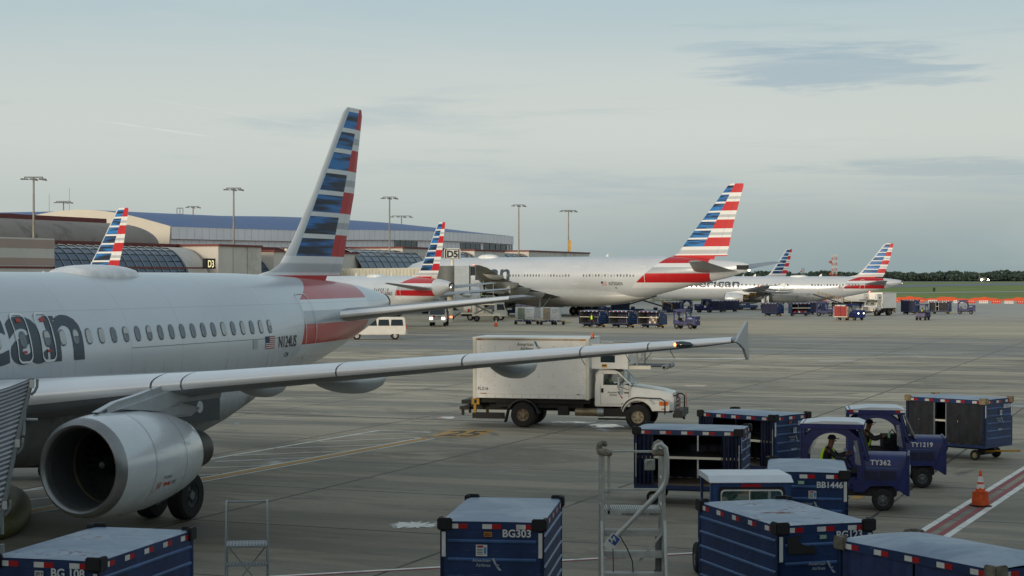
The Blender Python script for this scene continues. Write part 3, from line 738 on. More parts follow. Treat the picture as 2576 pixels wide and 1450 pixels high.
mast(486, 345, 518, 'floodlight mast showing above the blue roof, nearer the left', heads=3, span=2.2)
mast(1010, 360, 542, 'wide four-headed floodlight mast above the blue roof by the centre', heads=4, span=3.8)
for u, v, D, lb in ((124, 488, 260, 'thin whip antenna above the left barrel vault'), (175, 473, 262, 'taller thin whip antenna beside a floodlight head')):
    p = at(u, D); mb = MB(); mb.cyl((0, 0, 0), (0, 0, HC + (YH - v) * D / F_), .09, polem, 6, .03)
    tag(mb.build('antenna', loc=p), lb, 'antenna')
# lattice radio masts on the horizon
def lattice(u, D, v, w, label, redw=True):
    p = at(u, D); H_ = HC + (YH - v) * D / F_; o = thing('lattice_mast', label, 'radio mast', p)
    rw = mat('mast red', 'a8503e', .7), mat('mast white', 'b9bcb8', .7); mb = MB(); n = 12
    for k in range(n):
        z0, z1 = H_ * k / n, H_ * (k + 1) / n; m = rw[k % 2] if redw else midgrey
        for sx, sy in ((-1, -1), (1, -1), (1, 1), (-1, 1)): mb.cyl((sx * w, sy * w, z0), (sx * w, sy * w, z1), w * .14, m, 4)
        mb.cyl((-w, -w, z0), (w, -w, z1), w * .09, m, 4); mb.cyl((w, w, z0), (-w, w, z1), w * .09, m, 4); mb.cyl((-w, -w, z1), (w, -w, z1), w * .1, m, 4)
    mb.build('lattice', o)
    mb = MB()
    for z in (.78, .42): mb.cyl((-w * 2.4, 0, H_ * z), (-w * 1.2, 0, H_ * z), w * .6, rw[0], 8)
    mb.build('dish_antenna', o)
lattice(2099, 900, 641, 1.1, 'red and white lattice radio mast left of the right-hand tail fin')
lattice(2020, 1500, 675, 1.0, 'faint distant grey mast between two tail fins', False)
# ------------------------------------------------------------------ airliners. Local frame: +X nose, +Y port, stations run aft (x = -station)
def lerp_table(tab, s):
    if s <= tab[0][0]: return tab[0][1:]
    for a, b in zip(tab, tab[1:]):
        if s <= b[0]:
            f = (s - a[0]) / (b[0] - a[0]); return tuple(p + (q - p) * f for p, q in zip(a[1:], b[1:]))
    return tab[-1][1:]
# station, crown z, belly z, half width
NARROW = [(0, 3.25, 3.05, .05), (.3, 3.75, 2.7, .5), (1, 4.3, 2.3, 1.0), (2, 4.95, 1.98, 1.42), (3.5, 5.6, 1.78, 1.8), (5, 5.83, 1.73, 1.94), (6.5, 5.87, 1.73, 1.975),
          (23.5, 5.87, 1.73, 1.975), (25, 5.87, 1.78, 1.97), (26.5, 5.865, 1.93, 1.94), (28, 5.85, 2.15, 1.86), (30, 5.80, 2.52, 1.68), (32, 5.73, 2.92, 1.42), (34, 5.63, 3.34, 1.1), (36, 5.48, 3.84, .78), (37.2, 5.33, 4.2, .58), (38.0, 5.2, 4.48, .42), (38.25, 5.1, 4.6, .32)]
WIDE = [(0, 5.0, 4.8, .05), (.6, 5.9, 4.1, .9), (2, 6.9, 3.4, 1.7), (4, 7.9, 2.85, 2.4), (7, 8.55, 2.55, 2.95), (10, 8.7, 2.5, 3.1), (44, 8.7, 2.5, 3.1), (46.5, 8.7, 2.75, 3.06), (49, 8.68, 3.25, 2.85), (52, 8.62, 3.95, 2.45),
        (55, 8.5, 4.6, 1.95), (58, 8.2, 5.15, 1.35), (60.5, 7.95, 5.65, .85), (62.5, 7.75, 6.25, .4), (63.6, 7.5, 6.6, .12)]
class Plane:
    def __init__(s, tab, plug=(0, 0), fine=2):
        s.pl = plug; s.tab = [(s.sm(a[0]),) + a[1:] for a in tab]; s.fine = fine
        # keep the plugs straight
    def sm(s, st): return st + (s.pl[0] if st > 8 else 0) + (s.pl[1] if st > 20 else 0)
    def sec(s, st): c, b, w = lerp_table(s.tab, st); return (c + b) / 2, (c - b) / 2, w
    def y(s, st, z):
        zc, rz, ry = s.sec(st); q = max(0, 1 - ((z - zc) / rz) ** 2); return ry * math.sqrt(q)
    def P(s, st, z, off=.01, side=1):
        zc, rz, ry = s.sec(st); y = s.y(st, z); n = Vector((0, y / ry ** 2, (z - zc) / rz ** 2))
        n = n.normalized() if n.length > 0 else Vector((0, 1, 0)); return Vector((-st, side * y, z)) + Vector((0, n.y * side, n.z)) * off
def stripes(nt, st, z, tail):
    """flag tail: returns (colour socket). tail: z0,z1,dl=(st at z0, st at z1),le=(st z0, st z1),zred"""
    t = tail; zz = (z - t['z0']) / (t['z1'] - t['z0']); r = zz * 7; row = r.floor(); fr = r.fract()
    dl = (st - t['dl'][0]) - zz * (t['dl'][1] - t['dl'][0]); le = (st - t['le'][0]) - zz * (t['le'][1] - t['le'][0])
    red = hexc('bb1b24'); wh = hexc('dde0e0'); gr = hexc('b0b6ba')
    nv = comb(nt, st * .35, row * 13.3, z * 5.5)
    q = noise(nt, nv, 1.1, 3, .5); k = smooth(q + (fr - .4) * -.1, .40, .60)
    blu = mixc(nt, k, hexc('071a30'), hexc('2276bb')); blu = mixc(nt, smooth(q, .4, .5) * .5 * (1 - k), blu, hexc('14508a'))
    gw = mixc(nt, smooth(fr, .25, .3) * (1 - smooth(fr, .55, .6)), wh, gr)
    odd = row.mod(2)                           # even rows (0 = lowest) are red on the rudder side
    rs = mixc(nt, 1 - odd, gw, red)
    left = mixc(nt, (fr > .80), blu, wh); left = mixc(nt, le > t['lew'], hexc('c3c9cc'), left)
    c = mixc(nt, dl > 0, left, rs)
    f2 = ((z - t['z0']) / (t['z0'] - t['zred'])) * -1   # below the rows: 0..1 going down
    low = mixc(nt, smooth(f2, .3, .45) * (1 - smooth(f2, .8, .9)), wh, gr)
    c = mixc(nt, z < t['z0'], c, low)
    c = mixc(nt, z < t['zred'], c, red)
    return c
def livery(name, fus=None, tail=None, mica='b9bfc4', dirtz=None):
    m, nt, b = newmat(name); tc = nt.nodes.new('ShaderNodeTexCoord'); x, y, z = sep(nt, tc.outputs['Object']); st = x * -1
    pos = tc.outputs['Object']
    if tail: c = stripes(nt, st, z, tail)
    else:
        c = mixc(nt, smooth(noise(nt, comb(nt, x * .4, y, z), .5, 4), .35, .65), tuple(v * .96 for v in hexc(mica)), tuple(min(1, v * 1.03) for v in hexc(mica)))
        if fus:
            red = hexc('b3131b'); wh = hexc('d8dddf'); gr = hexc('a3abb1')
            zr = fus['z']                       # [bottom white, bottom red, top red/grey, grey/white, white/red]
            bd = st - fus['st'] - (z - zr[1]) * fus['k'] - (z - zr[4]).max(0) * fus['k2']
            cc = mixc(nt, z > zr[0], c, wh); cc = mixc(nt, z > zr[1], cc, red); cc = mixc(nt, z > zr[2], cc, gr); cc = mixc(nt, z > zr[3], cc, wh); cc = mixc(nt, z > zr[4], cc, red)
            end = st + (z - zr[2]).abs() * .25
            c = mixc(nt, (bd > 0) * (end < fus['end']), c, cc)
        if dirtz:                               # exhaust and rain grime streaks low on the body
            g = noise(nt, comb(nt, x * 5, y * 1.0, z * .35), 1.2, 5, .7)
            lo = (1 - smooth(z, dirtz[0], dirtz[1])); c = mixc(nt, smooth(g, .5, .72) * lo * .7, c, hexc('6a6055'))
    nz = noise(nt, pos, 1.5, 5, .6); c = mixc(nt, smooth(nz, .5, .8) * .05, c, hexc('8e9294'))
    # panel joints round the body and along it
    if not tail:
        ring = (((st / 2.4) + .5).fract() - .5).abs() * 2.4; pj = (1 - smooth(ring, .004, .014))
        ln = ((z - (fus or {}).get('zl', 4.95)).abs()); pj = pj.max(1 - smooth(ln, .003, .012))
        pj = pj.max(1 - smooth((z - 3.15).abs(), .003, .012)); c = mixc(nt, pj * .27, c, hexc('565c60'))
    nt.links.new(c, b.inputs['Base Color']); rr = nz * .02 + (.28 if not tail else .5); nt.links.new(rr.s, b.inputs['Roughness'])
    b.inputs['Metallic'].default_value = .18 if not tail else .0; b.inputs['Coat Weight'].default_value = .35 if not tail else 0; b.inputs['Coat Roughness'].default_value = .12
    bn = nt.nodes.new('ShaderNodeBump'); bn.inputs['Strength'].default_value = .10; bn.inputs['Distance'].default_value = .02
    wv = noise(nt, comb(nt, x * 1.0, y * 1.6, z * 1.6), 1.1, 2, .4); nt.links.new(wv.s, bn.inputs['Height']); nt.links.new(bn.outputs[0], b.inputs['Normal'])
    return m
wingm = mat('wing grey paint', '90959a', .42, var=.08, vs=.8, dirt='5f5f5c', dirt_s=1.5, dirt_a=.35)
winglow = mat('wing underside', '71757a', .55, var=.1, vs=.7, dirt='45433f', dirt_s=1.2, dirt_a=.45)
slatm = mat('polished slat metal', 'eef1f3', .3, metal=.35, var=.02, vs=1, rmod=.01)
micam = mat('mica grey', 'aab0b3', .3, metal=.15, var=.04, coat=.4, dirt='77746c', dirt_s=1.0, dirt_a=.25)
lipm = mat('inlet lip metal', '8d8f8f', .38, metal=.8, var=.12, vs=2)
inner = mat('inlet liner', '3b3e40', .7, var=.1)
fanm = mat('fan blade', '55595c', .4, metal=.4)
winpane = mat('cabin pane', '59626a', .15, var=.2, vs=2, coat=.5); winshade = mat('cabin pane with shade', 'b9bcb9', .35, var=.1); winrim = mat('window rim', '6d747a', .4, metal=.2)
whline = mat('door outline white', 'd8dbda', .4)
def airfoil(c, tc_, n=9):
    """closed outline (u along chord 0..1, v thickness)"""
    up = []; lo = []
    for k in range(n + 1):
        x = (1 - math.cos(math.pi * k / n)) / 2
        t = 5 * tc_ * (.2969 * math.sqrt(x) - .126 * x - .3516 * x * x + .2843 * x ** 3 - .1036 * x ** 4)
        cam_ = .006 * (1 - (2 * x - 1) ** 2) * (tc_ > .02)
        up.append((x, cam_ + t)); lo.append((x, cam_ - t * 1.12))
    return [(x * c, v * c) for x, v in up] + [(x * c, v * c) for x, v in reversed(lo[1:-1])]
def wing_rings(secs, sgn, side, off=0.0, x0=0, x1=1):
    rings = []
    for y, le, c, z, tcv, tw in secs:
        ring = []
        for u, v in airfoil(c, tcv):
            ur = u * math.cos(R(tw)) + v * math.sin(R(tw)); vr = v * math.cos(R(tw)) - u * math.sin(R(tw))
            ring.append(Vector((-(le + ur), sgn * y, z + vr)))
        rings.append(ring)
    return rings
def seclerp(secs, y):
    t = [(s_[0],) + s_[1:] for s_ in secs]; return (y,) + lerp_table(t, y)
def slat(secs, y0, y1, sgn, frac, name, parent):
    """front skin of the wing, a few millimetres proud of it"""
    rings = []
    for i in range(7):
        y = y0 + (y1 - y0) * i / 6; _, le, c, z, tcv, tw = seclerp(secs, y); pts = airfoil(c, tcv, 24); n = len(pts)
        top = [p for p in pts[:24] if p[0] <= frac * c]; bot = [p for p in pts[26:] if p[0] <= .03 * c]
        seq = list(reversed(top[:8])) + list(reversed(bot))[:4]
        while len(seq) < 12: seq.append(seq[-1])
        ring = []
        for u, v in seq[:12]:
            l = math.hypot(u - frac * c, v); u2 = u - .022; v2 = v + (.02 if v > .02 * c * .5 else -.02)
            ring.append(Vector((-(le + u2 * math.cos(R(tw)) + v2 * math.sin(R(tw))), sgn * y, z + v2 * math.cos(R(tw)) - u2 * math.sin(R(tw)))))
        rings.append(ring)
    mb = MB(); mb.loft(rings, slatm, caps=False, closed=False); return mb.build(name, parent, smooth=60)
def canoe(x0, x1, y, zt, depth, w, m, parent, name='flap_track_fairing', dz=0.):
    """boat-shaped housing hanging from a flat top line zt, pointed in front and blunt behind"""
    rings = []
    for i in range(15):
        t = i / 14; f = math.sin(math.pi / 2 * min(1, t / .62)) ** .75 if t < .62 else 1 - .55 * ((t - .62) / .38) ** 2.2
        f = max(f, .03); f *= .55 if t > .99 else 1; x = x0 + (x1 - x0) * t; z0 = zt + dz * t; ring = []
        for k in range(14):
            a = 2 * math.pi * k / 14; ring.append(Vector((-x, y + math.cos(a) * w / 2 * f ** .8, z0 + (math.sin(a) * depth * f if math.sin(a) < 0 else math.sin(a) * .07))))
        rings.append(ring)
    mb = MB(); mb.loft(rings, m); return mb.build(name, parent, smooth=60)
def engine(root, st, y, z, k=1.0, marks=False, lod=1, m=None, blades=24):
    """st is the station of the inlet lip; separate-flow turbofan"""
    m = m or mat('nacelle paint', 'ccd2d5', .26, metal=.1, var=.03, coat=.6, dirt='8a8578', dirt_s=.8, dirt_a=.2); n = 40 if lod else 20; c = (0, y, z)
    kr = k * (.935 if lod else 1); ka = k * (1.06 if lod else 1); pr = lambda L: [(-(st + a * ka), r * kr) for a, r in L]
    cowl = MB(); cowl.lathe(pr([(.22, 1.075), (.5, 1.12), (1.1, 1.15), (1.8, 1.13), (2.5, 1.04), (3.0, .93), (3.35, .82), (3.3, .78), (2.9, .8)]), m, c, 'x', n)
    E_ = cowl.build('nacelle', root, smooth=50)
    lip = MB(); lip.lathe(pr([(.22, 1.077), (.1, 1.05), (.02, .99), (0, .945), (.03, .90), (.1, .875), (.22, .86)]), lipm, c, 'x', n); lip.build('inlet_lip', E_, smooth=60)
    inn = MB(); inn.lathe(pr([(.22, .86), (.6, .84), (1.15, .86), (1.6, .86)]), inner, c, 'x', n)
    if lod: inn.lathe(pr([(.93, .853), (.94, .846), (1.02, .848), (1.03, .856)]), mat('seal ring', '6f6450', .6), c, 'x', n)
    inn.build('inlet_duct', E_, smooth=60)
    fan = MB()
    if lod:
        for i in range(blades):
            a = 2 * math.pi * i / blades
            def pt(r, da, dx): return Vector((-(st + (1.15 + dx) * ka), y + math.cos(a + da) * r * kr, z + math.sin(a + da) * r * kr))
            fan.add([pt(.26, 0, 0), pt(.85, .1, .05), pt(.85, .3, .3), pt(.26, .22, .3)], [(0, 1, 2, 3)], fanm)
    fan.lathe(pr([(1.5, .86), (1.5, .01)]), interior, c, 'x', n); f_ = fan.build('fan', E_)
    sp = MB(); sp.lathe(pr([(.72, .01), (.78, .07), (1.0, .18), (1.2, .27)]), mat('spinner', '26282b', .35, metal=.3), c, 'x', 20); sp.lathe(pr([(.70, .01), (.72, .03), (.78, .072)]), midgrey, c, 'x', 12); sp.build('spinner', f_, smooth=True)
    core = MB(); core.lathe(pr([(2.7, .66), (3.3, .62), (3.9, .52), (4.35, .43), (4.3, .38), (3.9, .36)]), mat('exhaust metal', '4d4b48', .5, metal=.7, var=.2), c, 'x', n)
    core.lathe(pr([(3.9, .3), (4.4, .2), (4.75, .02)]), mat('exhaust metal', '4d4b48', .5), c, 'x', 16); core.build('exhaust_nozzle', E_, smooth=60)
    if lod:                                    # strake and hinge bumps, seam lines, markings
        sk = MB(); a = R(38)
        def q(t, r): return Vector((-(st + t), y - math.cos(a) * r, z + math.sin(a) * r))
        sm = MB()
        for t in (1.12, 2.35): sm.lathe([(-(st + t * ka - .005), (1.154 if t < 2 else 1.07) * kr), (-(st + t * ka + .005), (1.154 if t < 2 else 1.07) * kr)], mat('panel gap', '4f5356', .7), c, 'x', n)
        sm.build('cowl_seam', E_)
        if marks:
            mk = MB(); rm = mat('red marking', 'b53a2a', .5)
            def S(t, ang, off=.006):
                rr = lerp_table([(.2, 1.075), (.5, 1.12), (1.1, 1.15), (1.8, 1.13), (2.5, 1.04)], t)[0] * kr + off; return Vector((-(st + t * ka), y + math.cos(ang) * rr, z + math.sin(ang) * rr))
            def patch(t0, t1, a0, a1, m_): mk.add([S(t0, a0), S(t1, a0), S(t1, a1), S(t0, a1)], [(0, 1, 2, 3)], m_)
            N = 16                              # prohibition ring
            for i in range(N):
                a0, a1 = 2 * math.pi * i / N, 2 * math.pi * (i + 1) / N
                f = lambda r, a: S(1.33 + r * math.cos(a), R(-24) + r * math.sin(a) / 1.1)
                mk.add([f(.075, a0), f(.075, a1), f(.06, a1), f(.06, a0)], [(0, 1, 2, 3)], rm)
            mk.add([S(1.29, R(-22.5)), S(1.31, R(-22)), S(1.37, R(-26)), S(1.35, R(-26.3))], [(0, 1, 2, 3)], rm)
            mk.add([S(1.45, R(-21)), S(1.465, R(-21)), S(1.20, R(-33)), S(1.18, R(-33))], [(0, 1, 2, 3)], rm)
            mk.add([S(1.52, R(-21)), S(1.62, R(-23)), S(1.75, R(-21)), S(1.75, R(-27)), S(1.62, R(-25)), S(1.52, R(-27))], [(0, 1, 2, 3, 4, 5)], rm)
            for i in range(5): patch(1.8, 1.98 - .02 * (i % 2), R(-21.5 - i), R(-21.9 - i), blackletter)
            for i in range(4): patch(1.5, 1.75, R(-14.2 - i * .9), R(-14.5 - i * .9), blackletter)
            patch(1.46, 1.475, R(-13.5), R(-17), blackletter)
            mk.build('stencil_marking', E_)
    return E_
def gear(root, st, y, r, w, ztop, n=2, sp=.93, axles=1, ax=1.45):
    g = MB(); g.cyl((-st, y, r), (-st, y, ztop), .13 * r / .58, steel, 10); g.cyl((-st, y, r), (-st, y + (.0), r + .01), .05, steel, 6)
    g.cyl((-st, y, r * 1.2), (-st - 1.0, y * .7, ztop - .2), .06, steel, 6)
    for a in range(axles):
        x = -st + (a - (axles - 1) / 2) * ax; g.cyl((x, y - sp / 2, r), (x, y + sp / 2, r), .09, steel, 8)
    if axles > 1: g.cyl((-st - (axles - 1) / 2 * ax, y, r), (-st + (axles - 1) / 2 * ax, y, r), .16, steel, 8)
    G_ = g.build('landing_gear', root)
    for a in range(axles):
        for s in (-1, 1): wheel(G_, -st + (a - (axles - 1) / 2) * ax, y + s * sp / 2, r, r, w, rimg, side=(1 if y > 0 else -1), rr=.48)
    return G_
def ribbon(mb, pts, w, m, PF, off=.024):
    """thin band along a closed outline (station, z) on the fuselage skin"""
    n = len(pts)
    cx_ = sum(p[0] for p in pts) / n; cz_ = sum(p[1] for p in pts) / n; vs = []
    for a, b in pts:
        d = Vector((a - cx_, b - cz_)); d = d / d.length; vs += [PF(a, b, off), PF(a - d.x * w, b - d.y * w, off)]
    fs = [(2 * i, 2 * ((i + 1) % n), 2 * ((i + 1) % n) + 1, 2 * i + 1) for i in range(n)]
    mb.add(vs, fs, m)
def rrect(s0, s1, z0, z1, r, n=5):
    pts = []
    for cx_, cz_, a0 in ((s1 - r, z1 - r, 0), (s0 + r, z1 - r, 90), (s0 + r, z0 + r, 180), (s1 - r, z0 + r, 270)):
        for k in range(n + 1): a = R(a0 + 90 * k / n); pts.append((cx_ + r * math.cos(a), cz_ + r * math.sin(a)))
    # extra points down the straight sides so the band follows the curved skin
    outp = []
    for i, p in enumerate(pts):
        q = pts[(i + 1) % len(pts)]; outp.append(p); L = math.hypot(q[0] - p[0], q[1] - p[1])
        for k in range(1, int(L / .18) + 1): f = k / (int(L / .18) + 1); outp.append((p[0] + (q[0] - p[0]) * f, p[1] + (q[1] - p[1]) * f))
    return outp
def skin_text(pf, s, size, st0, z0, m, parent, name, bold=.02, width=None, spacing=1.0, side=1, cuts=.12, slant=0):
    vs, fs = text_mesh(s, size, bold, spacing); w = max(v.x for v in vs); k = (width / w) if width else 1
    bm = bmesh.new(); bv = [bm.verts.new((v.x * k, v.y, 0)) for v in vs]
    for f in fs:
        try: bm.faces.new([bv[i] for i in f])
        except ValueError: pass
    z = min(v.y for v in vs) + cuts
    while z < max(v.y for v in vs):
        bmesh.ops.bisect_plane(bm, geom=bm.verts[:] + bm.edges[:] + bm.faces[:], plane_co=(0, z, 0), plane_no=(0, 1, 0)); z += cuts
    me = bpy.data.meshes.new(name)
    for v in bm.verts: v.co = pf.P(st0 + v.co.x + v.co.y * slant, z0 + v.co.y, .010, side)
    bm.to_mesh(me); bm.free(); me.materials.append(m); o = bpy.data.objects.new(name, me); COL.objects.link(o); o.parent = parent; return o
def flag(pf, st0, z0, w, h, parent):
    mb = MB(); bl = mat('flag blue', '22304f', .5)
    rd, wt = mat('flag red', 'a02a33', .5), mat('flag white', 'd0d2d2', .5)
    for i in range(13):
        a, b = z0 + h * i / 13, z0 + h * (i + 1) / 13; s_ = st0 + (w * .42 if i >= 6 else 0)
        mb.add([pf.P(s_, a), pf.P(st0 + w, a), pf.P(st0 + w, b), pf.P(s_, b)], [(0, 1, 2, 3)], rd if i % 2 == 0 else wt)
    mb.add([pf.P(st0, z0 + h * 6 / 13), pf.P(st0 + w * .42, z0 + h * 6 / 13), pf.P(st0 + w * .42, z0 + h), pf.P(st0, z0 + h)], [(0, 1, 2, 3)], bl)
    return mb.build('flag_marking', parent)
def airliner(label, pos, ang, kind='A', reg=None, sub=None, plug=(0, 0), near=False, wins=None, doors=None, title=None, fence=True, group='parked striped-tail airliners', drop=None, tagn='airliner', gz=0):
    """ang: direction of aft from +Y towards +X (radians)"""
    root = thing(tagn, label, 'airliner', (pos[0], pos[1], 0), -(math.pi / 2 + ang), group)
    wide = kind == 'W'; pf = Plane(WIDE if wide else NARROW, plug); S = pf.sm
    if wide:
        fus = dict(z=[4.2, 4.95, 6.25, 7.1, 7.65], st=47.15, k=1.2, k2=0, end=58.2, zl=7.2); tail = dict(z0=9.95, z1=18.5, dl=(56.6, 61.5), le=(52.4, 60.0), lew=.55, zred=8.75)
    else:
        fus = dict(z=[3.35, 3.72, 4.32, 4.72, 5.06], st=S(28.72), k=.35, k2=2.6, end=S(35.5), zl=4.95); tail = dict(z0=6.42, z1=11.5, dl=(S(34.05), S(36.4)), le=(S(31.15), S(35.3)), lew=.35, zred=5.8)
    fm = livery('fuselage paint', fus, None, 'c6ccd1', dirtz=((2.5, 3.9) if near else None)); tm = livery('tail paint', None, tail)
    # fuselage
    ns = 56 if near else 34; rings = []; L = pf.tab[-1][0]; sts = sorted(set([a[0] for a in pf.tab] + [L * i / 60 for i in range(1, 60)]))
    for st in sts:
        zc, rz, ry = pf.sec(st); rings.append([Vector((-st, ry * math.cos(2 * math.pi * k / ns), zc + rz * math.sin(2 * math.pi * k / ns))) for k in range(ns)])
    mb = MB(); mb.loft(rings, fm); fo = mb.build('fuselage', root, smooth=60)
    # cockpit glazing
    mb = MB()
    for sd_ in (-1, 1):
        for a, b in ((1.15, 1.75), (1.8, 2.3), (2.35, 2.8)):
            k = 1.55 if wide else 1; z0, z1 = ((6.1, 6.8) if wide else (4.05, 4.6)); mb.add([pf.P(a * k, z0, .02, sd_), pf.P(b * k, z0, .02, sd_), pf.P(b * k, z1 - .05, .02, sd_), pf.P(a * k + .1, z1 - .1, .02, sd_)], [(0, 1, 2, 3)], glassd)
    mb.build('cockpit_windows', root)
    # fin with dorsal fillet, rudder
    if wide:
        F = [(8.0, 49.5, 60.2), (8.6, 51.3, 60.2), (9.0, 52.2, 60.25), (10, 53.1, 60.5), (13, 55.7, 61.2), (16, 58.4, 62.1), (18.2, 60.3, 62.8), (18.5, 60.8, 62.75)]; th = .09
    else:
        F = [(5.5, S(28.4), S(34.9)), (5.78, S(29.0), S(35.05)), (5.95, S(30.1), S(35.2)), (6.15, S(30.7), S(35.3)), (6.5, S(31.12), S(35.45)), (7, S(31.65), S(35.6)), (8.56, S(33.03), S(36.2)), (11.3, S(35.2), S(36.85)), (11.5, S(35.5), S(36.8))]; th = .085
    rudf = .80
    def finring(z, le, te, x0=0, x1=1.0, n=10, off=0.):
        c = te - le; pts = []
        for k in range(n + 1):
            x = x0 + (x1 - x0) * (1 - math.cos(math.pi * k / n)) / 2; t = 5 * th * (.2969 * math.sqrt(x) - .126 * x - .3516 * x * x + .2843 * x ** 3 - .1036 * x ** 4) * min(c, (4.2 if not wide else 7)); pts.append((x, t))
        return [Vector((-(le + x * c), t + off * (x - x0), z)) for x, t in pts] + [Vector((-(le + x * c), -t + off * (x - x0), z)) for x, t in reversed(pts[1:-1] if x0 == 0 else pts)]
    mb = MB(); mb.loft([finring(z, a, b, 0, rudf, off=0) for z, a, b in F], tm); mb.build('vertical_fin', root, smooth=45)
    RF = F[1:] ; mb = MB(); mb.loft([finring(z, a, b, rudf + .004, 1.0, off=-.4 if near else -.1) for z, a, b in RF], tm); mb.build('rudder', root, smooth=45)
    # stabilisers
    SS = [(.3, 55.0, 7.2, 6.55, .1, 0), (2.0, 56.0, 6.0, 6.7, .1, 0), (10.6, 60.6, 2.4, 7.8, .09, 0), (10.75, 61.2, 1.7, 7.82, .05, 0)] if wide else \
         [(.3, S(31.4), 4.2, 4.42, .11, 0), (1.0, S(31.9), 3.8, 4.5, .11, 0), (6.2, S(35.25), 1.5, 5.08, .1, 0), (6.42, S(35.6), 1.0, 5.10, .05, 0)]
    for sg in (1, -1):
        mb = MB(); mb.loft(wing_rings(SS, sg, 0), wingm); so = mb.build('stabiliser', root, smooth=50)
        if near: slat([SS[0], SS[1], SS[2]], 1.3, 6.0, sg, .06, 'leading_edge', so)
    # wings
    WS = [(2.5, 21.0, 13.5, 3.4, .13, 3), (9.8, 25.6, 7.8, 4.3, .11, 1.5), (20, 32.4, 4.8, 5.5, .10, 0), (28.5, 38.3, 2.6, 6.9, .09, -1), (30.4, 40.0, 1.1, 7.25, .08, -1)] if wide else \
         [(1.0, S(11.8), 7.2, 3.0, .145, 3.0), (1.98, S(12.3), 6.6, 3.08, .145, 2.6), (6.4, S(14.65), 3.95, 3.46, .12, 1.5), (16.3, S(19.9), 1.65, 4.27, .11, .3), (16.95, S(20.3), 1.35, 4.33, .09, 0)]
    for sg in (1, -1):
        mb = MB(); mb.loft(wing_rings(WS, sg, 0), mat('wide wing grey', '8e908c', .5, var=.1, vs=.3, dirt='5a564c', dirt_s=.4, dirt_a=.4) if wide else wingm); wo = mb.build('wing', root, smooth=50)
        if not wide:
            if near and sg == 1:
                for a, b in ((2.3, 5.6), (6.2, 9.10), (9.13, 11.53), (11.56, 13.85), (13.88, 15.2)): slat(WS, a, b, sg, .16, 'slat', wo)
                slat(WS, 5.64, 6.17, sg, .15, 'leading_edge', wo); slat(WS, 15.23, 16.88, sg, .14, 'leading_edge', wo)
            # drooped aileron and flap
            for (a, b, dz, nm) in ((12.3, 15.9, -.1, 'aileron'),):
                fl = MB(); rs = []
                for y in (a, (a + b) / 2, b):
                    _, le, c, z, t_, tw = seclerp(WS, y); xe = le + c * .72; x2 = le + c * 1.03; z0 = z - math.sin(R(tw)) * c * .72; rs.append([Vector((-xe, sg * y, z0 + .03)), Vector((-x2, sg * y, z0 + dz)), Vector((-xe, sg * y, z0 - .08))])
                fl.loft(rs, winglow); fl.build(nm, wo)
            if fence:
                fp = [(S(20.25), 4.30), (S(21.35), 4.73), (S(21.45), 4.73), (S(21.45), 4.5), (S(21.6), 3.84), (S(21.45), 3.84), (S(21.1), 4.1), (S(20.7), 4.22)]
                mb = MB(); mb.prism([(-a, b) for a, b in fp], sg * 16.94, sg * 17.0, micam); mb.build('wingtip_fence', wo)
            for x0_, x1_, yy, zt_, dp_, ww_, dz_ in ((17.4, 21.2, 7.9, 3.36, .36, .5, -.08), (18.9, 21.9, 11.6, 3.74, .36, .45, -.08), (18.0, 20.3, 5.6, 3.16, .3, .5, -.05)):
                canoe(S(x0_), S(x1_), sg * yy, zt_, dp_, ww_, micam, wo, dz=dz_)
            if near and sg == 1:               # wing tip light
                lx = MB(); y = 15.9; _, le, c, z, t_, tw = seclerp(WS, y)
                lx.lathe([(-.26, .01), (-.2, .06), (0, .085), (.2, .06), (.26, .01)], glassd, (-(le - .02), y, z), 'y', 12); ho = lx.build('light_housing', wo, smooth=True)
                lx = MB(); lx.lathe([(-.05, .005), (0, .05), (.05, .005)], orangelamp, (-(le - .07), y - .14, z), 'y', 10); lx.build('navigation_light', ho, smooth=True)
                dis = MB()
                for yy in (13.2, 14.2, 15.2):
                    _, le, c, z, t_, tw = seclerp(WS, yy); dis.cyl((-(le + c), yy, z - .12), (-(le + c + .28), yy + .04, z - .34), .008, darkgrey, 4)
                dis.build('static_wick', wo)
            elif sg == 1:
                lx = MB(); _, le, c, z, t_, tw = seclerp(WS, 16); lx.lathe([(-.09, .01), (0, .09), (.09, .01)], redlamp, (-le + .05, 16, z), 'y', 8); lx.build('navigation_light', wo)
        else:
            for yy, Ln, hh in ((9, 8.5, 1.1), (14, 7.0, .95), (19.5, 6.0, .8), (25, 4.2, .55)):
                _, le, c, z, t_, tw = seclerp(WS, yy); canoe(le + c * .4, le + c * .4 + Ln * .85, sg * yy, z - .05 * c, hh * 1.15, hh * .9, mat('wide wing grey', '8e908c', .5), wo, dz=-.3)
            if sg == 1:
                for yy, m_ in ((29.9, redlamp), (27.0, lampon)):
                    _, le, c, z, t_, tw = seclerp(WS, yy); lx = MB(); lx.lathe([(-.18, .01), (0, .18), (.18, .01)], m_, (-(le + (.2 if yy > 29 else -.1)), yy, z + .05), 'y', 8); lx.build('navigation_light', wo)
    # belly fairing
    if wide: BF = [(18, 3.2, .6, .4), (22, 3.1, 1.1, 2.5), (28, 2.9, 1.5, 3.13), (38, 2.9, 1.5, 3.13), (43, 3.0, 1.1, 2.7), (47, 3.2, .5, .6)]
    else: BF = [(S(10.0), 2.3, .5, .9), (S(11.5), 2.3, .85, 1.9), (S(13), 2.3, 1.02, 2.12), (S(19.8), 2.3, 1.1, 2.12), (S(23.0), 2.3, 1.1, 2.06), (S(24.6), 2.4, .85, 1.95), (S(26.2), 2.5, .5, 1.7), (S(27.2), 2.6, .3, 1.2)]
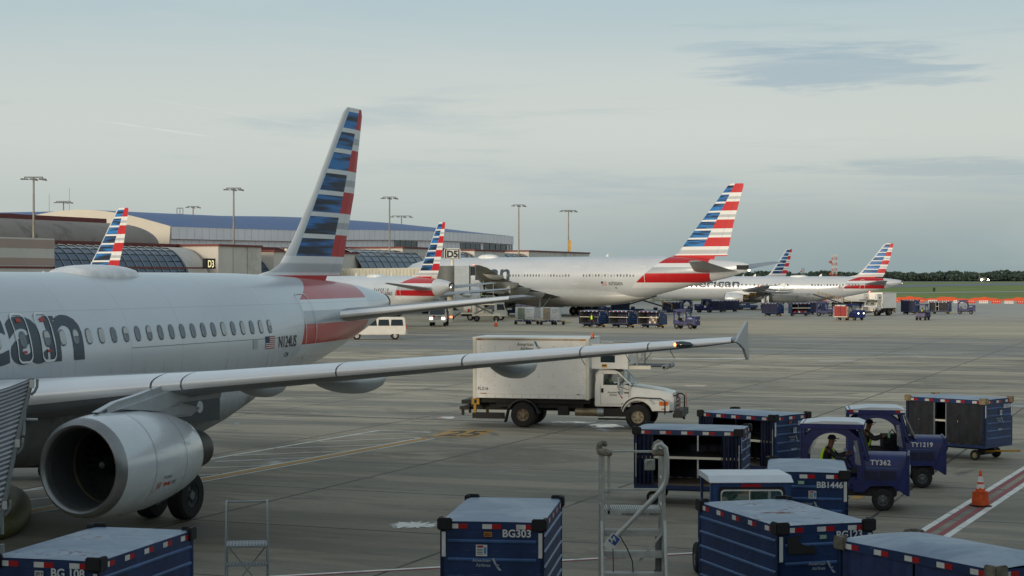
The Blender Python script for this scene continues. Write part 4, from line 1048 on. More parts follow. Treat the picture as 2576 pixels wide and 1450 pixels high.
    rings = [[Vector((-st, w * math.copysign(abs(math.cos(a)) ** .7, math.cos(a)), z + h * math.sin(a))) for a in [2 * math.pi * k / 24 for k in range(24)]] for st, z, h, w in BF]
    mb = MB(); mb.loft(rings, mat('wide belly paint', 'b4b6b2', .4, var=.03) if wide else mat('belly grey', '8b8f90', .5, dirt='4d4740', dirt_a=.6)); mb.build('belly_fairing', root, smooth=55)
    # engines
    if wide:
        for sg in (1, -1): engine(root, 20.5, sg * 9.6, 2.6, 1.62, lod=0); mb = MB(); mb.prism([(-22, 4.2), (-25, 5.2), (-31, 4.6), (-29, 3.3), (-23, 3.6)], sg * 9.6 - .25, sg * 9.6 + .25, micam); mb.build('pylon', root, bevel=.05)
        gear(root, 6, 0, .55, .4, 3.2, sp=.8)
        for sg in (1, -1): gear(root, 32.3, sg * 5.5, .66, .5, 3.4, sp=1.4, axles=3)
    else:
        for sg in (1, -1):
            E_ = engine(root, S(11.35), sg * 5.75, 1.92, 1.0, marks=(near and sg == 1), lod=1 if near else 0)
            mb = MB(); x = S(0)
            P_ = [(S(11.8), 2.98), (S(12.6), 3.18), (S(13.4), 3.27), (S(14.4), 3.42), (S(15.3), 3.45), (S(17.0), 3.3), (S(17.0), 3.0), (S(15.2), 3.0), (S(14.2), 2.75), (S(12.6), 2.9)]
            rings = [[Vector((-(a), sg * (5.75 + t_), b)) for a, b in P_] for t_ in (-.2, .2)]
            mb.prism([(-a, b) for a, b in P_], sg * 5.75 - .2, sg * 5.75 + .2, micam); py2 = mb.build('pylon', root, bevel=.13, smooth=40); mb = MB(); mb.prism([(-S(14.0), 2.72), (-S(13.6), 2.98), (-S(15.0), 3.0), (-S(15.9), 2.84), (-S(15.5), 2.68)], sg * 5.75 - .16, sg * 5.75 + .16, micam); mb.build('aft_pylon_fairing', py2, bevel=.05, smooth=40)
        gear(root, S(5.07), 0, .38, .22, 2.4, sp=.5)
        for sg in (1, -1): gear(root, S(17.9), sg * 3.8, .585, .41, 3.0)
        mb = MB()
        for sg in (1, -1): mb.box((-S(17.9), sg * 3.25, 1.9), (1.3, .06, 1.5), micam)
        mb.build('gear_door', root, bevel=.02)
    # tail cone outlet
    zc, rz, ry = pf.sec(L); mb = MB()
    if wide: mb.bb(-L - .02, -L + 1.6, .05, .55, 6.75, 7.35, interior); mb.box((-L - .05, 0, 6.65), (.2, .2, .2), lampon)
    else:
        mb.lathe([(-L, ry * 1.02), (-L - .12, ry * .98), (-L - .1, ry * .6), (-L + .1, ry * .5)], mat('exhaust metal', '4d4b48', .5), (0, 0, zc), 'x', 18); mb.box((-L - .1, ry * .5, zc - ry * .6), (.08, .1, .1), lampon if not near else darkgrey)
    mb.build('tail_cone', root, smooth=40)
    # radome and antennas
    if wide: ants = [(18.5, 1.9, .45, 1.0)]; bl = [17, 40]
    else: ants = [(S(20.5), 1.7, .2, .8)]; bl = [S(15.0), S(24)] if not near else [S(9)]
    for st, l, h_, w in ants:
        zc = lerp_table(pf.tab, st)[0]; rings = []
        for i in range(13):
            t = i / 12; k = max(.03, (1 - abs(2 * t - 1) ** 2.6)) ** .55; rings.append([Vector((-(st - l + 2 * l * t), w * k * math.cos(a), zc - .12 + (h_ + .12) * k * max(0, math.sin(a)) ** .7 - (.0 if math.sin(a) >= 0 else .1))) for a in [2 * math.pi * q / 20 for q in range(20)]])
        mb = MB(); mb.loft(rings, mat('radome white', 'e4e6e6', .35, dirt='8a8070', dirt_a=.12)); mb.build('antenna_radome', root, smooth=60)
    for st in bl:
        zc = lerp_table(pf.tab, st)[0]; mb = MB(); mb.prism([(-st, zc - .05), (-(st + .5), zc - .05), (-(st + .55), zc + .38), (-(st + .38), zc + .38)], -.03, .03, whm); mb.build('blade_antenna', root)
    # windows
    wz = 5.95 if wide else 4.33; rnd = random.Random(int(pos[0] * 10) + 5)
    hw, hh = (.115, .165) if not near else (.108, .168)
    for st in (wins or []):
        mb = MB(); pts = rrect(st - hw, st + hw, wz - hh, wz + hh, hw * .98, 4)[::1]
        c = pf.P(st, wz, .006)
        def ringat(k, off): return [pf.P(st + (a - st) * k, wz + (b - wz) * k, off) for a, b in pts]
        r0, r1 = ringat(1.16, .014), ringat(1.0, .022); n = len(r0)
        mb.add(r0 + r1, [(i, (i + 1) % n, n + (i + 1) % n, n + i) for i in range(n)], winrim)
        shade = rnd.random(); r2 = ringat(.97, .018); pm = winshade if shade < .3 else winpane
        mb.add(r2, [tuple(range(n))], pm)
        if .3 < shade < .45: mb.add([p for p in [pf.P(st + (a - st) * .97, max(b, wz + .02), .021) for a, b in pts]], [tuple(range(n))], winshade)
        mb.build('cabin_window', root)
    for (s0, s1, z0, z1, r_, w, m_) in (doors or []):
        mb = MB(); ribbon(mb, rrect(s0, s1, z0, z1, r_), w, m_, pf.P); mb.build('door', root)
    if title:
        skin_text(pf, title[0], title[1], title[2], title[3], darkletter, root, 'title_lettering', bold=.022, width=title[4])
    if reg:
        skin_text(pf, reg[0], reg[1], reg[2], reg[3], blackletter, root, 'registration_lettering', bold=.012, width=reg[4])
        if len(reg) > 5: skin_text(pf, reg[5], reg[1] * .42, reg[2] + reg[4] * .4, reg[3] - reg[1] * .62, blackletter, root, 'fleet_number', bold=.005)
        flag(pf, reg[2] - reg[1] * 1.8, reg[3] - .02 * reg[1], reg[1] * 1.25, reg[1] * .76, root)
    return root, pf
# near aircraft
w0 = 16.35
nearw = [14.85, 15.75] + [w0 + .533 * i for i in range(20)] + [13.9 - .533 * i for i in range(6)]
A1, pfA = airliner('large silver narrow-body airliner filling the left foreground, its striped tail tallest in the picture', (-17.98, 26.3), .35656, 'A', near=True,
    wins=nearw, title=('American', 2.12, 4.85, 3.84, 12.3), reg=('N124US', .47, 26.98, 3.70, 1.28, '124'),
    doors=[(14.58, 15.12, 3.80, 4.93, .16, .05, whline), (15.48, 16.02, 3.80, 4.93, .16, .05, whline), (29.0, 29.85, 3.3, 5.25, .2, .035, whline), (4.9, 5.75, 3.4, 5.3, .2, .03, whline)])
mb = MB(); rm = mat('exit red', 'b5332a', .5)
for st in (14.85, 15.75):
    for z, h_, w in ((4.76, .045, .08), (4.05, .03, .06)): mb.add([pfA.P(st - w, z - h_, .026), pfA.P(st + w, z - h_, .026), pfA.P(st + w, z + h_, .026), pfA.P(st - w, z + h_, .026)], [(0, 1, 2, 3)], rm)
mb.build_each('exit_placard', A1)
mb = MB(); mb.add([pfA.P(s, z) for s, z in rrect(25.38, 25.66, 3.72, 3.98, .05, 3)], [tuple(range(len(rrect(25.38, 25.66, 3.72, 3.98, .05, 3))))], mat('hatch paint', 'a4abae', .35)); mb.build('service_hatch', A1)
mb = MB(); z = 3.98
for i in range(30): a, b = 19.2 + i * .27, 19.2 + (i + 1) * .27; mb.add([pfA.P(a, z, .006), pfA.P(b, z, .006), pfA.P(b, z + .012, .006), pfA.P(a, z + .012, .006)], [(0, 1, 2, 3)], mat('panel gap', '4f5356', .7))
mb.build('panel_seam', A1)
mb = MB(); mb.add([(-st, 2.15, z) for st, z in ((20.6, 2.68), (23.2, 2.55), (23.2, 1.9), (20.6, 1.95))], [(0, 1, 2, 3)], mat('dark vent panel', '33383b', .6)); vp = mb.build('vent_panel', A1)
for st, z, r_ in ((22.15, 2.32, .16), (21.1, 2.42, .1)):
    mb = MB(); mb.lathe([(0, r_), (.006, r_), (.006, .001)], mat('cap grey', '9a9f9f', .5), (-st, 2.152, z), 'y', 16); mb.build('round_cap', vp)
# mid-distance aircraft
mw = [6.9 + .533 * i for i in range(40) if not 15 < i < 19]
airliner('narrow-body airliner seen from behind beside the gate sign, small red-banded tail', (-25.8, 216.1), 2.607, 'A', reg=('N760US', .5, 26.6, 3.75, 1.6), wins=[24 + .533 * i for i in range(7)],
    doors=[(29.0, 29.85, 3.3, 5.25, .2, .05, whline)])
airliner('narrow-body airliner at the far left showing only its striped tail above the foreground fuselage', (-59.4, 170.6), 2.299, 'A')
airliner('distant airliner showing only its small striped tail between two others', (25.75, 344.5), 1.055, 'A')
S3 = lambda s: s + 4.27 + (2.67 if s > 20 else 0)
w3 = [6.9 + .533 * i for i in range(54) if not (4 < i < 8 or 29 < i < 34)]
airliner('long narrow-body airliner broadside at the far right with a dark title along its forward body', (24.53, 317.4), 1.926, 'A', plug=(4.27, 2.67), wins=[9.3 + .5 * i for i in range(12)] + [17 + .74 * i for i in range(13)] + [29.6 + .533 * i for i in range(17) if i not in (0,)],
    title=('American', 2.05, 5.4, 3.92, 11.9), reg=('N567UW', .5, 35.6, 3.75, 1.7),
    doors=[(12.6, 13.5, 3.0, 5.05, .2, .06, whline), (27.6, 28.4, 3.0, 5.05, .2, .06, whline), (38.3, 39.1, 3.3, 5.25, .2, .06, whline), (4.9, 5.75, 3.4, 5.3, .2, .05, whline)])
airliner('wide-body twin-aisle airliner in the centre, the largest striped tail behind the white truck', (-18.2, 277.5), R(127.65), 'W', wins=[24.5 + .533 * i for i in range(22)] + [38.3 + .533 * i for i in range(17)] + [20 + .533 * i for i in range(5)],
    title=('American', 3.2, 8.2, 5.35, 16.7), reg=('N750AN', .72, 42.6, 4.55, 2.3, '7BJ'),
    doors=[(47.2, 48.6, 4.7, 7.2, .25, .08, whline), (36.1, 37.4, 4.7, 7.2, .25, .08, whline), (17, 18.2, 4.7, 7.2, .25, .08, whline)])
# ------------------------------------------------------------------ baggage carts. +X is the lettered end, -Y the open or visible long side
def roofmat():
    m, nt, b = newmat('faded blue roof'); ge = nt.nodes.new('ShaderNodeNewGeometry'); p = ge.outputs['Position']; tc = nt.nodes.new('ShaderNodeTexCoord')
    n1 = noise(nt, p, 1.1, 6, .65, .6); n2 = noise(nt, p, 2.6, 9, .8, 1.2); x, y, z = sep(nt, p); n3 = noise(nt, comb(nt, x * 1.5, y * 7, z), 1.1, 5, .7)
    c = mixc(nt, smooth(n1, .35, .65), hexc('66798f'), hexc('8f9dab')); c = mixc(nt, smooth(n3, .5, .7) * .4, c, hexc('5c74a0'))
    inf = nt.nodes.new('ShaderNodeObjectInfo'); col = sep(nt, inf.outputs['Color'])[0]
    rust = smooth(n2, .53, .60) * smooth(n1, .45, .6) * (col > .5)
    c = mixc(nt, rust, c, hexc('6a4434')); nt.links.new(c, b.inputs['Base Color'])
    r_ = .34 + n1 * .2 + rust * .3; nt.links.new(r_.s, b.inputs['Roughness'])
    bn = nt.nodes.new('ShaderNodeBump'); bn.inputs['Strength'].default_value = .5; bn.inputs['Distance'].default_value = .03
    nb = noise(nt, comb(nt, x * 1.2, y * 3, z), 1.3, 3); nt.links.new(nb.s, bn.inputs['Height']); nt.links.new(bn.outputs[0], b.inputs['Normal'])
    return m
roofm = roofmat()
whiteroof = mat('dusty white roof', 'c3cad0', .4, var=.06, vs=2, dirt='8b8f92', dirt_a=.4)
stickerw = mat('sticker white', 'c8cbc8', .5); stickerb = mat('sticker blue', '3f86b8', .5); green = mat('sticker green', '2f7a4a', .5); orst = mat('sticker orange', 'd08028', .5)
def curtain(x0, x1, y, z0, z1, m, folds, amp, name, parent, seed=0):
    rnd = random.Random(seed); n = folds * 6; mb = MB(); rows = []
    for z, k in ((z1, .4), ((z0 + z1) / 2, .9), (z0, 1.2)):
        rows.append([Vector((x0 + (x1 - x0) * i / n, y + amp * k * math.sin(i / 6 * 2 * math.pi + .4 * math.sin(i)) + amp * .2 * rnd.uniform(-1, 1), z)) for i in range(n + 1)])
    mb.loft(rows, m, caps=False, closed=False); return mb.build(name, parent, smooth=80)
def tape(mb, a, b, up, out, n, h=.075, seg=.15, first='w'):
    """n white-red pairs spread along the edge a..b"""
    a, b = Vector(a), Vector(b); L = (b - a).length; d = (b - a).normalized(); up = Vector(up); o = Vector(out) * .004
    for i in range(n):
        c = L * (i + .5) / n - seg
        p = a + d * c + o; q = p + d * seg; e = p + d * seg * 2; mb.add([p, q, e, e + up * h, q + up * h, p + up * h], [(0, 1, 4, 5)], whm); mb.f.append([len(mb.v) - 5, len(mb.v) - 4, len(mb.v) - 3, len(mb.v) - 2]); mb.m.append(mb.mi(redm))
def logo(parent, org, right, up, s, m1=None, mid=None, m2=None):
    """slanted flight-symbol mark: upper blade, beak, lower blade"""
    r, u = Vector(right), Vector(up); o = Vector(org)
    def P(a, b): return o + r * a * s + u * b * s
    mb = MB(); m1 = m1 or greyletter
    mb.add([P(0, 1), P(.2, 1), P(.42, .52), P(.24, .50)], [(0, 1, 2, 3)], m1)
    mb.add([P(.25, .47), P(.60, .50), P(.62, .42), P(.44, .38), P(.34, .36)], [(0, 1, 2, 3, 4)], mid or m1)
    mb.add([P(.36, .33), P(.55, .33), P(.84, 0), P(.58, 0)], [(0, 1, 2, 3)], m2 or m1)
    return mb.build('emblem', parent)
def brandtext(parent, org, right, up, s, m, lm=None):
    o = Vector(org); u = Vector(up)
    lettering('airline_lettering', 'American', s, m, parent, o, right, up, align='r')
    lettering('airline_lettering', 'Airlines', s, m, parent, o - u * s * 1.0, right, up, align='r')
def cart(label, pos, rz, num=None, kind='BB', L=2.75, W=1.62, H=1.90, year=None, state='open', low=False, padm=None, tare=None, rust=0, side=-1, group='blue baggage carts', bulge=.07, nocart=False, bodym=None, endm=None, narrow=.72, towend=True, colr=None, rimm=None, lift=False, sticker=True, numx=None, boxes=False, white_frame=False):
    root = thing('baggage_cart', label, 'baggage cart', (pos[0], pos[1], 0), rz, group); padm = padm or black; bm_ = bodym or blue; Z0 = .50; hx, hy = L / 2, W / 2
    mb = MB(); mb.bb(-hx, hx, -hy, hy, Z0 - .10, Z0, bm_ if not white_frame else offwhite); mb.bb(-hx + .1, hx - .1, -.12, .12, Z0 - .22, Z0 - .1, darkgrey); mb.build('deck', root, bevel=.01)
    if not low:
        mb = MB(); mb.bb(-hx + .05, hx - .05, -hy + .05, hy - .05, Z0 + .003, Z0 + .02, wood); mb.build('deck_floor', root)
    # roof: fascia plus crowned top
    mb = MB(); n = 8; fasc = .13
    for (a, b, c, d) in ((-hx, hx, -hy, -hy + .04), (-hx, hx, hy - .04, hy), (-hx, -hx + .04, -hy + .04, hy - .04), (hx - .04, hx, -hy + .04, hy - .04)): mb.bb(a, b, c, d, H - fasc, H, bm_)
    mb.build('roof_edge', root, bevel=.006)
    rows = [[Vector((-hx + .01 + (L - .02) * i / 6, -hy + .01 + (W - .02) * k / n, H + .003 + bulge * math.sin(math.pi * k / n) ** .7 * (1 if 0 < i < 6 else .25))) for k in range(n + 1)] for i in range(7)]
    mb = MB(); mb.loft(rows, roofm, caps=False, closed=False); rr = mb.build('roof', root, smooth=60); rr.color = (1, 1, 1, 1) if rust else (0, 0, 0, 1)
    if not low:
        mb = MB(); mb.bb(-hx + .04, hx - .04, -hy + .04, hy - .04, H - .04, H - .02, interior); mb.build('ceiling', root)
    # end walls with pressed ribs
    for s in (-1, 1):
        mb = MB(); x0, x1 = sorted((s * hx, s * (hx - .05))); mb.bb(x0, x1, -hy, hy, Z0, H - fasc, bm_ if endm is None else endm); e = mb.build('end_wall', root)
        rb = MB(); nr = 5 if kind == 'BB' else 4
        for i in range(nr):
            z = Z0 + (H - fasc - Z0) * (i + .8) / (nr + .4); x = s * (hx + .012); rb.prism([(z - .028, 0), (z, s * .022), (z + .028, 0)], -hy + .14, hy - .14, bluel, 'z') if False else rb.add([(s * hx, y, z + dz) if q == 0 else (s * (hx + .02), y, z + dz * .4) for y in (-hy + .12, hy - .12) for dz, q in ((-.03, 0), (-.03, 1), (.03, 1), (.03, 0))], [(0, 1, 5, 4), (1, 2, 6, 5), (2, 3, 7, 6), (0, 3, 2, 1), (4, 5, 6, 7)], bluel if bodym is None else bm_)
        rb.build_each('wall_rib', e)
        ps = MB()
        for t in (-1, 1): ps.bb(min(s * hx, s * (hx + .006)), max(s * hx, s * (hx + .006)), t * (hy - .055) - .03, t * (hy - .055) + .03, H - fasc - .42, H - fasc - .03, whm)
        ps.build_each('reflective_strip', e)
    # long sides
    for s in (-1, 1):
        y = s * (hy - .03)
        for x in (-hx + .035, hx - .035): posts = MB(); posts.bb(x - .035, x + .035, y - .03, y + .03, Z0, H - fasc, bm_ if not white_frame else offwhite); posts.build('corner_post', root)
        if low: continue
        st_ = state if s == side else ('closed' if state != 'ribbed' else 'ribbed')
        if st_ == 'ribbed':
            mb = MB(); mb.bb(-hx + .07, hx - .07, min(y, y + .02 * s), max(y, y + .02 * s), Z0, H - fasc, bm_); e = mb.build('side_wall', root); rb = MB()
            for i in range(5):
                z = Z0 + (H - fasc - Z0) * (i + .75) / 5.2; yy = y + .02 * s; rb.add([(x, yy + (0 if q == 0 else s * .022), z + dz * (1 if q == 0 else .4)) for x in (-hx + .08, hx - .08) for dz, q in ((-.03, 0), (-.03, 1), (.03, 1), (.03, 0))], [(0, 1, 5, 4), (1, 2, 6, 5), (2, 3, 7, 6), (0, 3, 2, 1), (4, 5, 6, 7)], bluel)
            rb.build_each('wall_rib', e)
        elif st_ == 'open':
            curtain(-hx + .08, -hx + .5, y, Z0 + .02, H - fasc, blued, 4, .045, 'curtain', root, 1); curtain(hx - .5, hx - .1, y, Z0 + .02, H - fasc, blued, 4, .045, 'curtain', root, 2)
            mb = MB(); mb.bb(-hx + .04, -hx + .07, s * (hy + .001) - .003, s * (hy + .001) + .003, Z0 + .2, H - .35, steel); mb.bb(hx - .07, hx - .04, s * (hy + .001) - .003, s * (hy + .001) + .003, Z0 + .1, H - .35, steel); mb.build_each('curtain_rail', root)
        elif st_ == 'gap':
            curtain(-hx + .08, -hx + 1.0, y, Z0 + .02, H - fasc, grim, 3, .03, 'curtain', root, 3); curtain(-hx + 1.45, hx - .08, y, Z0 + .02, H - fasc, grim, 4, .03, 'curtain', root, 4)
            mb = MB(); mb.bb(-hx + 1.0, -hx + 1.03, y - .02, y + .02, Z0, H - fasc, steel); mb.bb(-hx + 1.42, -hx + 1.45, y - .02, y + .02, Z0, H - fasc, steel); mb.build_each('curtain_rail', root)
        elif st_ == 'closed':
            curtain(-hx + .08, -.02, y, Z0 + .02, H - fasc, colr or blued, 5, .02, 'curtain', root, 5); curtain(.02, hx - .08, y, Z0 + .02, H - fasc, colr or blued, 5, .02, 'curtain', root, 6)
        elif st_ == 'half':
            curtain(-hx + .08, -hx + .7, y, Z0 + .02, H - fasc, grim, 3, .03, 'curtain', root, 7)
        elif st_ == 'bare':
            mb = MB(); mb.bb(-hx + .1, -hx + .13, -hy + .1, hy - .1, Z0, H - .1, greyint); mb.build('inner_wall', root)
    if state in ('open', 'gap', 'half', 'bare') and not low:
        mb = MB(); z = (Z0 + H) / 2 + .0; mb.bb(-hx + .06, hx - .06, -hy + .08, hy - .08, z, z + .02, interior); mb.bb(-hx + .06, hx - .06, side * (hy - .07) - .012, side * (hy - .07) + .012, z - .03, z + .03, offwhite); mb.build('shelf', root)
    if boxes:
        mb = MB(); rnd = random.Random(3)
        for i in range(5):
            for j in range(3): mb.box((.0 + i * .22, side * .3, Z0 + .16 + j * .27), (.2, .4, .25), wood if (i + j) % 3 else beige)
        mb.build_each('carton', root)
    # tape on the fascia
    tp = MB()
    tape(tp, (-hx, -hy, H - .105), (hx, -hy, H - .105), (0, 0, 1), (0, -1, 0), 5 if L > 2 else 3); tape(tp, (hx, hy, H - .105), (-hx, hy, H - .105), (0, 0, 1), (0, 1, 0), 5)
    tape(tp, (hx, -hy + .02, H - .105), (hx, hy - .02, H - .105), (0, 0, 1), (1, 0, 0), 3); tape(tp, (-hx, hy, H - .105), (-hx, -hy, H - .105), (0, 0, 1), (-1, 0, 0), 3); tp.build_each('reflective_tape', root)
    # corner bumpers, ribbed rubber
    if not low or True:
        for sx in (-1, 1):
            for sy in (-1, 1):
                mb = MB(); x, y = sx * (hx + .0), sy * (hy + .0)
                pts = [(sx * (hx - .19), y + sy * .045), (x + sx * .045, y + sy * .045), (x + sx * .045, sy * (hy - .19)), (x - sx * .035, sy * (hy - .19)), (x - sx * .035, y - sy * .035), (sx * (hx - .19), y - sy * .035)]
                mb.prism(pts, H - .13, H + .06, padm, 'z'); mb.build('corner_bumper', root, bevel=.018)
    # lettering on the +X end
    X = hx + .026; r_, u_ = (0, 1, 0), (0, 0, 1)
    if num: lettering('cart_number', num, .165 if numx is None else numx, letter, root, (X, hy - (.1 if kind == 'BB' else .2), H - (.28 if kind == 'BB' else .222)), r_, u_, bold=.025, align='r', narrow=1.0)
    if num and not low:
        brandtext(root, (X, (.1 if kind != 'BG' else -.02), H - .62), r_, u_, .075, greyletter); logo(root, (X, (.12 if kind != 'BG' else .0), H - .75), r_, u_, .19)
        if sticker:
            mb = MB(); yy, zz = (.1, H - .42) if kind != 'BG' else (-.16, H - .44); sz = .075 if kind != 'BG' else .09
            mb.add([(X, yy - sz, zz - sz), (X, yy + sz, zz - sz), (X, yy + sz, zz + sz), (X, yy - sz, zz + sz)], [(0, 1, 2, 3)], stickerw)
            mb.add([(X + .002, yy - sz * .75, zz + sz * .5), (X + .002, yy + sz * .3, zz + sz * .5), (X + .002, yy + sz * .3, zz + sz * .85), (X + .002, yy - sz * .75, zz + sz * .85)], [(0, 1, 2, 3)], redm)
            mb.add([(X + .002, yy + sz * .4, zz - sz * .6), (X + .002, yy + sz * .85, zz - sz * .6), (X + .002, yy + sz * .85, zz + sz * .6), (X + .002, yy + sz * .4, zz + sz * .6)], [(0, 1, 2, 3)], stickerb)
            for k in range(4): zz2 = zz + sz * (.2 - .28 * k); mb.add([(X + .002, yy - sz * .8, zz2 - .006), (X + .002, yy + sz * .2, zz2 - .006), (X + .002, yy + sz * .2, zz2 + .004), (X + .002, yy - sz * .8, zz2 + .004)], [(0, 1, 2, 3)], blackletter)
            mb.build('instruction_sticker', root)
    if year:
        yt, ym, yl = year; yy = -.06 if kind == 'BG' else -.12; zz = H - fasc - .055
        mb = MB(); mb.add([(X, yy - .065, zz - .038), (X, yy + .065, zz - .038), (X, yy + .065, zz + .038), (X, yy - .065, zz + .038)], [(0, 1, 2, 3)], ym); yo = mb.build('year_sticker', root)
        if yt: lettering('year_figures', yt, .07, yl, yo, (X + .003, yy, zz - .025), r_, u_, bold=.03, align='c', narrow=.8)
    if tare and not low: lettering('weight_lettering', tare, .08, letter, root, (X, .05, H - .97), r_, u_, align='c', narrow=.75)
    # running gear
    wr = .165
    for sx in (-1, 1):
        ax_ = MB(); ax_.cyl((sx * (hx - .45), -hy + .18, wr), (sx * (hx - .45), hy - .18, wr), .035, darkgrey, 8); ax_.bb(sx * (hx - .45) - .12, sx * (hx - .45) + .12, -.3, .3, wr, Z0 - .1, darkgrey); ax_.build('axle', root)
        for sy in (-1, 1): wheel(root, sx * (hx - .45), sy * (hy - .22), wr, wr, .11, rimm or (rimw if not low else rimg), side=sy, n=20 if not low else 12)
    if towend:
        mb = MB(); mb.cyl((hx - .45, 0, .25), (hx + .75, 0, .33), .03, yelld, 6); mb.cyl((hx - .45, .25, .25), (hx + .3, 0, .3), .022, yelld, 6); mb.cyl((hx - .45, -.25, .25), (hx + .3, 0, .3), .022, yelld, 6); mb.build('tow_bar', root)
    return root
pad_old = mat('scuffed bumper', '6f6a5c', .8, var=.35, vs=9, dirt='26251f', dirt_a=.8, dirt_s=6)
pad_tan = mat('tan bumper', '8e7f60', .8, var=.3, vs=8, dirt='3a3428', dirt_a=.6, dirt_s=5)
BGW = dict(kind='BG', L=3.05, W=1.64, state='ribbed', bulge=.02, towend=False)
c303 = cart('blue ribbed baggage cart in the bottom centre with an orange sticker and corner number', (-.13, 29.05), R(-97), num='BG303', year=('2022', orst, blackletter), narrow=.85, **BGW)
c108 = cart('blue ribbed baggage cart in the bottom left corner under the engine, white sticker', (-6.0, 25.36), R(-104), num='BG 108', year=('2019', stickerw, blackletter), rust=1, narrow=.85, **BGW)
c123 = cart('blue ribbed baggage cart with rust-scratched roof and a patch of peeled paint', (4.42, 28.75), R(-72.5), num='BG123', year=('2020', green, letter), rust=1, narrow=.85, sticker=False, **BGW)
mb = MB(); rnd = random.Random(2); X = 1.525 + .026; pts = [(-.62, 1.76), (-.1, 1.76)] + [(-.15 - .05 * k + rnd.uniform(-.03, .03), 1.72 - .012 * k * k) for k in range(5)] + [(-.12, 1.46), (-.1, 1.38), (-.62, 1.38)]
pts = [(-.68, 1.73), (-.42, 1.755), (-.5, 1.68), (-.42, 1.62), (-.33, 1.58), (-.24, 1.6), (-.22, 1.55), (-.16, 1.53), (-.19, 1.48), (-.12, 1.46), (-.66, 1.47)]
mb.add([(X, a, b) for a, b in pts], [tuple(range(len(pts)))], mat('bare dark patch', '20201f', .8)); mb.build('peeled_patch', c123)
cR = cart('blue baggage cart with closed canvas curtains cut by the bottom right corner, scuffed corner bumpers', (6.20, 24.72), R(-60), L=3.15, W=1.5, state='closed', padm=pad_old, bulge=.12, towend=False, colr=mat('blue canvas', '1c2f5c', .5, var=.25, vs=5, bump=.3))
cart('blue baggage cart with a green year sticker directly before the two driven tractors', (6.0, 35.75), R(-99), num='BB1446', L=2.6, W=1.58, year=('2020', green, letter), state='ribbed', bulge=.06, towend=False, side=1, narrow=.8)
cart('open-sided blue baggage cart with shelf and tied-back curtains behind the metal stand', (4.62, 44.9), R(-15), num='BB3270', L=2.72, W=1.75, state='open', year=('', orst, blackletter), tare='TARE WT 1959', rimm=rimw, bulge=.05)
cart('open blue baggage cart behind another open cart, before the truck nose', (6.85, 49.75), R(-44), num='BB5200', L=2.62, W=1.7, state='open', year=('', mat('sticker rust', '8a4a20', .6), blackletter), tare='TARE WT', bulge=.05)
cart('blue baggage cart with grimy dark curtains parted in the middle, at the right edge', (14.3, 56.2), R(-44), num='BB3584', L=2.8, W=1.75, state='gap', padm=pad_tan, tare='TARE WT', rimm=mat('yellowed rim', 'a8a07c', .6, dirt='55503a', dirt_a=.6), bulge=.05)

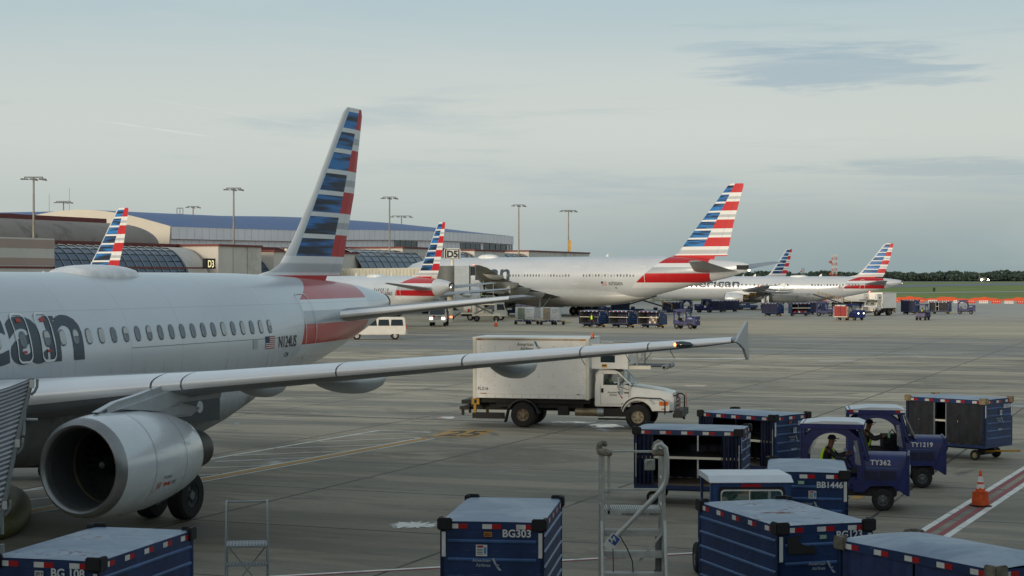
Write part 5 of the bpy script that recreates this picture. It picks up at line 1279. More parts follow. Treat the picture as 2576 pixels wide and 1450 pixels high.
# ------------------------------------------------------------------ baggage tractors. +X forward
def tractor(label, pos, rz, num=None, cab=True, driver=True, lights=False, low=False, group='blue baggage tractors', roofc=None, tapes=False, hoodtext=True, enclosed=False):
    root = thing('baggage_tractor', label, 'baggage tractor', (pos[0], pos[1], 0), rz, group)
    bl = worn('tractor blue', '11205a', '6f7890', .42, .72, .12)
    mb = MB(); mb.bb(-1.3, 1.05, -.5, .5, .34, .6, darkgrey); mb.build('chassis', root, bevel=.02)
    # hood with rounded top shoulders
    prof = [(-.62, .62), (-.62, 1.2), (-.55, 1.32), (-.42, 1.37), (.42, 1.37), (.55, 1.32), (.62, 1.2), (.62, .62)]
    mb = MB(); mb.prism(prof, .1, 1.28, bl, 'x'); h = mb.build('hood', root, bevel=.012, smooth=40)
    mb = MB()
    for s in (-1, 1):
        y = s * .628; mb.bb(.2, 1.1, min(y, y + s * .006), max(y, y + s * .006), 1.03, 1.06, bluel); mb.bb(.2, .6, min(y, y + s * .008), max(y, y + s * .008), .74, .98, blued)
        mb.bb(.64, 1.04, min(y, y + s * .008), max(y, y + s * .008), .74, .98, blued)
    mb.build_each('hood_panel', h)
    # fenders over the front wheels: cut-away skirt
    for s in (-1, 1):
        mb = MB(); pts = [(.0, .62), (.0, .45), (.25, .45), (.42, .60), (.95, .62), (1.05, .50), (1.28, .50), (1.28, .75), (0, .75)]
        mb.prism(pts, s * .60, s * .66, bl); mb.build('front_fender', root)
    mb = MB(); mb.prism([(1.28, .38), (1.36, .38), (1.36, 1.38), (1.31, 1.38), (1.28, 1.3)], -.66, .66, bl); mb.prism([(1.05, .55), (1.3, .38), (1.3, 1.36)], .655, .68, bl); mb.prism([(1.05, .55), (1.3, .38), (1.3, 1.36)], -.68, -.655, bl); mb.build('push_plate', root, bevel=.008)
    mb = MB()
    for s in (-1, 1): mb.lathe([(1.362, .001), (1.375, .075), (1.36, .09)], lampon if lights else whm, (0, s * .42, .95), 'x', 14)
    mb.build_each('headlight', root)
    # tub and rear
    mb = MB(); mb.bb(-1.35, -.62, -.62, .62, .5, .95, bl); mb.bb(-.62, .1, -.6, .6, .5, .62, bl); mb.bb(-.62, .1, .56, .62, .62, .8, bl); mb.bb(-.62, .1, -.62, -.56, .62, .8, bl); mb.build('tub', root, bevel=.02)
    mb = MB()
    for s in (-1, 1): mb.bb(-1.365, -1.35, s * .5 - .05, s * .5 + .05, .78, .86, taillamp)
    mb.build_each('tail_lamp', root)
    mb = MB(); mb.bb(-.75, -.4, -.5, .5, .62, .82, black); mb.bb(-.85, -.72, -.5, .5, .8, 1.2, black); mb.build('seat', root, bevel=.03)
    mb = MB(); mb.cyl((.0, -.25, 1.0), (-.16, -.25, 1.22), .02, black, 6)
    c = Vector((-.17, -.25, 1.24)); n = Vector((-.55, 0, .83)).normalized(); u = n.orthogonal().normalized(); w_ = n.cross(u)
    mb.tube([c + (u * math.cos(t) + w_ * math.sin(t)) * .18 for t in [2 * math.pi * k / 14 for k in range(15)]], .014, black, 5); mb.build('steering_wheel', root)
    if cab:
        zr = 2.13; rc = roofc or whiteroof
        mb = MB(); mb.prism([(-1.3, zr - .14), (-1.3, zr - .02), (-1.22, zr + .0), (.22, zr + .0), (.26, zr - .02), (.26, zr - .14)], -.68, .68, bl); r_ = mb.build('cab_roof', root, bevel=.008)
        mb = MB(); mb.prism([(-1.30, zr - .012), (-.7, zr + .06), (.1, zr + .05), (.26, zr - .012)], -.685, .685, rc); mb.build('roof_skin', r_)
        if tapes:
            mb = MB(); 
            for s in (-1, 1):
                for x in (-1.25, .0):
                    for k, m in enumerate((redm, whm)): mb.bb(x + k * .13, x + k * .13 + .125, s * .684 - .003, s * .684 + .003, zr - .08, zr - .02, m)
            mb.build('reflective_tape', r_)
        mb = MB()
        for s in (-1, 1):
            for a, b in (((-1.25, .9), (-1.25, zr - .1)), ((.22, .0), (.1, 0))): pass
            mb.cyl((-1.26, s * .62, .9), (-1.26, s * .62, zr - .1), .03, bl, 6); mb.cyl((.34, s * .62, 1.25), (.12, s * .62, zr - .1), .035, bl, 6)
        mb.build_each('cab_post', root)
        # vinyl side curtains with arched openings: band between the outer rectangle and the arch
        for s in (-1, 1):
            y = s * .66; outer = []; innr = []
            N = 20; x0, x1, z0, z1 = -1.24, .30, 1.02, zr - .13
            for k in range(N + 1):
                a = math.pi * (1 - k / N); ix = -.50 + .62 * math.cos(a); iz = 1.04 + .86 * math.sin(a) ** .7
                ox = x0 + (x1 - x0 - .16 * (1)) * k / N; oz = z1
                if k < 4: ox = x0; oz = z0 + (z1 - z0) * k / 4
                elif k > N - 4: ox = x1 - .16 * ((N - k) / 4) * 0 - .0 + (-.12 if k < N else 0) * (N - k) / 4 * 0; oz = z0 + (z1 - z0) * (N - k) / 4; ox = x1 - (oz - z0) * .17
                outer.append(Vector((ox, y, oz))); innr.append(Vector((ix, y + s * .01, iz)))
            innr[0] = Vector((-1.12, y, z0)); innr[-1] = Vector((.12, y, z0))
            mb = MB(); mb.loft([outer, innr], bluev, caps=False, closed=False); mb.bb(-1.24, -1.1, y - .005, y + .005, .7, z0, bluev); mb.bb(.1, .28, y - .005, y + .005, .62, z0, bluev); cu = mb.build('side_curtain', root)
            mb = MB(); mb.add([(-1.12, y + s * .004, 1.45), (-1.0, y + s * .004, 1.78), (-.86, y + s * .004, 1.78), (-1.05, y + s * .004, 1.35)], [(0, 1, 2, 3)], vinylclear)
            mb.add([(.02, y + s * .012, 1.72), (.1, y + s * .012, 1.72), (.2, y + s * .012, 1.1), (.05, y + s * .012, 1.15)], [(0, 1, 2, 3)], vinylclear); mb.build_each('vinyl_window', cu)
        # windscreen: glazed frame, tilted
        mb = MB(); A, B = Vector((.37, 0, 1.30)), Vector((.17, 0, zr - .14))
        for s in (-1, 1): mb.cyl(A + Vector((0, s * .56, 0)), B + Vector((0, s * .56, 0)), .025, darkgrey, 6)
        for p in (A, B): mb.cyl(p + Vector((0, -.56, 0)), p + Vector((0, .56, 0)), .025, darkgrey, 6)
        f_ = mb.build('windscreen_frame', root); mb = MB(); mb.add([A + Vector((0, -.55, 0)), A + Vector((0, .55, 0)), B + Vector((0, .55, 0)), B + Vector((0, -.55, 0))], [(0, 1, 2, 3)], glassc); mb.build('windscreen', f_)
        if tapes:                                # flipped-out sun visor panel
            mb = MB(); mb.box((.42, 0, 1.62), (.035, 1.2, .62), midgrey, Matrix.Rotation(R(-24), 4, 'Y')); mb.build('raised_windscreen', root)
    if num:
        for s in (-1, 1): lettering('tractor_number', num, .17, letter, root, (.42 if s < 0 else 1.1, s * .632, 1.13), (-s, 0, 0), (0, 0, 1), bold=.03, narrow=.95, spacing=1.15)
    for x, r_, w in ((.72, .275, .22), (-.95, .29, .24)):
        for s in (-1, 1): wheel(root, x, s * .56, r_, r_, w, rimg, side=s, n=24 if not low else 14)
    return root
T1 = tractor('white-topped blue tractor with driver, nearer of the two side by side', (8.55, 43.9), R(-13), num='TY362')
P1 = person('seated driver in a dark cap and hi-vis vest steering the nearer tractor', T1.matrix_basis @ Vector((-.66, -.28, .92)), R(-13), 'sit', 1.0, 'tractor and truck drivers')
T2 = tractor('blue tractor with red and white roof tape, farther of the two side by side', (10.55, 48.5), R(-9), num='TY1219', tapes=True)
P2 = person('seated driver in hi-vis vest leaning back in the farther tractor holding a green bottle', T2.matrix_basis @ Vector((-.80, -.1, .92)), R(-9), 'sit', 1.0, 'tractor and truck drivers')
mb = MB(); mb.cyl((0, 0, 0), (0, 0, .14), .035, mat('green bottle', '6fae9a', .2), 8); mb.cyl((0, 0, .14), (0, 0, .2), .014, mat('green bottle', '6fae9a', .2), 8); tag(mb.build('bottle', loc=T2.matrix_basis @ Vector((-.15, -.28, 1.33))), 'small green drink bottle held by the driver of the farther tractor', 'bottle')
mb = MB(); mb.box((0, 0, 0), (.45, .5, .5), navy); mb.tube([(-.1, -.2, .2), (0, -.25, .4), (.15, -.2, .2)], .02, navy, 6); tag(mb.build('backpack', loc=T2.matrix_basis @ Vector((-.1, .15, 1.15)), bevel=.1, smooth=True), 'dark bag piled inside the farther tractor cab', 'bag')
# enclosed tractor seen from behind, half hidden by the rust-scratched cart
T3 = thing('enclosed_tractor', 'blue tractor cab seen from behind with a wide rear window, behind the rust-scratched cart', 'baggage tractor', (4.35, 32.75, 0), R(92))
gb = worn('cab blue', '24406e')
mb = MB(); X = -.7
mb.bb(X, X + .04, -.72, .72, .7, 1.2, gb); mb.bb(X, X + .04, -.72, -.58, 1.2, 1.98, gb); mb.bb(X, X + .04, .58, .72, 1.2, 1.98, gb); mb.bb(X, X + .04, -.58, .58, 1.85, 1.98, gb)
for s in (-1, 1): mb.bb(X + .04, .7, s * .72 - .02, s * .72 + .02, .6, 1.1, gb); mb.bb(X + .04, X + .2, s * .72 - .02, s * .72 + .02, 1.1, 1.98, gb); mb.bb(.6, .7, s * .72 - .02, s * .72 + .02, 1.1, 1.98, gb)
mb.bb(X, .9, -.7, .7, .35, .6, darkgrey); mb.bb(.7, 1.9, -.62, .62, .6, 1.3, gb); mb.build('cab', T3, bevel=.01)
mb = MB(); mb.prism([(X - .03, 1.99), (X - .03, 2.0), (X + .25, 2.1), (.72, 2.08), (.78, 1.97)], -.77, .77, whiteroof); mb.build('cab_roof', T3, bevel=.01)
mb = MB(); pts = []
for cx_, cz_, a0 in ((.5, 1.80, 0), (-.5, 1.80, 90), (-.5, 1.36, 180), (.5, 1.36, 270)):
    for k in range(5): a = R(a0 + 22.5 * k); pts.append((cx_ + .07 * math.cos(a), cz_ + .07 * math.sin(a)))
n = len(pts)
for k_, m_, dx_ in ((1.07, black, -.012), (1.0, whm, -.02)):
    vs = [(X + dx_, a * k_, 1.58 + (b - 1.58) * (k_ + (.1 if k_ > 1 else 0))) for a, b in pts] + [(X + dx_, a * .965, 1.58 + (b - 1.58) * .9) for a, b in pts]; mb.add(vs, [(i, (i + 1) % n, n + (i + 1) % n, n + i) for i in range(n)], m_)
mb.bb(X - .025, X - .015, .03, .05, 1.30, 1.85, whm); wf = mb.build('rear_window', T3)
mb = MB(); mb.add([(X - .01, a * .97, 1.58 + (b - 1.58) * .92) for a, b in pts], [tuple(range(n))], glassmat('greenish glass', '49655c', .55)); mb.build('window_pane', wf)
mb = MB(); mb.bb(X - .012, X - .004, -.17, .19, 1.915, 1.965, redm); mb.build('reflective_strip', T3)
mb = MB(); mb.box((.0, -.2, 1.2), (.3, .5, .6), black); mb.box((.1, .1, 1.45), (.25, .4, .1), yelld); mb.box((.3, -.3, 1.62), (.3, .3, .25), navy); mb.build('seat', T3, bevel=.05)
for x in (-.3, 1.4):
    for s in (-1, 1): wheel(T3, x, s * .66, .3, .3, .2, rimg, side=s)
# tractor under the near aircraft
tractor('blue tractor mostly hidden beneath the near aircraft, behind the engine inlet', at(60, 50.2), R(8), cab=False, driver=False, low=True)

# ------------------------------------------------------------------ people are built above; the catering truck
def catering(label, pos, rz, name='catering_truck', near=True, group=None, ramp=True):
    root = thing(name, label, 'box truck', (pos[0], pos[1], 0), rz, group); cw = mat('truck box white', 'eceae3', .42, var=.03, vs=.7, dirt='a09478', dirt_s=1.2, dirt_a=.22)
    W = 1.15; x0, x1, z0, z1 = -1.95, 2.58, 1.12, 3.40
    mb = MB(); mb.bb(x0, x1, -W, W, z0, z1, cw); bx = mb.build('cargo_box', root, bevel=.015)
    mb = MB(); mb.bb(x0 - .01, x1 + .02, -W - .02, W + .02, z1 + .0, z1 + .05, white); mb.build('box_roof', bx)
    tr = mat('box trim', 'a89c84', .5, metal=.2, dirt='6b604c', dirt_a=.5)
    mb = MB()
    for s in (-1, 1):
        y = s * (W + .012); mb.bb(x0, x1, min(y, s * W), max(y, s * W), z1 - .07, z1, tr); mb.bb(x0, x1, min(y, s * W), max(y, s * W), z0, z0 + .16, cw)
        for x in (x0, x1 - .13): mb.bb(x, x + .13, min(y + s * .01, s * W), max(y + s * .01, s * W), z0 - .03, z1 + .01, offwhite)
    mb.build('box_trim', bx, bevel=.006)
    rv = MB(); dk = mat('rivet shade', '8d8878', .6)
    for s in (-1, 1):
        for i in range(13): x = x0 + .2 + (x1 - x0 - .4) * i / 12; rv.box((x, s * (W + .014), z0 + .10), (.03, .006, .018), dk); rv.box((x, s * (W + .014), z0 + .04), (.03, .006, .018), dk)
        for i in range(8):
            for z in (1.6, 1.95, 2.05, 2.5, 3.0, 3.1): rv.box((x0 + .3 + .57 * i, s * (W + .002), z), (.03, .006, .02), dk)
    rv.build('rivets', bx)
    for s in (-1, 1):
        d = (-s, 0, 0); sy = s * (W + .006)
        sg = -s
        if s < 0:
            brandtext(bx, (.42, sy, 3.13), (1, 0, 0), (0, 0, 1), .165, mat('logo grey', '5f6264', .5)); logo(bx, (.44, sy, 2.88), (1, 0, 0), (0, 0, 1), .42, mat('logo blue', '2b7f98', .5), mat('logo silver', 'a5a7a8', .5), mat('logo red', 'b03038', .5))
            lettering('fleet_number', 'FL216', .17, blackletter, bx, (-1.76, sy, 1.42), (1, 0, 0), (0, 0, 1))
        mb = MB()
        for x, ms in ((-1.65, (yelld, redm, whm)), (2.1, (redm, whm))):
            for k, m in enumerate(ms): mb.bb(x + k * .12, x + k * .12 + .12, min(sy, sy + s * .004), max(sy, sy + s * .004), 1.27, 1.31, m)
        mb.build('reflective_strip', bx)
        mb = MB(); mb.box((x0 + .25, s * (W + .02), z1 - .035), (.14, .02, .035), taillamp); mb.box((x1 - .25, s * (W + .02), z1 - .035), (.14, .02, .035), amber); mb.build_each('marker_lamp', bx)
    # chassis
    mb = MB(); fr = mat('chassis black', '1e1d1b', .7, dirt='4a3a2a', dirt_a=.4)
    mb.bb(-2.3, 5.6, -.45, .45, .62, .95, fr); mb.bb(x0 + .1, x1, -.95, .95, .93, 1.12, fr)
    for s in (-1, 1):
        mb.bb(-1.1, 2.3, s * .75 - .08, s * .75 + .08, .75, .95, fr); mb.bb(1.35, 1.75, s * .9 - .15, s * .9 + .15, .5, .85, fr)
    mb.build('chassis', root)
    mb = MB(); mb.cyl((2.0, -.85, .62), (3.0, -.85, .62), .15, mat('tank metal', '8d7f68', .45, metal=.6, var=.25, dirt='4a3c2c', dirt_a=.5), 14); mb.cyl((2.85, -.85, .62), (3.1, -.85, .62), .17, steel, 12); mb.build('fuel_tank', root, smooth=40)
    mb = MB(); mb.bb(3.1, 4.0, -1.0, -.6, .48, .78, fr); mb.bb(2.9, 4.0, -1.12, -.95, .36, .42, fr); mb.bb(3.1, 4.0, .6, 1.0, .48, .78, fr); mb.build_each('step_box', root, bevel=.02)
    # rear outrigger gear
    mb = MB(); mb.bb(-2.5, -1.9, -.8, .8, .85, 1.0, fr); mb.bb(-2.6, -2.2, -.7, .7, .62, .74, fr); mb.bb(-2.55, -2.45, -.6, -.5, .4, .65, fr); mb.bb(-2.55, -2.45, .5, .6, .4, .65, fr)
    mb.bb(-2.0, -.75, -1.05, -.9, .32, .55, fr); mb.build('rear_step', root, bevel=.01)
    for s in (-1, 1): mb = MB(); mb.bb(-1.95, -1.85, s * 1.0 - .05, s * 1.0 + .05, .32, .95, yelld); mb.bb(-2.02, -1.72, s * 1.02 - .06, s * 1.02 + .06, .86, 1.10, yelld); mb.bb(-1.92, -1.82, s * 1.085 - .003, s * 1.085 + .003, .9, 1.05, fr); mb.build('stabiliser_leg', root, bevel=.01)
    # wheels
    for s in (-1, 1):
        wheel(root, 0, s * .98, .49, .49, .28, rimr, side=s, rr=.50); wheel(root, 0, s * .66, .49, .49, .26, rimd, side=s); wheel(root, 4.42, s * .98, .48, .48, .27, mat('cream rim', 'a79a80', .55, dirt='3f2f22', dirt_s=7, dirt_a=.9), side=s, rr=.50)
        mb = MB(); pr = [(0 + .62 * math.cos(a), .5 + .60 * math.sin(a)) for a in [R(5 + 150 * k / 10) for k in range(11)]]; pi_ = [(0 + .57 * math.cos(a), .5 + .55 * math.sin(a)) for a in [R(155 - 150 * k / 10) for k in range(11)]]
        mb.prism(pr + pi_, s * .72, s * 1.14, mat('fender black', '2a2b2c', .5)); mb.prism([(-.55, .75), (-.6, .75), (-.74, .2), (-.68, .2)], s * .8, s * 1.12, black); mb.build('rear_mudguard', root)
    # cab: lofted slices along y are awkward, so a profile prism with cut window frames
    tw = mat('cab white', 'e8e6de', .3, var=.03, coat=.4, dirt='9c9686', dirt_a=.2)
    lower = [(2.76, .85), (2.76, 1.66), (4.12, 1.66), (4.12, .85)]
    mb = MB(); mb.prism(lower, -.98, .98, tw); cb = mb.build('cab', root, bevel=.03)
    up = MB()                                    # pillars and roof of the greenhouse
    for s in (-1, 1):
        y0, y1 = s * .96, s * .86
        up.prism([(2.76, 1.66), (3.08, 1.66), (3.10, 2.10), (2.86, 2.10)], min(s * .97, s * .9), max(s * .97, s * .9), tw)
        up.prism([(4.12, 1.66), (4.18, 1.66), (3.68, 2.16), (3.60, 2.16)], min(s * .97, s * .88), max(s * .97, s * .88), tw)
        up.prism([(3.10, 2.08), (3.62, 2.08), (3.62, 2.16), (3.10, 2.16)], min(s * .96, s * .88), max(s * .96, s * .88), tw)
    up.prism([(2.82, 2.10), (2.9, 2.2), (3.2, 2.25), (3.5, 2.23), (3.70, 2.15), (3.5, 2.13)], -.93, .93, tw); up.bb(2.78, 2.84, -.9, .9, 1.66, 2.12, tw); up.build('cab_pillars', cb, bevel=.012)
    mb = MB(); mb.add([(4.16, -.88, 1.67), (4.16, .88, 1.67), (3.68, .84, 2.15), (3.68, -.84, 2.15)], [(0, 1, 2, 3)], glassmat('windscreen glass', '8fa3a0', .35)); mb.build('windscreen', cb)
    for s in (-1, 1):
        mb = MB(); mb.add([(3.08, s * .93, 1.67), (4.1, s * .93, 1.67), (3.62, s * .9, 2.09), (3.1, s * .9, 2.09)], [(0, 1, 2, 3)], glassmat('side glass', '5a6a6c', .25)); mb.build('side_window', cb)
        mb = MB(); ribm = mat('door gap', '7b7a74', .6)
        for a, b in (((2.98, .95), (2.98, 1.66)), ((4.06, .95), (4.06, 1.66)), ((2.98, .95), (4.06, .95))): mb.cyl((a[0], s * .985, a[1]), (b[0], s * .985, b[1]), .006, ribm, 4)
        mb.box((3.05, s * .99, 1.46), (.09, .02, .16), black); mb.build('door', cb)
        if s < 0: brandtext(cb, (3.62, -.987, 1.36), (1, 0, 0), (0, 0, 1), .095, mat('logo grey', '5f6264', .5)); logo(cb, (3.63, -.987, 1.17), (1, 0, 0), (0, 0, 1), .27, mat('logo blue', '2b7f98', .5), mat('logo silver', 'a5a7a8', .5), mat('logo red', 'b03038', .5)); mb = MB(); mb.box((3.98, -.986, 1.38), (.18, .006, .05), blackletter); mb.box((3.85, -.986, .97), (.12, .006, .03), green); mb.build('door_plate', cb)
        mb = MB(); mb.cyl((4.05, s * .98, 1.5), (3.72, s * 1.2, 1.62), .012, darkgrey, 5); mb.cyl((3.72, s * 1.2, 1.5), (3.72, s * 1.2, 2.05), .014, darkgrey, 5); mb.box((3.72, s * 1.2, 1.8), (.1, .16, .42), chrome); mb.lathe([(-.02, .1), (.03, .09), (.06, .02)], chrome, (3.72, s * 1.2, 1.46), 'x', 12); mb.build('mirror', root, bevel=.02)
    mb = MB(); mb.box((3.1, -.3, 1.35), (.45, .5, .5), black); mb.box((3.1, .4, 1.35), (.45, .5, .5), black); mb.box((2.9, -.3, 1.6), (.12, .5, .7), black); mb.box((4.0, 0, 1.6), (.3, 1.6, .12), darkgrey)
    c = Vector((3.72, -.4, 1.72)); mb.tube([c + Vector((.08 * math.cos(t), .2 * math.sin(t), .17 * math.cos(t))) for t in [2 * math.pi * k / 14 for k in range(15)]], .015, black, 5); mb.build('cab_interior', cb)
    # sloping hood with fenders
    rings = []
    for x, zt, w_, zb in ((4.12, 1.66, .93, 1.0), (4.6, 1.60, .86, 1.05), (5.2, 1.52, .72, .9), (5.62, 1.42, .6, .7), (5.72, 1.3, .56, .7)):
        rings.append([Vector((x, a, b)) for a, b in ((-w_, zb), (-w_, zt - .22), (-w_ * .9, zt - .06), (-w_ * .6, zt), (0, zt + .03), (w_ * .6, zt), (w_ * .9, zt - .06), (w_, zt - .22), (w_, zb))])
    mb = MB(); mb.loft(rings, tw); hd = mb.build('hood', root, smooth=45, bevel=.01)
    for s in (-1, 1):
        mb = MB(); pts = [(3.80, .72)] + [(4.42 + .66 * math.cos(a), .62 + .66 * math.sin(a)) for a in [R(170 - 140 * k / 10) for k in range(11)]] + [(5.5, 1.02), (5.62, .98), (5.62, .72), (5.05, .72)] + [(4.42 + .58 * math.cos(a), .52 + .58 * math.sin(a)) for a in [R(18 + 150 * k / 10) for k in range(11)]]
        mb.prism(pts, s * .72, s * 1.10, tw); fn = mb.build('front_fender', hd, bevel=.02, smooth=40)
        mb = MB(); mb.tube([(3.78, s * 1.12, .62)] + [(4.42 + .64 * math.cos(a), s * 1.12, .52 + .70 * math.sin(a)) for a in [R(160 - 80 * k / 6) for k in range(7)]] + [(5.3, s * 1.12, 1.19), (5.45, s * 1.12, 1.1), (5.45, s * 1.12, .6)], .025, darkgrey, 6); mb.build('fender_guard', fn)
        mb = MB(); mb.box((5.40, s * 1.03, 1.0), (.34, .16, .15), amber); mb.box((5.56, s * .93, 1.0), (.12, .2, .16), whm); mb.box((5.4, s * 1.105, .80), (.16, .01, .035), redm); mb.build('headlight', fn, bevel=.015)
    gr = mat('grille silver', '9a9c9b', .4, metal=.4)
    mb = MB(); mb.box((5.74, 0, 1.08), (.06, .98, .62), gr)
    for z in (.88, 1.02, 1.16, 1.28): mb.box((5.775, 0, z), (.012, .84, .07), black)
    mb.lathe([(0, .07), (.02, .06), (.02, .001)], chrome, (5.78, 0, 1.09), 'x', 14); mb.build('grille', hd, bevel=.01)
    mb = MB(); mb.box((5.92, 0, .62), (.3, 2.0, .26), darkgrey); mb.box((5.85, 0, .5), (.4, .8, .15), fr); mb.cyl((6.05, -.3, .45), (6.05, -.15, .38), .05, fr, 8); mb.build('front_bumper', root, bevel=.015)
    for s in (-1, 1):
        mb = MB(); mb.tube([(5.95, s * .7, .7), (5.95, s * .7, 1.2), (5.85, s * .68, 1.28), (5.7, s * .66, 1.28)], .028, darkgrey, 8); mb.build('grille_guard', root, smooth=True)
        mb = MB(); mb.cyl((6.0, s * .98, .75), (5.97, s * .98, 1.32), .012, orange, 5); mb.build('marker_rod', root)
    # transfer platform over the cab
    if ramp:
        mb = MB(); 
        for s in (-1, 1):
            mb.bb(2.66, 4.05, min(s * 1.08, s * 1.03), max(s * 1.08, s * 1.03), 2.28, 2.52, tw); mb.bb(2.66, 4.05, min(s * 1.08, s * 1.03), max(s * 1.08, s * 1.03), 2.78, 3.22, tw)
            mb.bb(2.66, 3.0, min(s * 1.08, s * 1.03), max(s * 1.08, s * 1.03), 2.52, 2.78, tw); mb.bb(3.55, 4.05, min(s * 1.08, s * 1.03), max(s * 1.08, s * 1.03), 2.52, 2.78, tw)
        mb.bb(2.66, 4.05, -1.03, 1.03, 2.28, 2.34, midgrey); pl = mb.build('platform_cabin', root, bevel=.01)
        mb = MB(); 
        for s in (-1, 1):
            mb.add([(3.0, s * 1.06, 2.52), (3.55, s * 1.06, 2.52), (3.55, s * 1.06, 2.78), (3.0, s * 1.06, 2.78)], [(0, 1, 2, 3)], glassd)
        mb.build('cabin_window', pl)
        mb = MB(); mb.box((3.15, -1.085, 2.40), (.2, .01, .12), yellow); mb.box((3.15, -1.092, 2.41), (.15, .01, .04), blackletter); mb.build('warning_sticker', pl)
        mb = MB()
        for s in (-1, 1): mb.cyl((3.1, s * 1.02, 3.22), (4.4, s * .98, 3.2), .025, steel, 6); mb.cyl((4.38, s * .98, 2.4), (4.38, s * .98, 3.2), .03, steel, 6); mb.tube([(4.38, s * .98, 3.15), (4.6, s * .98, 3.05), (4.62, s * .98, 2.8), (4.38, s * .98, 2.5)], .02, steel, 6); mb.tube([(4.05, s * 1.06, 3.1), (4.25, s * 1.06, 3.0), (4.25, s * 1.06, 2.6), (4.05, s * 1.06, 2.42)], .02, steel, 6)
        mb.build('handrail', pl)
        mb = MB(); mb.bb(4.05, 5.35, -.95, .95, 2.36, 2.41, darkgrey); mb.bb(4.05, 4.9, -1.0, -.95, 2.28, 2.41, offwhite); mb.bb(4.05, 4.9, .95, 1.0, 2.28, 2.41, offwhite); mb.build('bridge_plate', pl)
        mb = MB()
        N = 16
        for y0, y1 in ((-1.15, -.3), (.3, 1.15)): mb.lathe([(y0, .05), (y0, .10), (y1, .10), (y1, .05), (y0, .05)], midgrey, (5.42, 0, 2.36), 'y', N)
        mb.build('bumper_roller', pl, smooth=40)
    mb = MB(); mb.cyl((2.66, -.9, 3.42), (2.66, -.9, 3.46), .07, black, 10); mb.lathe([(3.46, .07), (3.6, .06), (3.63, .001)], orangelamp if not near else mat('beacon orange', 'e0661c', .2), (2.66, -.9, 0), 'z', 12); mb.build('beacon', root, smooth=True)
    return root
truck_at = Vector((.66, 68.02, 0))
CT = catering('white high-lift catering truck crossing behind the wing, with rusty wheels', truck_at, R(-13))
person('driver in hi-vis vest behind the side window of the white catering truck', Matrix.Translation(truck_at) @ Matrix.Rotation(R(-13), 4, 'Z') @ Vector((3.12, -.42, 1.28)), R(-13), 'sit', .95, 'tractor and truck drivers')
# ------------------------------------------------------------------ access stand with steps, right of centre
S_ = thing('access_stand', 'aluminium mobile access stand with grated steps and padded top rails', 'access stand', (1.86, 27.0, 0), R(0))
al = mat('stand aluminium', 'b4b7b3', .4, metal=.3, var=.14, vs=8, dirt='6f6c62', dirt_a=.4, dirt_s=4)
foamm = mat('worn foam padding', '8b8578', .9, var=.35, vs=12, dirt='3c3a34', dirt_s=8, dirt_a=.7, bump=.6)
hw = .47
mb = MB()
for s in (-1, 1):
    mb.bb(s * hw - .03, s * hw + .03, -.03, .03, 0, 3.08, al); mb.bb(s * hw - .03, s * hw + .03, .55, .61, 0, 3.08, al); mb.bb(s * (hw - .1) - .02, s * (hw - .1) + .02, 0, .04, 2.1, 3.0, al) if s < 0 else None
    mb.cyl((s * hw, 0, 2.2), (s * hw, .58, 2.2), .02, al, 6); mb.cyl((s * hw, 0, 3.05), (s * hw, .58, 3.05), .02, al, 6); mb.cyl((s * hw, 0, 2.62), (s * hw, .58, 2.62), .02, al, 6)
mb.build('side_frame', S_, bevel=.004)
mb = MB(); mb.bb(-hw, hw, -.02, .02, 3.05, 3.08, al); mb.bb(-hw, hw, -.035, -.005, 2.46, 2.50, al); mb.build('guard_rail', S_)
def grate(z, y0, y1, parent, name='step'):
    mb = MB(); mb.bb(-hw + .03, hw - .03, y0, y0 + .02, z - .09, z, al); mb.bb(-hw + .03, hw - .03, y1 - .02, y1, z - .09, z, al); o = mb.build(name, parent)
    g = MB(); n = 26
    for i in range(n): x = -hw + .05 + (2 * hw - .1) * i / (n - 1); g.bb(x - .006, x + .006, y0 + .02, y1 - .02, z - .01, z + .012, al)
    for k in range(3): y = y0 + .02 + (y1 - y0 - .04) * (k + .5) / 3; g.bb(-hw + .03, hw - .03, y - .012, y + .012, z - .012, z + .004, al)
    g.build('tread_grating', o)
grate(2.16, 0, .56, S_, 'platform')
for i in range(6): grate(1.85 - .31 * i, -.02 - .13 * i, .16 - .13 * i, S_)
lettering('height_warning', 'WARNING:  9 FT. HEIGHT', .052, blackletter, S_, (hw - .05, -.024, 2.085), (1, 0, 0), (0, 0, 1), align='r')
mb = MB()
for s in (-1, 1): mb.tube([(s * (hw + .01), -.04, 2.0), (s * (hw + .02), -.75, 0.2)], .028, al, 6)
mb.build('stringer', S_)
mb = MB(); pi = math.pi
pp = [(.33, -.12, 3.10), (.36, -.12, 3.17), (.42, -.12, 3.19), (.49, -.12, 3.13), (.51, -.12, 2.98), (.51, -.12, 2.72), (.49, -.12, 2.6), (.42, -.12, 2.48), (-.12, -.14, 1.93), (-.28, -.15, 1.77)]
mb.tube([Vector(p) for p in pp], .038, al, 10); mb.build('lift_pipe', S_, smooth=50)
mb = MB(); mb.box((-.33, -.19, 1.70), (.17, .02, .24), whm, Matrix.Rotation(R(38), 4, 'Y')); mb.box((-.30, -.203, 1.735), (.13, .008, .13), mat('blue plate', '2b4f8c', .5), Matrix.Rotation(R(38), 4, 'Y')); pl = mb.build('maker_plate', S_)
lettering('plate_letter', 'M', .11, letter, pl, (-.345, -.209, 1.69), (.85, 0, .35), (-.35, 0, .85), bold=.03)
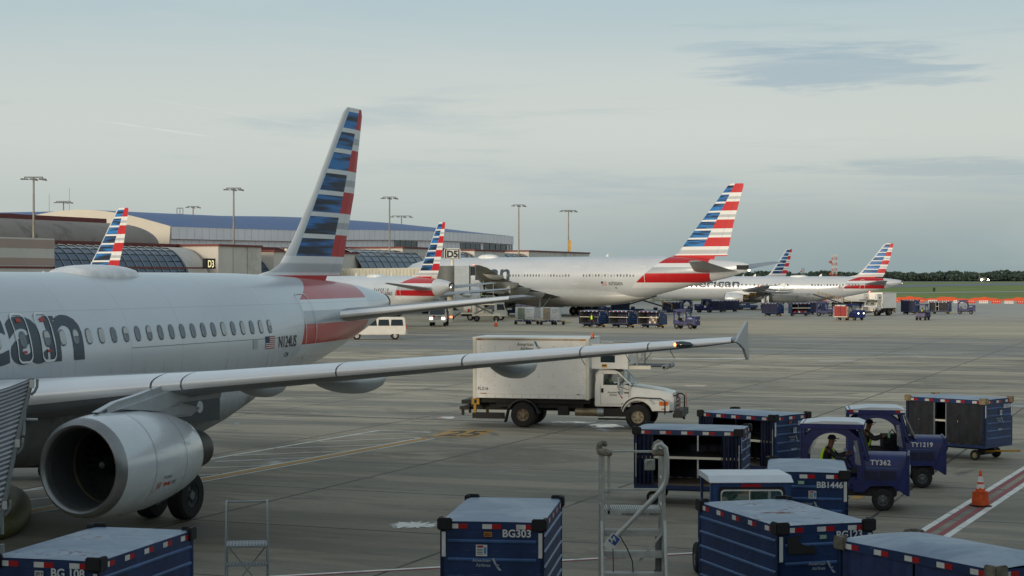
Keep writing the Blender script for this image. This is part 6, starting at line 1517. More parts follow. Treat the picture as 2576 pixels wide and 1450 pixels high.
for x, y, ax_ in ((-.50, -.02, 'z'), (.36, -.02, 'z'), (-.50, -.04, 'x'), (.34, -.04, 'x')):
    mb = MB()
    if ax_ == 'z': mb.tube([(x - .02, y, 3.05), (x - .025, y, 3.12), (x - .01, y, 3.18), (x + .03, y, 3.205), (x + .07, y, 3.19), (x + .085, y, 3.15)], [.04, .05, .052, .05, .045, .03], foamm, 10)
    else: mb.tube([(x - .05, y, 3.075), (x - .03, y, 3.07), (x + .08, y, 3.055), (x + .16, y, 3.045), (x + .18, y, 3.04)], [.03, .052, .056, .05, .03], foamm, 10)
    mb.build('foam_padding', S_, smooth=70)
mb = MB(); mb.cyl((.42, .1, 1.2), (.42, .1, 1.75), .07, midgrey, 14); mb.cyl((.42, .1, .2), (.42, .1, 1.2), .035, darkgrey, 10); mb.cyl((.42, .1, 1.18), (.42, .1, 1.22), .085, darkgrey, 14); mb.build('hydraulic_cylinder', S_, smooth=40)
mb = MB(); a, b = Vector((.47, -.08, 1.86)), Vector((-.42, -.1, .75)); mb.cyl(a, b, .028, al, 4); mb.cyl((.12, -.5, .95), (.3, -.9, .0), .05, al, 4); mb.build('diagonal_brace', S_)
mb = MB(); mb.bb(-.02, .22, -.6, -.45, .0, 1.02, mat('side plate', '9ea3a0', .45, metal=.4)); mb.build('base_plate', S_, bevel=.01)
mb = MB(); mb.tube([(-.22, -.16, 1.8), (-.1, -.17, 1.6), (-.02, -.17, 1.4), (.0, -.18, 1.1), (-.03, -.18, 1.0)], .009, black, 5); mb.tube([(-.32, -.2, 1.6), (-.31, -.2, 1.3), (-.32, -.2, 1.2)], .007, black, 5); mb.build('cable', S_)
mb = MB(); mb.box((-.32, -.2, 1.08), (.11, .05, .16), black); mb.build('control_pendant', S_, bevel=.01)
mb = MB(); mb.lathe([(0, .045), (.1, .045), (.13, .02)], redlamp, (-.40, -.25, .62), 'z', 10); mb.lathe([(.13, .05), (.2, .04), (.22, .01)], rimr, (-.40, -.25, .62), 'z', 10); mb.build('red_lamp', S_, smooth=True)
mb = MB(); mb.box((.26, .03, 2.86), (.16, .05, .17), al); mb.lathe([(-.04, .06), (-.03, .065), (.0, .06)], al, (.25, 0, 2.87), 'y', 14); mb.build('latch_box', S_, bevel=.01)

# small rolling ladder, left of centre
L_ = thing('rolling_ladder', 'small grey tubular rolling ladder with two steps left of the orange-stickered cart', 'ladder', (-4.5, 29.8, 0), R(8))
gp_ = mat('ladder grey', '90989a', .5, metal=.3, var=.1)
mb = MB(); w = .34
for s in (-1, 1):
    mb.tube([(s * w, .35, 0), (s * w, .35, 1.86), (s * w, .28, 1.92), (s * w, -.15, 1.95), (s * w, -.22, 1.88), (s * (w + .01), -.22, 1.2), (s * (w + .03), -.42, .0)], .017, gp_, 7)
    mb.cyl((s * w, .35, 1.2), (s * (w), -.62, 0), .015, gp_, 6); mb.cyl((s * w, -.22, 1.2), (s * w, .35, .4), .013, gp_, 6)
mb.cyl((-w, .30, 1.90), (w, .30, 1.90), .017, gp_, 7); mb.cyl((-w, .35, 1.2), (w, .35, 1.2), .014, gp_, 6); mb.cyl((-w, .35, .3), (w, .35, 1.15), .013, gp_, 6); mb.cyl((w, .35, .3), (-w, .35, 1.15), .013, gp_, 6)
mb.build('tube_frame', L_, smooth=60)
def smstep(z, y0, y1, nm):
    mb = MB(); mb.bb(-w, w, y0, y1, z - .035, z, gp_); o = mb.build(nm, L_, bevel=.004); g = MB()
    for i in range(12):
        x = -w + .04 + (2 * w - .08) * i / 11; g.box((x, (y0 + y1) / 2, z + .006), (.02, (y1 - y0) * .8, .012), midgrey)
    g.build('tread_grating', o)
smstep(1.22, -.22, .36, 'platform'); smstep(.93, -.38, -.18, 'step'); smstep(.62, -.5, -.3, 'step'); smstep(.31, -.62, -.42, 'step')

# ------------------------------------------------------------------ corrugated loader canopy at the left edge
D = 27.5; s_ = D / F_
def lp(u, v, dy=0): return Vector(((u - 1288) * D / F_, D + dy, HC - (v - YH) * D / F_))
CN = thing('loader_canopy', 'grey corrugated curved canopy with pipe frame cutting in at the left edge', 'canopy', (0, 0, 0))
cor = mat('corrugated sheet', 'a9aeb4', .35, metal=.4, var=.1, vs=2)
edge = [(82, 950), (70, 1000), (55, 1055), (40, 1120), (28, 1180), (14, 1250), (0, 1310), (-14, 1370)]
def cur(t):
    t *= len(edge) - 1; i = min(int(t), len(edge) - 2); f = t - i; return edge[i][0] + (edge[i + 1][0] - edge[i][0]) * f, edge[i][1] + (edge[i + 1][1] - edge[i][1]) * f
rows = []; NR = 260
for i in range(NR + 1):
    t = i / NR; u, v = cur(t); row = []
    for k in range(9):
        f = k / 8; uu = u - f * 210; vv = v + 30 * math.sin(math.pi * min(1, f * .9)) * (1 - .3 * t) + 12 * f; p = lp(uu, vv, -.9 * f + .012 * math.sin(t * 2 * math.pi * 34)); row.append(p)
    rows.append(row)
mb = MB(); mb.loft(rows, cor, caps=False, closed=False); mb.build('corrugated_panel', CN, smooth=70)
mb = MB(); mb.tube([lp(u + 1, v, -.04) for u, v in edge], .034, gp_, 8); mb.build('edge_pipe', CN, smooth=60)
for v0, dv in ((962, 0), (1120, 0), (1265, 0)):
    t = (v0 - 950) / 420; u, v = cur(t); mb = MB(); mb.tube([lp(u + 14, v - 6), lp(u + 13, v + 14), lp(u + 7, v + 26), lp(u - 2, v + 34)], .022, steel, 7); mb.build('pipe_hook', CN, smooth=60)
    mb = MB(); mb.box(lp(u + 3, v + 6, -.06), (.07, .05, .13), whm); mb.build('latch', CN, bevel=.008)
mb = MB(); u, v = cur(.24); mb.cyl(lp(66, 1056), lp(94, 1056), .022, steel, 8); mb.cyl(lp(62, 1010), lp(58, 1095), .03, gp_, 8); mb.build('bracket', CN)
mb = MB(); mb.tube([lp(-8, 1148), lp(20, 1142), lp(38, 1125)], .02, black, 6); mb.cyl(lp(4, 1300), lp(4, 1345), .03, gp_, 8); mb.cyl((lp(4, 1370)).xyz * 1, (lp(4, 1370).x, D, 0), .04, gp_, 8); mb.cyl((lp(-120, 1370)).xyz, (lp(-120, 1370).x, D, 0), .04, gp_, 8); mb.build('support_post', CN)

# olive air hose on the ground
hm = mat('olive hose', '58572a', .7, var=.2, vs=4, bump=.4); mb = MB()
pts = [G(-60, 1365), G(0, 1357), G(36, 1335), G(52, 1305), G(44, 1278), G(10, 1262), G(-50, 1255)]
sm_ = []
for i in range(len(pts) - 1):
    for k in range(6):
        f = k / 6; p0, p1, p2, p3 = pts[max(0, i - 1)], pts[i], pts[i + 1], pts[min(len(pts) - 1, i + 2)]
        sm_.append(.5 * ((2 * p1) + (p2 - p0) * f + (2 * p0 - 5 * p1 + 4 * p2 - p3) * f * f + (3 * p1 - p0 - 3 * p2 + p3) * f ** 3))
mb.tube([p + Vector((0, 0, .22)) for p in sm_], [.23 + .012 * (i % 2) for i in range(len(sm_))], hm, 14); tag(mb.build('air_hose', smooth=70), 'thick olive-green air hose coiled on the ground at the left edge', 'hose')

# ------------------------------------------------------------------ cones
def cone(label, pos, h=.9, sleeve=True):
    o = thing('traffic_cone', label, 'traffic cone', (pos[0], pos[1], 0), .3, 'orange traffic cones')
    mb = MB(); mb.bb(-h * .23, h * .23, -h * .23, h * .23, 0, .035, black); mb.build('base', o, bevel=.01)
    mb = MB(); pr = lambda z: h * .17 * (1 - z / h) + .028
    mb.lathe([(.03, pr(.03)), (h, .025), (h + .001, .001)], orange, (0, 0, 0), 'z', 20); b = mb.build('cone_body', o, smooth=40)
    mb = MB()
    for a, c in ((.50, .62), (.68, .84)): mb.lathe([(h * a, pr(h * a) + .004), (h * c, pr(h * c) + .004)], whm, (0, 0, 0), 'z', 20)
    mb.build('reflective_collar', b, smooth=True)
    if sleeve:
        mb = MB(); rings = []
        for z, r in ((.04, .195), (.15, .20), (.3, .185), (.38, .19), (.36, .12), (.48, .10)):
            rings.append([Vector((r * (1 + .10 * math.sin(5 * a)) * math.cos(a), r * (1 + .10 * math.sin(5 * a)) * math.sin(a), z)) for a in [2 * math.pi * k / 40 for k in range(40)]])
        mb.loft(rings, mat('orange vinyl', 'c9501a', .5, var=.2, vs=8, bump=.3), caps=False); mb.build('weighted_sleeve', o, smooth=60)
    return o
cone('orange traffic cone with vinyl sleeve beside the red and white line at the right', (11.74, 44.0))
cone('small far orange cone in front of the flatbed service truck', G(1248, 822), .9)

# ------------------------------------------------------------------ white passenger van (nose to +X)
V_ = thing('passenger_van', 'white passenger van partly hidden behind the near tail cone', 'van', at(945, 161.5), R(186))
vw = mat('van white', 'd4d3cb', .35, coat=.4, var=.03, dirt='8f8a7c', dirt_a=.2)
prof = [(-2.75, .45), (-2.8, 1.1), (-2.68, 1.95), (-2.55, 2.05), (.9, 2.08), (1.25, 2.0), (1.95, 1.32), (2.7, 1.15), (2.85, .9), (2.85, .45)]
mb = MB(); mb.prism(prof, -.98, .98, vw); vb = mb.build('body', V_, bevel=.07, smooth=40)
for s in (-1, 1):
    for a, b in ((-2.5, -1.35), (-1.25, -.2), (-.1, .75)):
        mb = MB(); mb.add([(a, s * .99, 1.28), (b, s * .99, 1.28), (b - .05, s * .985, 1.85), (a + .08, s * .985, 1.85)], [(0, 1, 2, 3)], glassd); mb.build('window', vb)
    mb = MB(); mb.add([(.85, s * .99, 1.28), (1.75, s * .99, 1.28), (1.25, s * .985, 1.8), (.9, s * .985, 1.82)], [(0, 1, 2, 3)], glassd); mb.build('window', vb)
    mb = MB(); mb.box((-2.76, s * .88, 1.2), (.08, .14, .42), taillamp); mb.build('tail_lamp', vb)
    for x in (-1.75, 1.75): wheel(V_, x, s * .85, .37, .37, .24, rimw, side=s)
mb = MB(); mb.add([(-2.79, -.75, 1.25), (-2.79, .75, 1.25), (-2.7, .72, 1.85), (-2.7, -.72, 1.85)], [(0, 1, 2, 3)], glassd); mb.add([(1.95, -.85, 1.34), (1.95, .85, 1.34), (1.3, .8, 1.98), (1.3, -.8, 1.98)], [(0, 1, 2, 3)], glassd); mb.build('windscreen', vb)
mb = MB(); mb.box((-2.85, 0, .55), (.15, 1.9, .18), steel); mb.build('rear_bumper', V_, bevel=.03)

# ------------------------------------------------------------------ cab-over service trucks
def cabover(root, x0, W=1.0, lights=False):
    pr = [(x0, .55), (x0, 2.25), (x0 + .1, 2.35), (x0 + 1.1, 2.35), (x0 + 1.25, 2.25), (x0 + 1.55, 1.35), (x0 + 1.62, .9), (x0 + 1.62, .55)]
    mb = MB(); mb.prism(pr, -W, W, vw); c = mb.build('cab', root, bevel=.05, smooth=40)
    mb = MB(); mb.add([(x0 + 1.57, -W * .88, 1.38), (x0 + 1.57, W * .88, 1.38), (x0 + 1.28, W * .85, 2.22), (x0 + 1.28, -W * .85, 2.22)], [(0, 1, 2, 3)], glassd); mb.build('windscreen', c)
    for s in (-1, 1):
        mb = MB(); mb.add([(x0 + .35, s * (W + .006), 1.4), (x0 + 1.42, s * (W + .006), 1.4), (x0 + 1.2, s * (W + .006), 2.15), (x0 + .35, s * (W + .006), 2.15)], [(0, 1, 2, 3)], glassd); mb.build('side_window', c)
        mb = MB(); mb.box((x0 + 1.63, s * .72, .95), (.06, .32, .2), lampon if lights else whm); mb.build('headlight', c)
        mb = MB(); mb.box((x0 + 1.45, s * (W + .15), 1.9), (.08, .14, .4), black); mb.build('mirror', c)
    mb = MB(); mb.box((x0 + 1.66, 0, .62), (.1, W * 2, .22), vw)
    for k in range(3): mb.box((x0 + 1.64, 0, .85 + k * .14), (.03, .9, .05), darkgrey)
    mb.build('bumper', c, bevel=.02)
    return c
F1 = thing('service_truck', 'white flatbed service truck with pumps and tanks parked under the wide-body wing', 'service truck', at(1222, 232.2), R(-4), 'white cab-over service trucks')
cabover(F1, 1.2)
mb = MB(); mb.bb(-3.3, 1.2, -.95, .95, .85, 1.0, offwhite); mb.bb(-3.2, 2.6, -.4, .4, .55, .85, darkgrey); mb.build('flatbed', F1)
mb = MB(); mb.cyl((-2.9, 0, 1.5), (-1.9, 0, 1.5), .42, vw, 16); mb.cyl((-1.5, -.4, 1.05), (-1.5, -.4, 1.95), .3, vw, 12); mb.bb(-1.0, -.2, -.8, .2, 1.0, 1.9, offwhite); mb.bb(0, .8, -.7, .7, 1.0, 1.5, offwhite); mb.box((-2.2, -.75, 1.3), (.3, .2, .5), redm); mb.build('pump_module', F1, bevel=.02)
mb = MB()
for x in (-.9, -.1, .5, 1.0): mb.cyl((x, -.8, 1.0), (x, -.8, 2.15), .03, steel, 5)
mb.cyl((-.9, -.8, 2.15), (1.0, -.8, 2.15), .03, steel, 5); mb.build('rack', F1)
mb = MB(); mb.tube([(-3.2, -.6, 1.1), (-3.8, -.8, .7), (-4.3, -.9, .2), (-5.2, -1, .06)], .06, black, 6); mb.build('hose', F1)
for x in (-2.0, 2.0):
    for s in (-1, 1): wheel(F1, x, s * .8, .42, .42, .28, rimw, side=s, n=16)
F2 = thing('service_truck', 'white cab-over truck facing the viewer with both headlamps lit', 'service truck', at(1103, 204.5), R(-93), 'white cab-over service trucks')
cabover(F2, 0, lights=True)
mb = MB(); mb.bb(-3.6, 0, -.95, .95, .75, 1.0, darkgrey); mb.bb(-3.4, -.3, -.9, .9, 1.0, 1.7, grim); mb.build('flatbed', F2)
mb = MB(); mb.box((1.645, -.35, 1.16), (.02, .24, .24), redm, Matrix.Rotation(R(45), 4, 'X')); mb.box((1.645, .25, 1.16), (.02, .5, .08), midgrey); mb.build('placard', F2)
for x in (-2.6, .7):
    for s in (-1, 1): wheel(F2, x, s * .8, .42, .42, .28, rimg, side=s, n=16)
mb = MB(); mb.box((-3.65, 1.15, 1.0), (.1, .3, .2), redlamp); mb.build('tail_lamp', F2)

# ------------------------------------------------------------------ container dollies and containers
uldm = mat('container aluminium', 'b3bbc0', .4, metal=.25, var=.07, vs=1.5, dirt='7a7f80', dirt_a=.4); uldc = mat('container canvas', '6f7a70', .7, var=.2, vs=3, bump=.2)
def dolly(u, D, label):
    o = thing('container_dolly', label, 'container dolly', at(u, D), R(-2), 'container dollies coupled in a row')
    mb = MB(); mb.bb(-1.55, 1.55, -.8, .8, .38, .52, blue)
    for k in range(8): mb.cyl((-1.4 + .4 * k, -.75, .55), (-1.4 + .4 * k, .75, .55), .04, steel, 6)
    mb.build('frame', o)
    mb = MB(); 
    for x in (-1.5, -.5, .5, 1.45): mb.box((x, -.81, .45), (.12, .02, .08), whm)
    mb.build('reflector_strip', o)
    mb = MB(); mb.box((1.3, -.82, .5), (.6, .05, .1), yelld); mb.cyl((1.5, 0, .3), (2.3, 0, .3), .04, yelld, 6); mb.build('tow_bar', o)
    for x in (-1.35, .0, .35, 1.3):
        wheel(o, x, -.6 if x not in (.0,) else .6, .2, .2, .14, rimd, side=-1, n=12)
    return o
def container(u, D, label, cm):
    o = thing('air_cargo_container', label, 'cargo container', at(u, D, .60), R(-8), 'cargo containers on dollies')
    pr = [(-1.15, .32), (-1.15, 1.5), (1.15, 1.5), (1.15, 0), (-.80, 0)]
    mb = MB(); mb.prism(pr, -.75, .75, uldm); b = mb.build('shell', o, bevel=.02)
    mb = MB(); mb.bb(-.85, .02, -.77, -.752, .06, 1.42, cm); mb.build('door_curtain', o)
    fr = MB()
    for x in (-.87, .04, 1.13): fr.bb(x - .025, x + .025, -.785, -.76, .02, 1.5, uldm)
    fr.bb(-1.15, 1.15, -.785, -.76, 1.44, 1.5, uldm); fr.build('frame', o)
    mk = MB()
    for k, (a, b2, z, h_) in enumerate(((.15, .98, 1.2, .1), (.2, .8, .98, .035), (.2, .7, .9, .03), (.3, .85, .25, .04))): mk.box(((a + b2) / 2, -.753, z), (b2 - a, .008, h_), mat('container print', '5b8fb8', .5) if k == 0 else midgrey)
    mk.build('printed_band', o)
    return o
dolly(1326, 212.5, 'left of two low container dollies near the wide-body wheels'); dolly(1390, 210.5, 'right of two low container dollies, yellow hitch at its end')
container(1322, 212.6, 'aluminium cargo container with grey-green curtain, left of the pair', uldc)
container(1386, 210.6, 'aluminium cargo container with brownish curtain, right of the pair', mat('container canvas brown', '837c6e', .7, var=.2, vs=3))
PK = thing('pickup_truck', 'silver pickup truck tail between the two cargo containers', 'pickup truck', at(1356, 226), R(200)); sv = mat('silver paint', '8e979d', .3, metal=.3)
mb = MB(); mb.prism([(-2.4, .5), (-2.4, 1.15), (-.6, 1.15), (-.4, 1.75), (.7, 1.75), (1.2, 1.2), (2.4, 1.1), (2.45, .5)], -.9, .9, sv); mb.build('body', PK, bevel=.05, smooth=40)
mb = MB()
for s in (-1, 1): mb.box((-2.42, s * .82, 1.0), (.06, .12, .3), redlamp)
mb.build('tail_lamp', PK)
for x in (-1.5, 1.5):
    for s in (-1, 1): wheel(PK, x, s * .8, .36, .36, .22, rimg, side=s, n=14)

# ------------------------------------------------------------------ mid and far ground traffic
g2 = 'baggage carts out on the apron'
far_cart = dict(low=False, group=g2, towend=True)
c0 = cart('leftmost open cart of the tractor train, where the worker stands', at(1493, 200.3), R(-40), num='BB1021', state='bare', L=2.9, W=1.65, sticker=False, **far_cart)
dup(c0, 'middle open cart of the three-cart tractor train', at(1566, 198.9), R(-40))
cart('open cart loaded with stacked cartons, coupled directly behind its tractor', at(1641, 197.4), R(-38), num='BB2217', state='bare', L=2.9, W=1.65, boxes=True, sticker=False, **far_cart)
FT = tractor('small blue tractor pulling the three-cart train beyond the catering truck', at(1727, 194.6), R(-30), low=True, roofc=bluev, num='TY204')
person('worker in hi-vis vest walking beside the leftmost cart of the tractor train', at(1489, 198.2), R(-120), 'walk', .97, 'apron workers', cap=False)
c2 = cart('curtained blue cart, leftmost of the far group by the long airliner engine', at(1944, 257.5), R(-42), num='BB3044', state='closed', L=2.8, W=1.65, sticker=False, **far_cart)
cart('open blue cart with bags on its deck behind the far curtained cart', at(2012, 257.2), R(8), state='bare', L=3.0, W=1.65, sticker=False, **far_cart)
mb = MB(); rnd = random.Random(8)
for i in range(6): p = at(2000 + i * 5, 256.9, .62); mb.box(p, (.45, .3, .26), [redm, navy, whm, redm, black, greyint][i])
tag(mb.build('luggage', bevel=.04), 'mixed suitcases lying on the open far cart', 'luggage')
dup(FT, 'blue tractor hitched to the far curtained and open carts', at(2077, 257), R(-14))
dup(c2, 'open-sided cart half hidden behind the hitched far tractor', at(2053, 268), R(-42))
# red curtained cart with its lit tractor
cart('small white-framed cart with a red curtain', at(2120, 233.5), R(-38), state='closed', L=2.0, W=1.3, H=2.0, colr=mat('red curtain', '8e2b2b', .6, var=.15), bodym=offwhite, white_frame=True, sticker=False, **far_cart)
tractor('blue tractor driving towards the viewer with a lit headlamp beside the red-curtained cart', at(2151, 232.5), R(-66), low=True, lights=True, roofc=bluev)
person('driver in hi-vis vest in the tractor with the lit headlamp', at(2150, 233, .82), R(-66), 'sit', .95, 'tractor and truck drivers')
t = dup(FT, 'blue tractor seen from behind alone on the open apron at the right', at(2322, 233), R(62))
person('driver in hi-vis vest seen from behind in the lone tractor', at(2320, 233.2, .82), R(62), 'sit', .95, 'tractor and truck drivers')
c3 = cart('open blue cart trailing the rightmost tractor', at(2366, 271.5), R(-30), num='BB118', state='gap', L=3.0, W=1.65, sticker=False, **far_cart)
dup(FT, 'rightmost blue tractor at the edge of the far apron', at(2431, 271), R(-16))
CT2 = catering('white catering truck facing half towards the viewer by the far airliner tail', at(2222, 262), R(-128), near=False)
cart('dark blue cart behind the far catering truck', at(2290, 268), R(-40), state='closed', L=2.4, W=1.5, H=2.2, sticker=False, **far_cart)
dup(CT2, 'white box truck mostly hidden behind the far airliner tail', at(2160, 330), R(160))
c4 = None
for i, (u, D_, a, lb) in enumerate(((1690, 268, -10, 'dark blue cart under the striped wide-body tail'), (1800, 285, 5, 'dark blue cart below the forward body of the long airliner'), (1835, 288, 12, 'dark blue cart just left of the far airliner engine'))):
    dup(c2, lb, at(u, D_), R(a))
dup(FT, 'blue tractor below the wide-body tail, left of the far airliner engine', at(1770, 283), R(160)); dup(FT, 'blue tractor parked in the shade beneath the wide-body rear fuselage', at(1500, 262), R(20))
dup(FT, 'blue tractor beside the wide-body main wheels', at(1720, 275), R(185)); dup(c2, 'curtained cart beneath the wide-body rear fuselage', at(1560, 266), R(0))
# belt loaders
def belt(label, pos, rz, group='belt loaders by the aircraft'):
    o = thing('belt_loader', label, 'belt loader', pos, rz, group); mb = MB(); mb.bb(-1.6, 1.8, -.75, .75, .35, .85, blue); mb.bb(-.2, .4, -.75, -.1, .85, 1.2, blue); mb.build('chassis', o, bevel=.04)
    mb = MB(); m4 = Matrix.Rotation(R(-17), 4, 'Y'); mb.box((.3, .25, 1.75), (7.4, .75, .16), mat('conveyor frame', '2a3346', .6), m4); mb.box((.3, .25, 1.85), (7.2, .55, .03), black, m4); c = mb.build('conveyor', o)
    mb = MB()
    for s in (-.14, .64):
        for k in range(5): p = Vector((-2.4 + 1.35 * k, s, 1.75 + (-2.7 + 1.35 * k) * math.tan(R(17)))); mb.cyl(p, p + Vector((0, 0, .75)), .03, yelld, 5)
        mb.cyl((-2.4, s, 2.5 - 2.7 * math.tan(R(17))), (3.0, s, 2.5 + 2.7 * math.tan(R(17))), .03, yelld, 5)
    mb.build('handrail', c)
    for x in (-1.1, 1.2):
        for s in (-1, 1): wheel(o, x, s * .7, .3, .3, .2, rimd, side=s, n=12)
    return o
b0 = belt('belt loader raised under the wide-body rear fuselage', at(1590, 270), R(0))
for u, D_, a, lb in ((1510, 285, 30, 'belt loader beyond the wide-body main wheels'), (1878, 305, 10, 'belt loader with yellow rails left of the far engine'), (1290, 262, 20, 'belt loader with yellow rails beneath the wide-body wing'), (2105, 290, 165, 'belt loader with yellow rails under the far airliner tail'), (1650, 262, 170, 'belt loader standing on its steps at the wide-body rear door')):
    dup(b0, lb, at(u, D_), R(a))
# high-lift platform with workers at the mid aircraft
HL = thing('lift_platform', 'white raised lift platform with railings beside the wide-body wing tip', 'lift platform', at(1225, 226), R(0))
mb = MB(); mb.bb(-2.2, 1.0, -1, 1, 2.15, 2.28, offwhite); mb.bb(-.9, .9, .2, 1, 3.75, 3.85, offwhite); mb.bb(-1.9, 1.6, -.9, .9, .7, 1.0, offwhite)
for s in (-1, 1): mb.cyl((-1.6, s * .8, 1.0), (.8, s * .8, 2.15), .09, midgrey, 6); mb.cyl((.8, s * .8, 1.0), (-1.6, s * .8, 2.15), .09, midgrey, 6); mb.cyl((s * .8, .9, 2.2), (s * .8, .9, 4.9), .05, offwhite, 5)
mb.build('scissor_lift', HL)
mb = MB()
for z in (2.8, 3.3):
    for s in (-1, 1): mb.cyl((-2.2, s, z), (1, s, z), .03, offwhite, 5)
for x in (-2.2, -1.1, 0, 1):
    for s in (-1, 1): mb.cyl((x, s, 2.2), (x, s, 3.3), .03, offwhite, 5)
mb.build('railing', HL)
for x in (-1.3, 1.2):
    for s in (-1, 1): wheel(HL, x, s * .8, .4, .4, .25, rimg, side=s, n=12)
person('worker in hi-vis vest standing low on the raised lift platform', at(1213, 225.4, 2.3), R(40), 'reach', 1.0, 'apron workers', cap=False)
person('worker in hi-vis vest standing on the upper deck of the lift platform', at(1218, 226.6, 3.86), R(30), 'reach', .97, 'apron workers', cap=False)
JP = at(1215, 224)
# jet bridge with the gate sign
JB = thing('jet_bridge', 'white corrugated jet bridge with grey cab below the gate sign', 'jet bridge', (0, 0, 0)); corr = mat('bridge panel', 'c6c5b8', .55, var=.06, vs=.8, dirt='8f8b7c', dirt_a=.4)
a, b = at(800, 262), at(1128, 229); d = (b - a).normalized(); n = Vector((-d.y, d.x, 0)); L = (b - a).length; mb = MB(); z0, z1 = 4.1, 6.95
mb.add([a - n * 1.3 + Vector((0, 0, z0)), b - n * 1.3 + Vector((0, 0, z0)), b + n * 1.3 + Vector((0, 0, z0)), a + n * 1.3 + Vector((0, 0, z0)), a - n * 1.3 + Vector((0, 0, z1)), b - n * 1.3 + Vector((0, 0, z1)), b + n * 1.3 + Vector((0, 0, z1)), a + n * 1.3 + Vector((0, 0, z1))],
       [(0, 1, 2, 3), (4, 5, 6, 7), (0, 1, 5, 4), (2, 3, 7, 6), (0, 3, 7, 4), (1, 2, 6, 5)], corr); tn = mb.build('tunnel', JB)
mb = MB(); k = 0
while k < L - .3: p = a + d * k - n * 1.36 + Vector((0, 0, (z0 + z1) / 2)); mb.box(p, (.5, .14, z1 - z0 - .25), corr, Matrix.Rotation(math.atan2(d.y, d.x), 4, 'Z')); k += 1.0
mb.build('tunnel_ribs', tn)
mb = MB(); c = at(1132, 224); mb.cyl((c.x, c.y, 3.4), (c.x, c.y, 7.15), 1.65, mat('bridge dark canopy', '5d6160', .6, var=.1, dirt='33332f', dirt_s=.6, dirt_a=.6), 20); mb.build('rotunda', JB, smooth=40)
mb = MB(); c2_ = at(1164, 222); mb.box((c2_.x, c2_.y, 5.3), (2.0, 3.0, 3.7), mat('bridge cab', 'a3adb2', .5, var=.06)); mb.box((c2_.x + .9, c2_.y - 1.5, 5.6), (.1, .08, 3.2), darkgrey); mb.box((c2_.x + 1.3, c2_.y, 6.5), (.7, 2.6, 1.2), grim); mb.build('cab', JB, bevel=.05)
mb = MB(); mb.cyl((c.x, c.y, 0), (c.x, c.y, 3.4), .4, offwhite, 10); mb.cyl((c.x, c.y, .5), (c.x, c.y + 1.2, .5), .5, tyrem, 12); mb.build('drive_column', JB)
sg = at(1138, 223.5); SB = thing('gate_sign', 'white framed box sign standing on a post over the jet bridge', 'sign', (sg.x, sg.y, 7.0), R(0))
mb = MB(); mb.cyl((0, 0, -.2), (0, 0, 1.1), .2, offwhite, 8); mb.build('post', SB); mb = MB(); mb.bb(-.95, .95, -.3, .3, 1.05, 2.3, black); bx = mb.build('sign_box', SB)
mb = MB()
for q in ((-1.02, -.93, 1.0, 2.35), (.93, 1.02, 1.0, 2.35), (-1.02, 1.02, 2.27, 2.38), (-1.02, 1.02, .98, 1.08)): mb.bb(q[0], q[1], -.36, .3, q[2], q[3], whm)
mb.bb(-.75, .75, -.33, -.31, 1.14, 2.2, whm); mb.build('sign_frame', bx); lettering('gate_number', 'D5', 1.15, blackletter, bx, (0, -.345, 1.26), (1, 0, 0), (0, 0, 1), align='c', bold=.05)
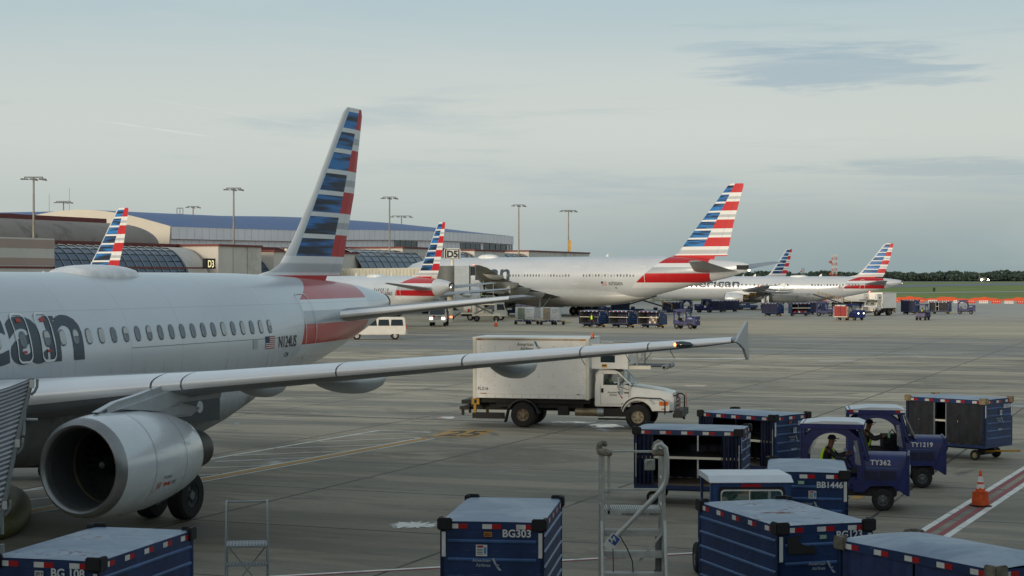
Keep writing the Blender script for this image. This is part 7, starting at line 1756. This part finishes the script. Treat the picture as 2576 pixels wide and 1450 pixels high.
# ------------------------------------------------------------------ barricades and netting at the grass edge
ow = mat('barricade orange', 'd0492a', .5, var=.08); bw = mat('barricade white', 'd5d6d2', .5, var=.05)
k = 0
for u in range(1990, 2720, 32):
    D_ = Dv(761.5) if u < 2300 else Dv(761.5 + (u - 2300) * .012); p = at(u + 4, D_)
    nm = 'white' if k % 2 else 'orange'; o = thing('barricade', f'low {nm} water-filled barricade in the row along the grass edge', 'barricade', p, 0, f'{nm} barricades along the grass edge')
    m = bw if k % 2 else ow; mb = MB(); mb.prism([(-.3, 0), (-.3, .16), (-.14, .28), (-.1, .62), (.1, .62), (.14, .28), (.3, .16), (.3, 0)], -.95, .95, m, 'x') if False else mb.prism([(-.3, 0), (-.3, .16), (-.14, .28), (-.1, .62), (.1, .62), (.14, .28), (.3, .16), (.3, 0)], -.95, .95, m, 'x')
    mb.build('body', o); q = MB()
    for j in range(4): q.box((-.65 + j * .43, -.16, .42), (.12, .05, .26), ow if k % 2 else bw)
    q.build('reflector', o); k += 1
    if u < 2090: pass
mb = MB(); top, bot = [], []
for i in range(90):
    u = 1985 + i * 8.2; D_ = 420; p = at(u, D_); z = .55 + .55 * max(0, 1 - (u - 2000) / 620) + .22 * math.sin(i * .55) + .1 * math.sin(i * 1.9)
    top.append(Vector((p.x, D_ + .6, max(.3, z)))); bot.append(Vector((p.x, D_, 0)))
mb.loft([bot, top, [t_ + Vector((0, .3, -.05)) for t_ in top], [b_ + Vector((0, 1.2, 0)) for b_ in bot]], mat('orange netting', 'd8582c', .7, var=.1), caps=False, closed=False)
tag(mb.build('safety_netting'), 'long strip of orange safety netting slumped along the grass edge', 'netting')
# airfield marker, landing lights on the horizon
p = at(2350, 660); mb = MB(); mb.cyl((0, 0, 0), (0, 0, .9), .2, darkgrey, 6); mb.box((0, 0, 1.1), (.9, .4, 1.2), darkgrey); tag(mb.build('airfield_marker', loc=p), 'dark square airfield marker standing in the grass', 'marker')
PL = thing('distant_airplane', 'far taxiing airplane with two bright landing lights in front of the wood', 'airplane', at(2472, 1900), R(-90))
mb = MB(); rings = [[Vector((x, r_ * math.cos(t_), 3.5 + r_ * math.sin(t_))) for t_ in [2 * math.pi * q / 12 for q in range(12)]] for x, r_ in ((16, .1), (14, 1.3), (11, 1.9), (-8, 1.9), (-14, .9), (-16, .2))]; mb.loft(rings, greyint); mb.build('fuselage', PL)
mb = MB(); mb.prism([(-15, 3.5), (-10, 4.8), (-15.5, 10.5), (-17, 10.5)], -.1, .1, greyint); mb.prism([(3, -15), (-1, 0), (3, 15), (4.5, 15), (5.5, 0), (4.5, -15)], 2.6, 2.8, greyint, 'z'); mb.build('wings', PL)
lm = mat('landing light', (1, .9, .6), .2, emit=60)
for s in (-1, 1): mb = MB(); mb.lathe([(-.8, .05), (0, .8), (.8, .05)], lm, (9, s * 3.6, 2.6), 'x', 8); mb.build('landing_light', PL)
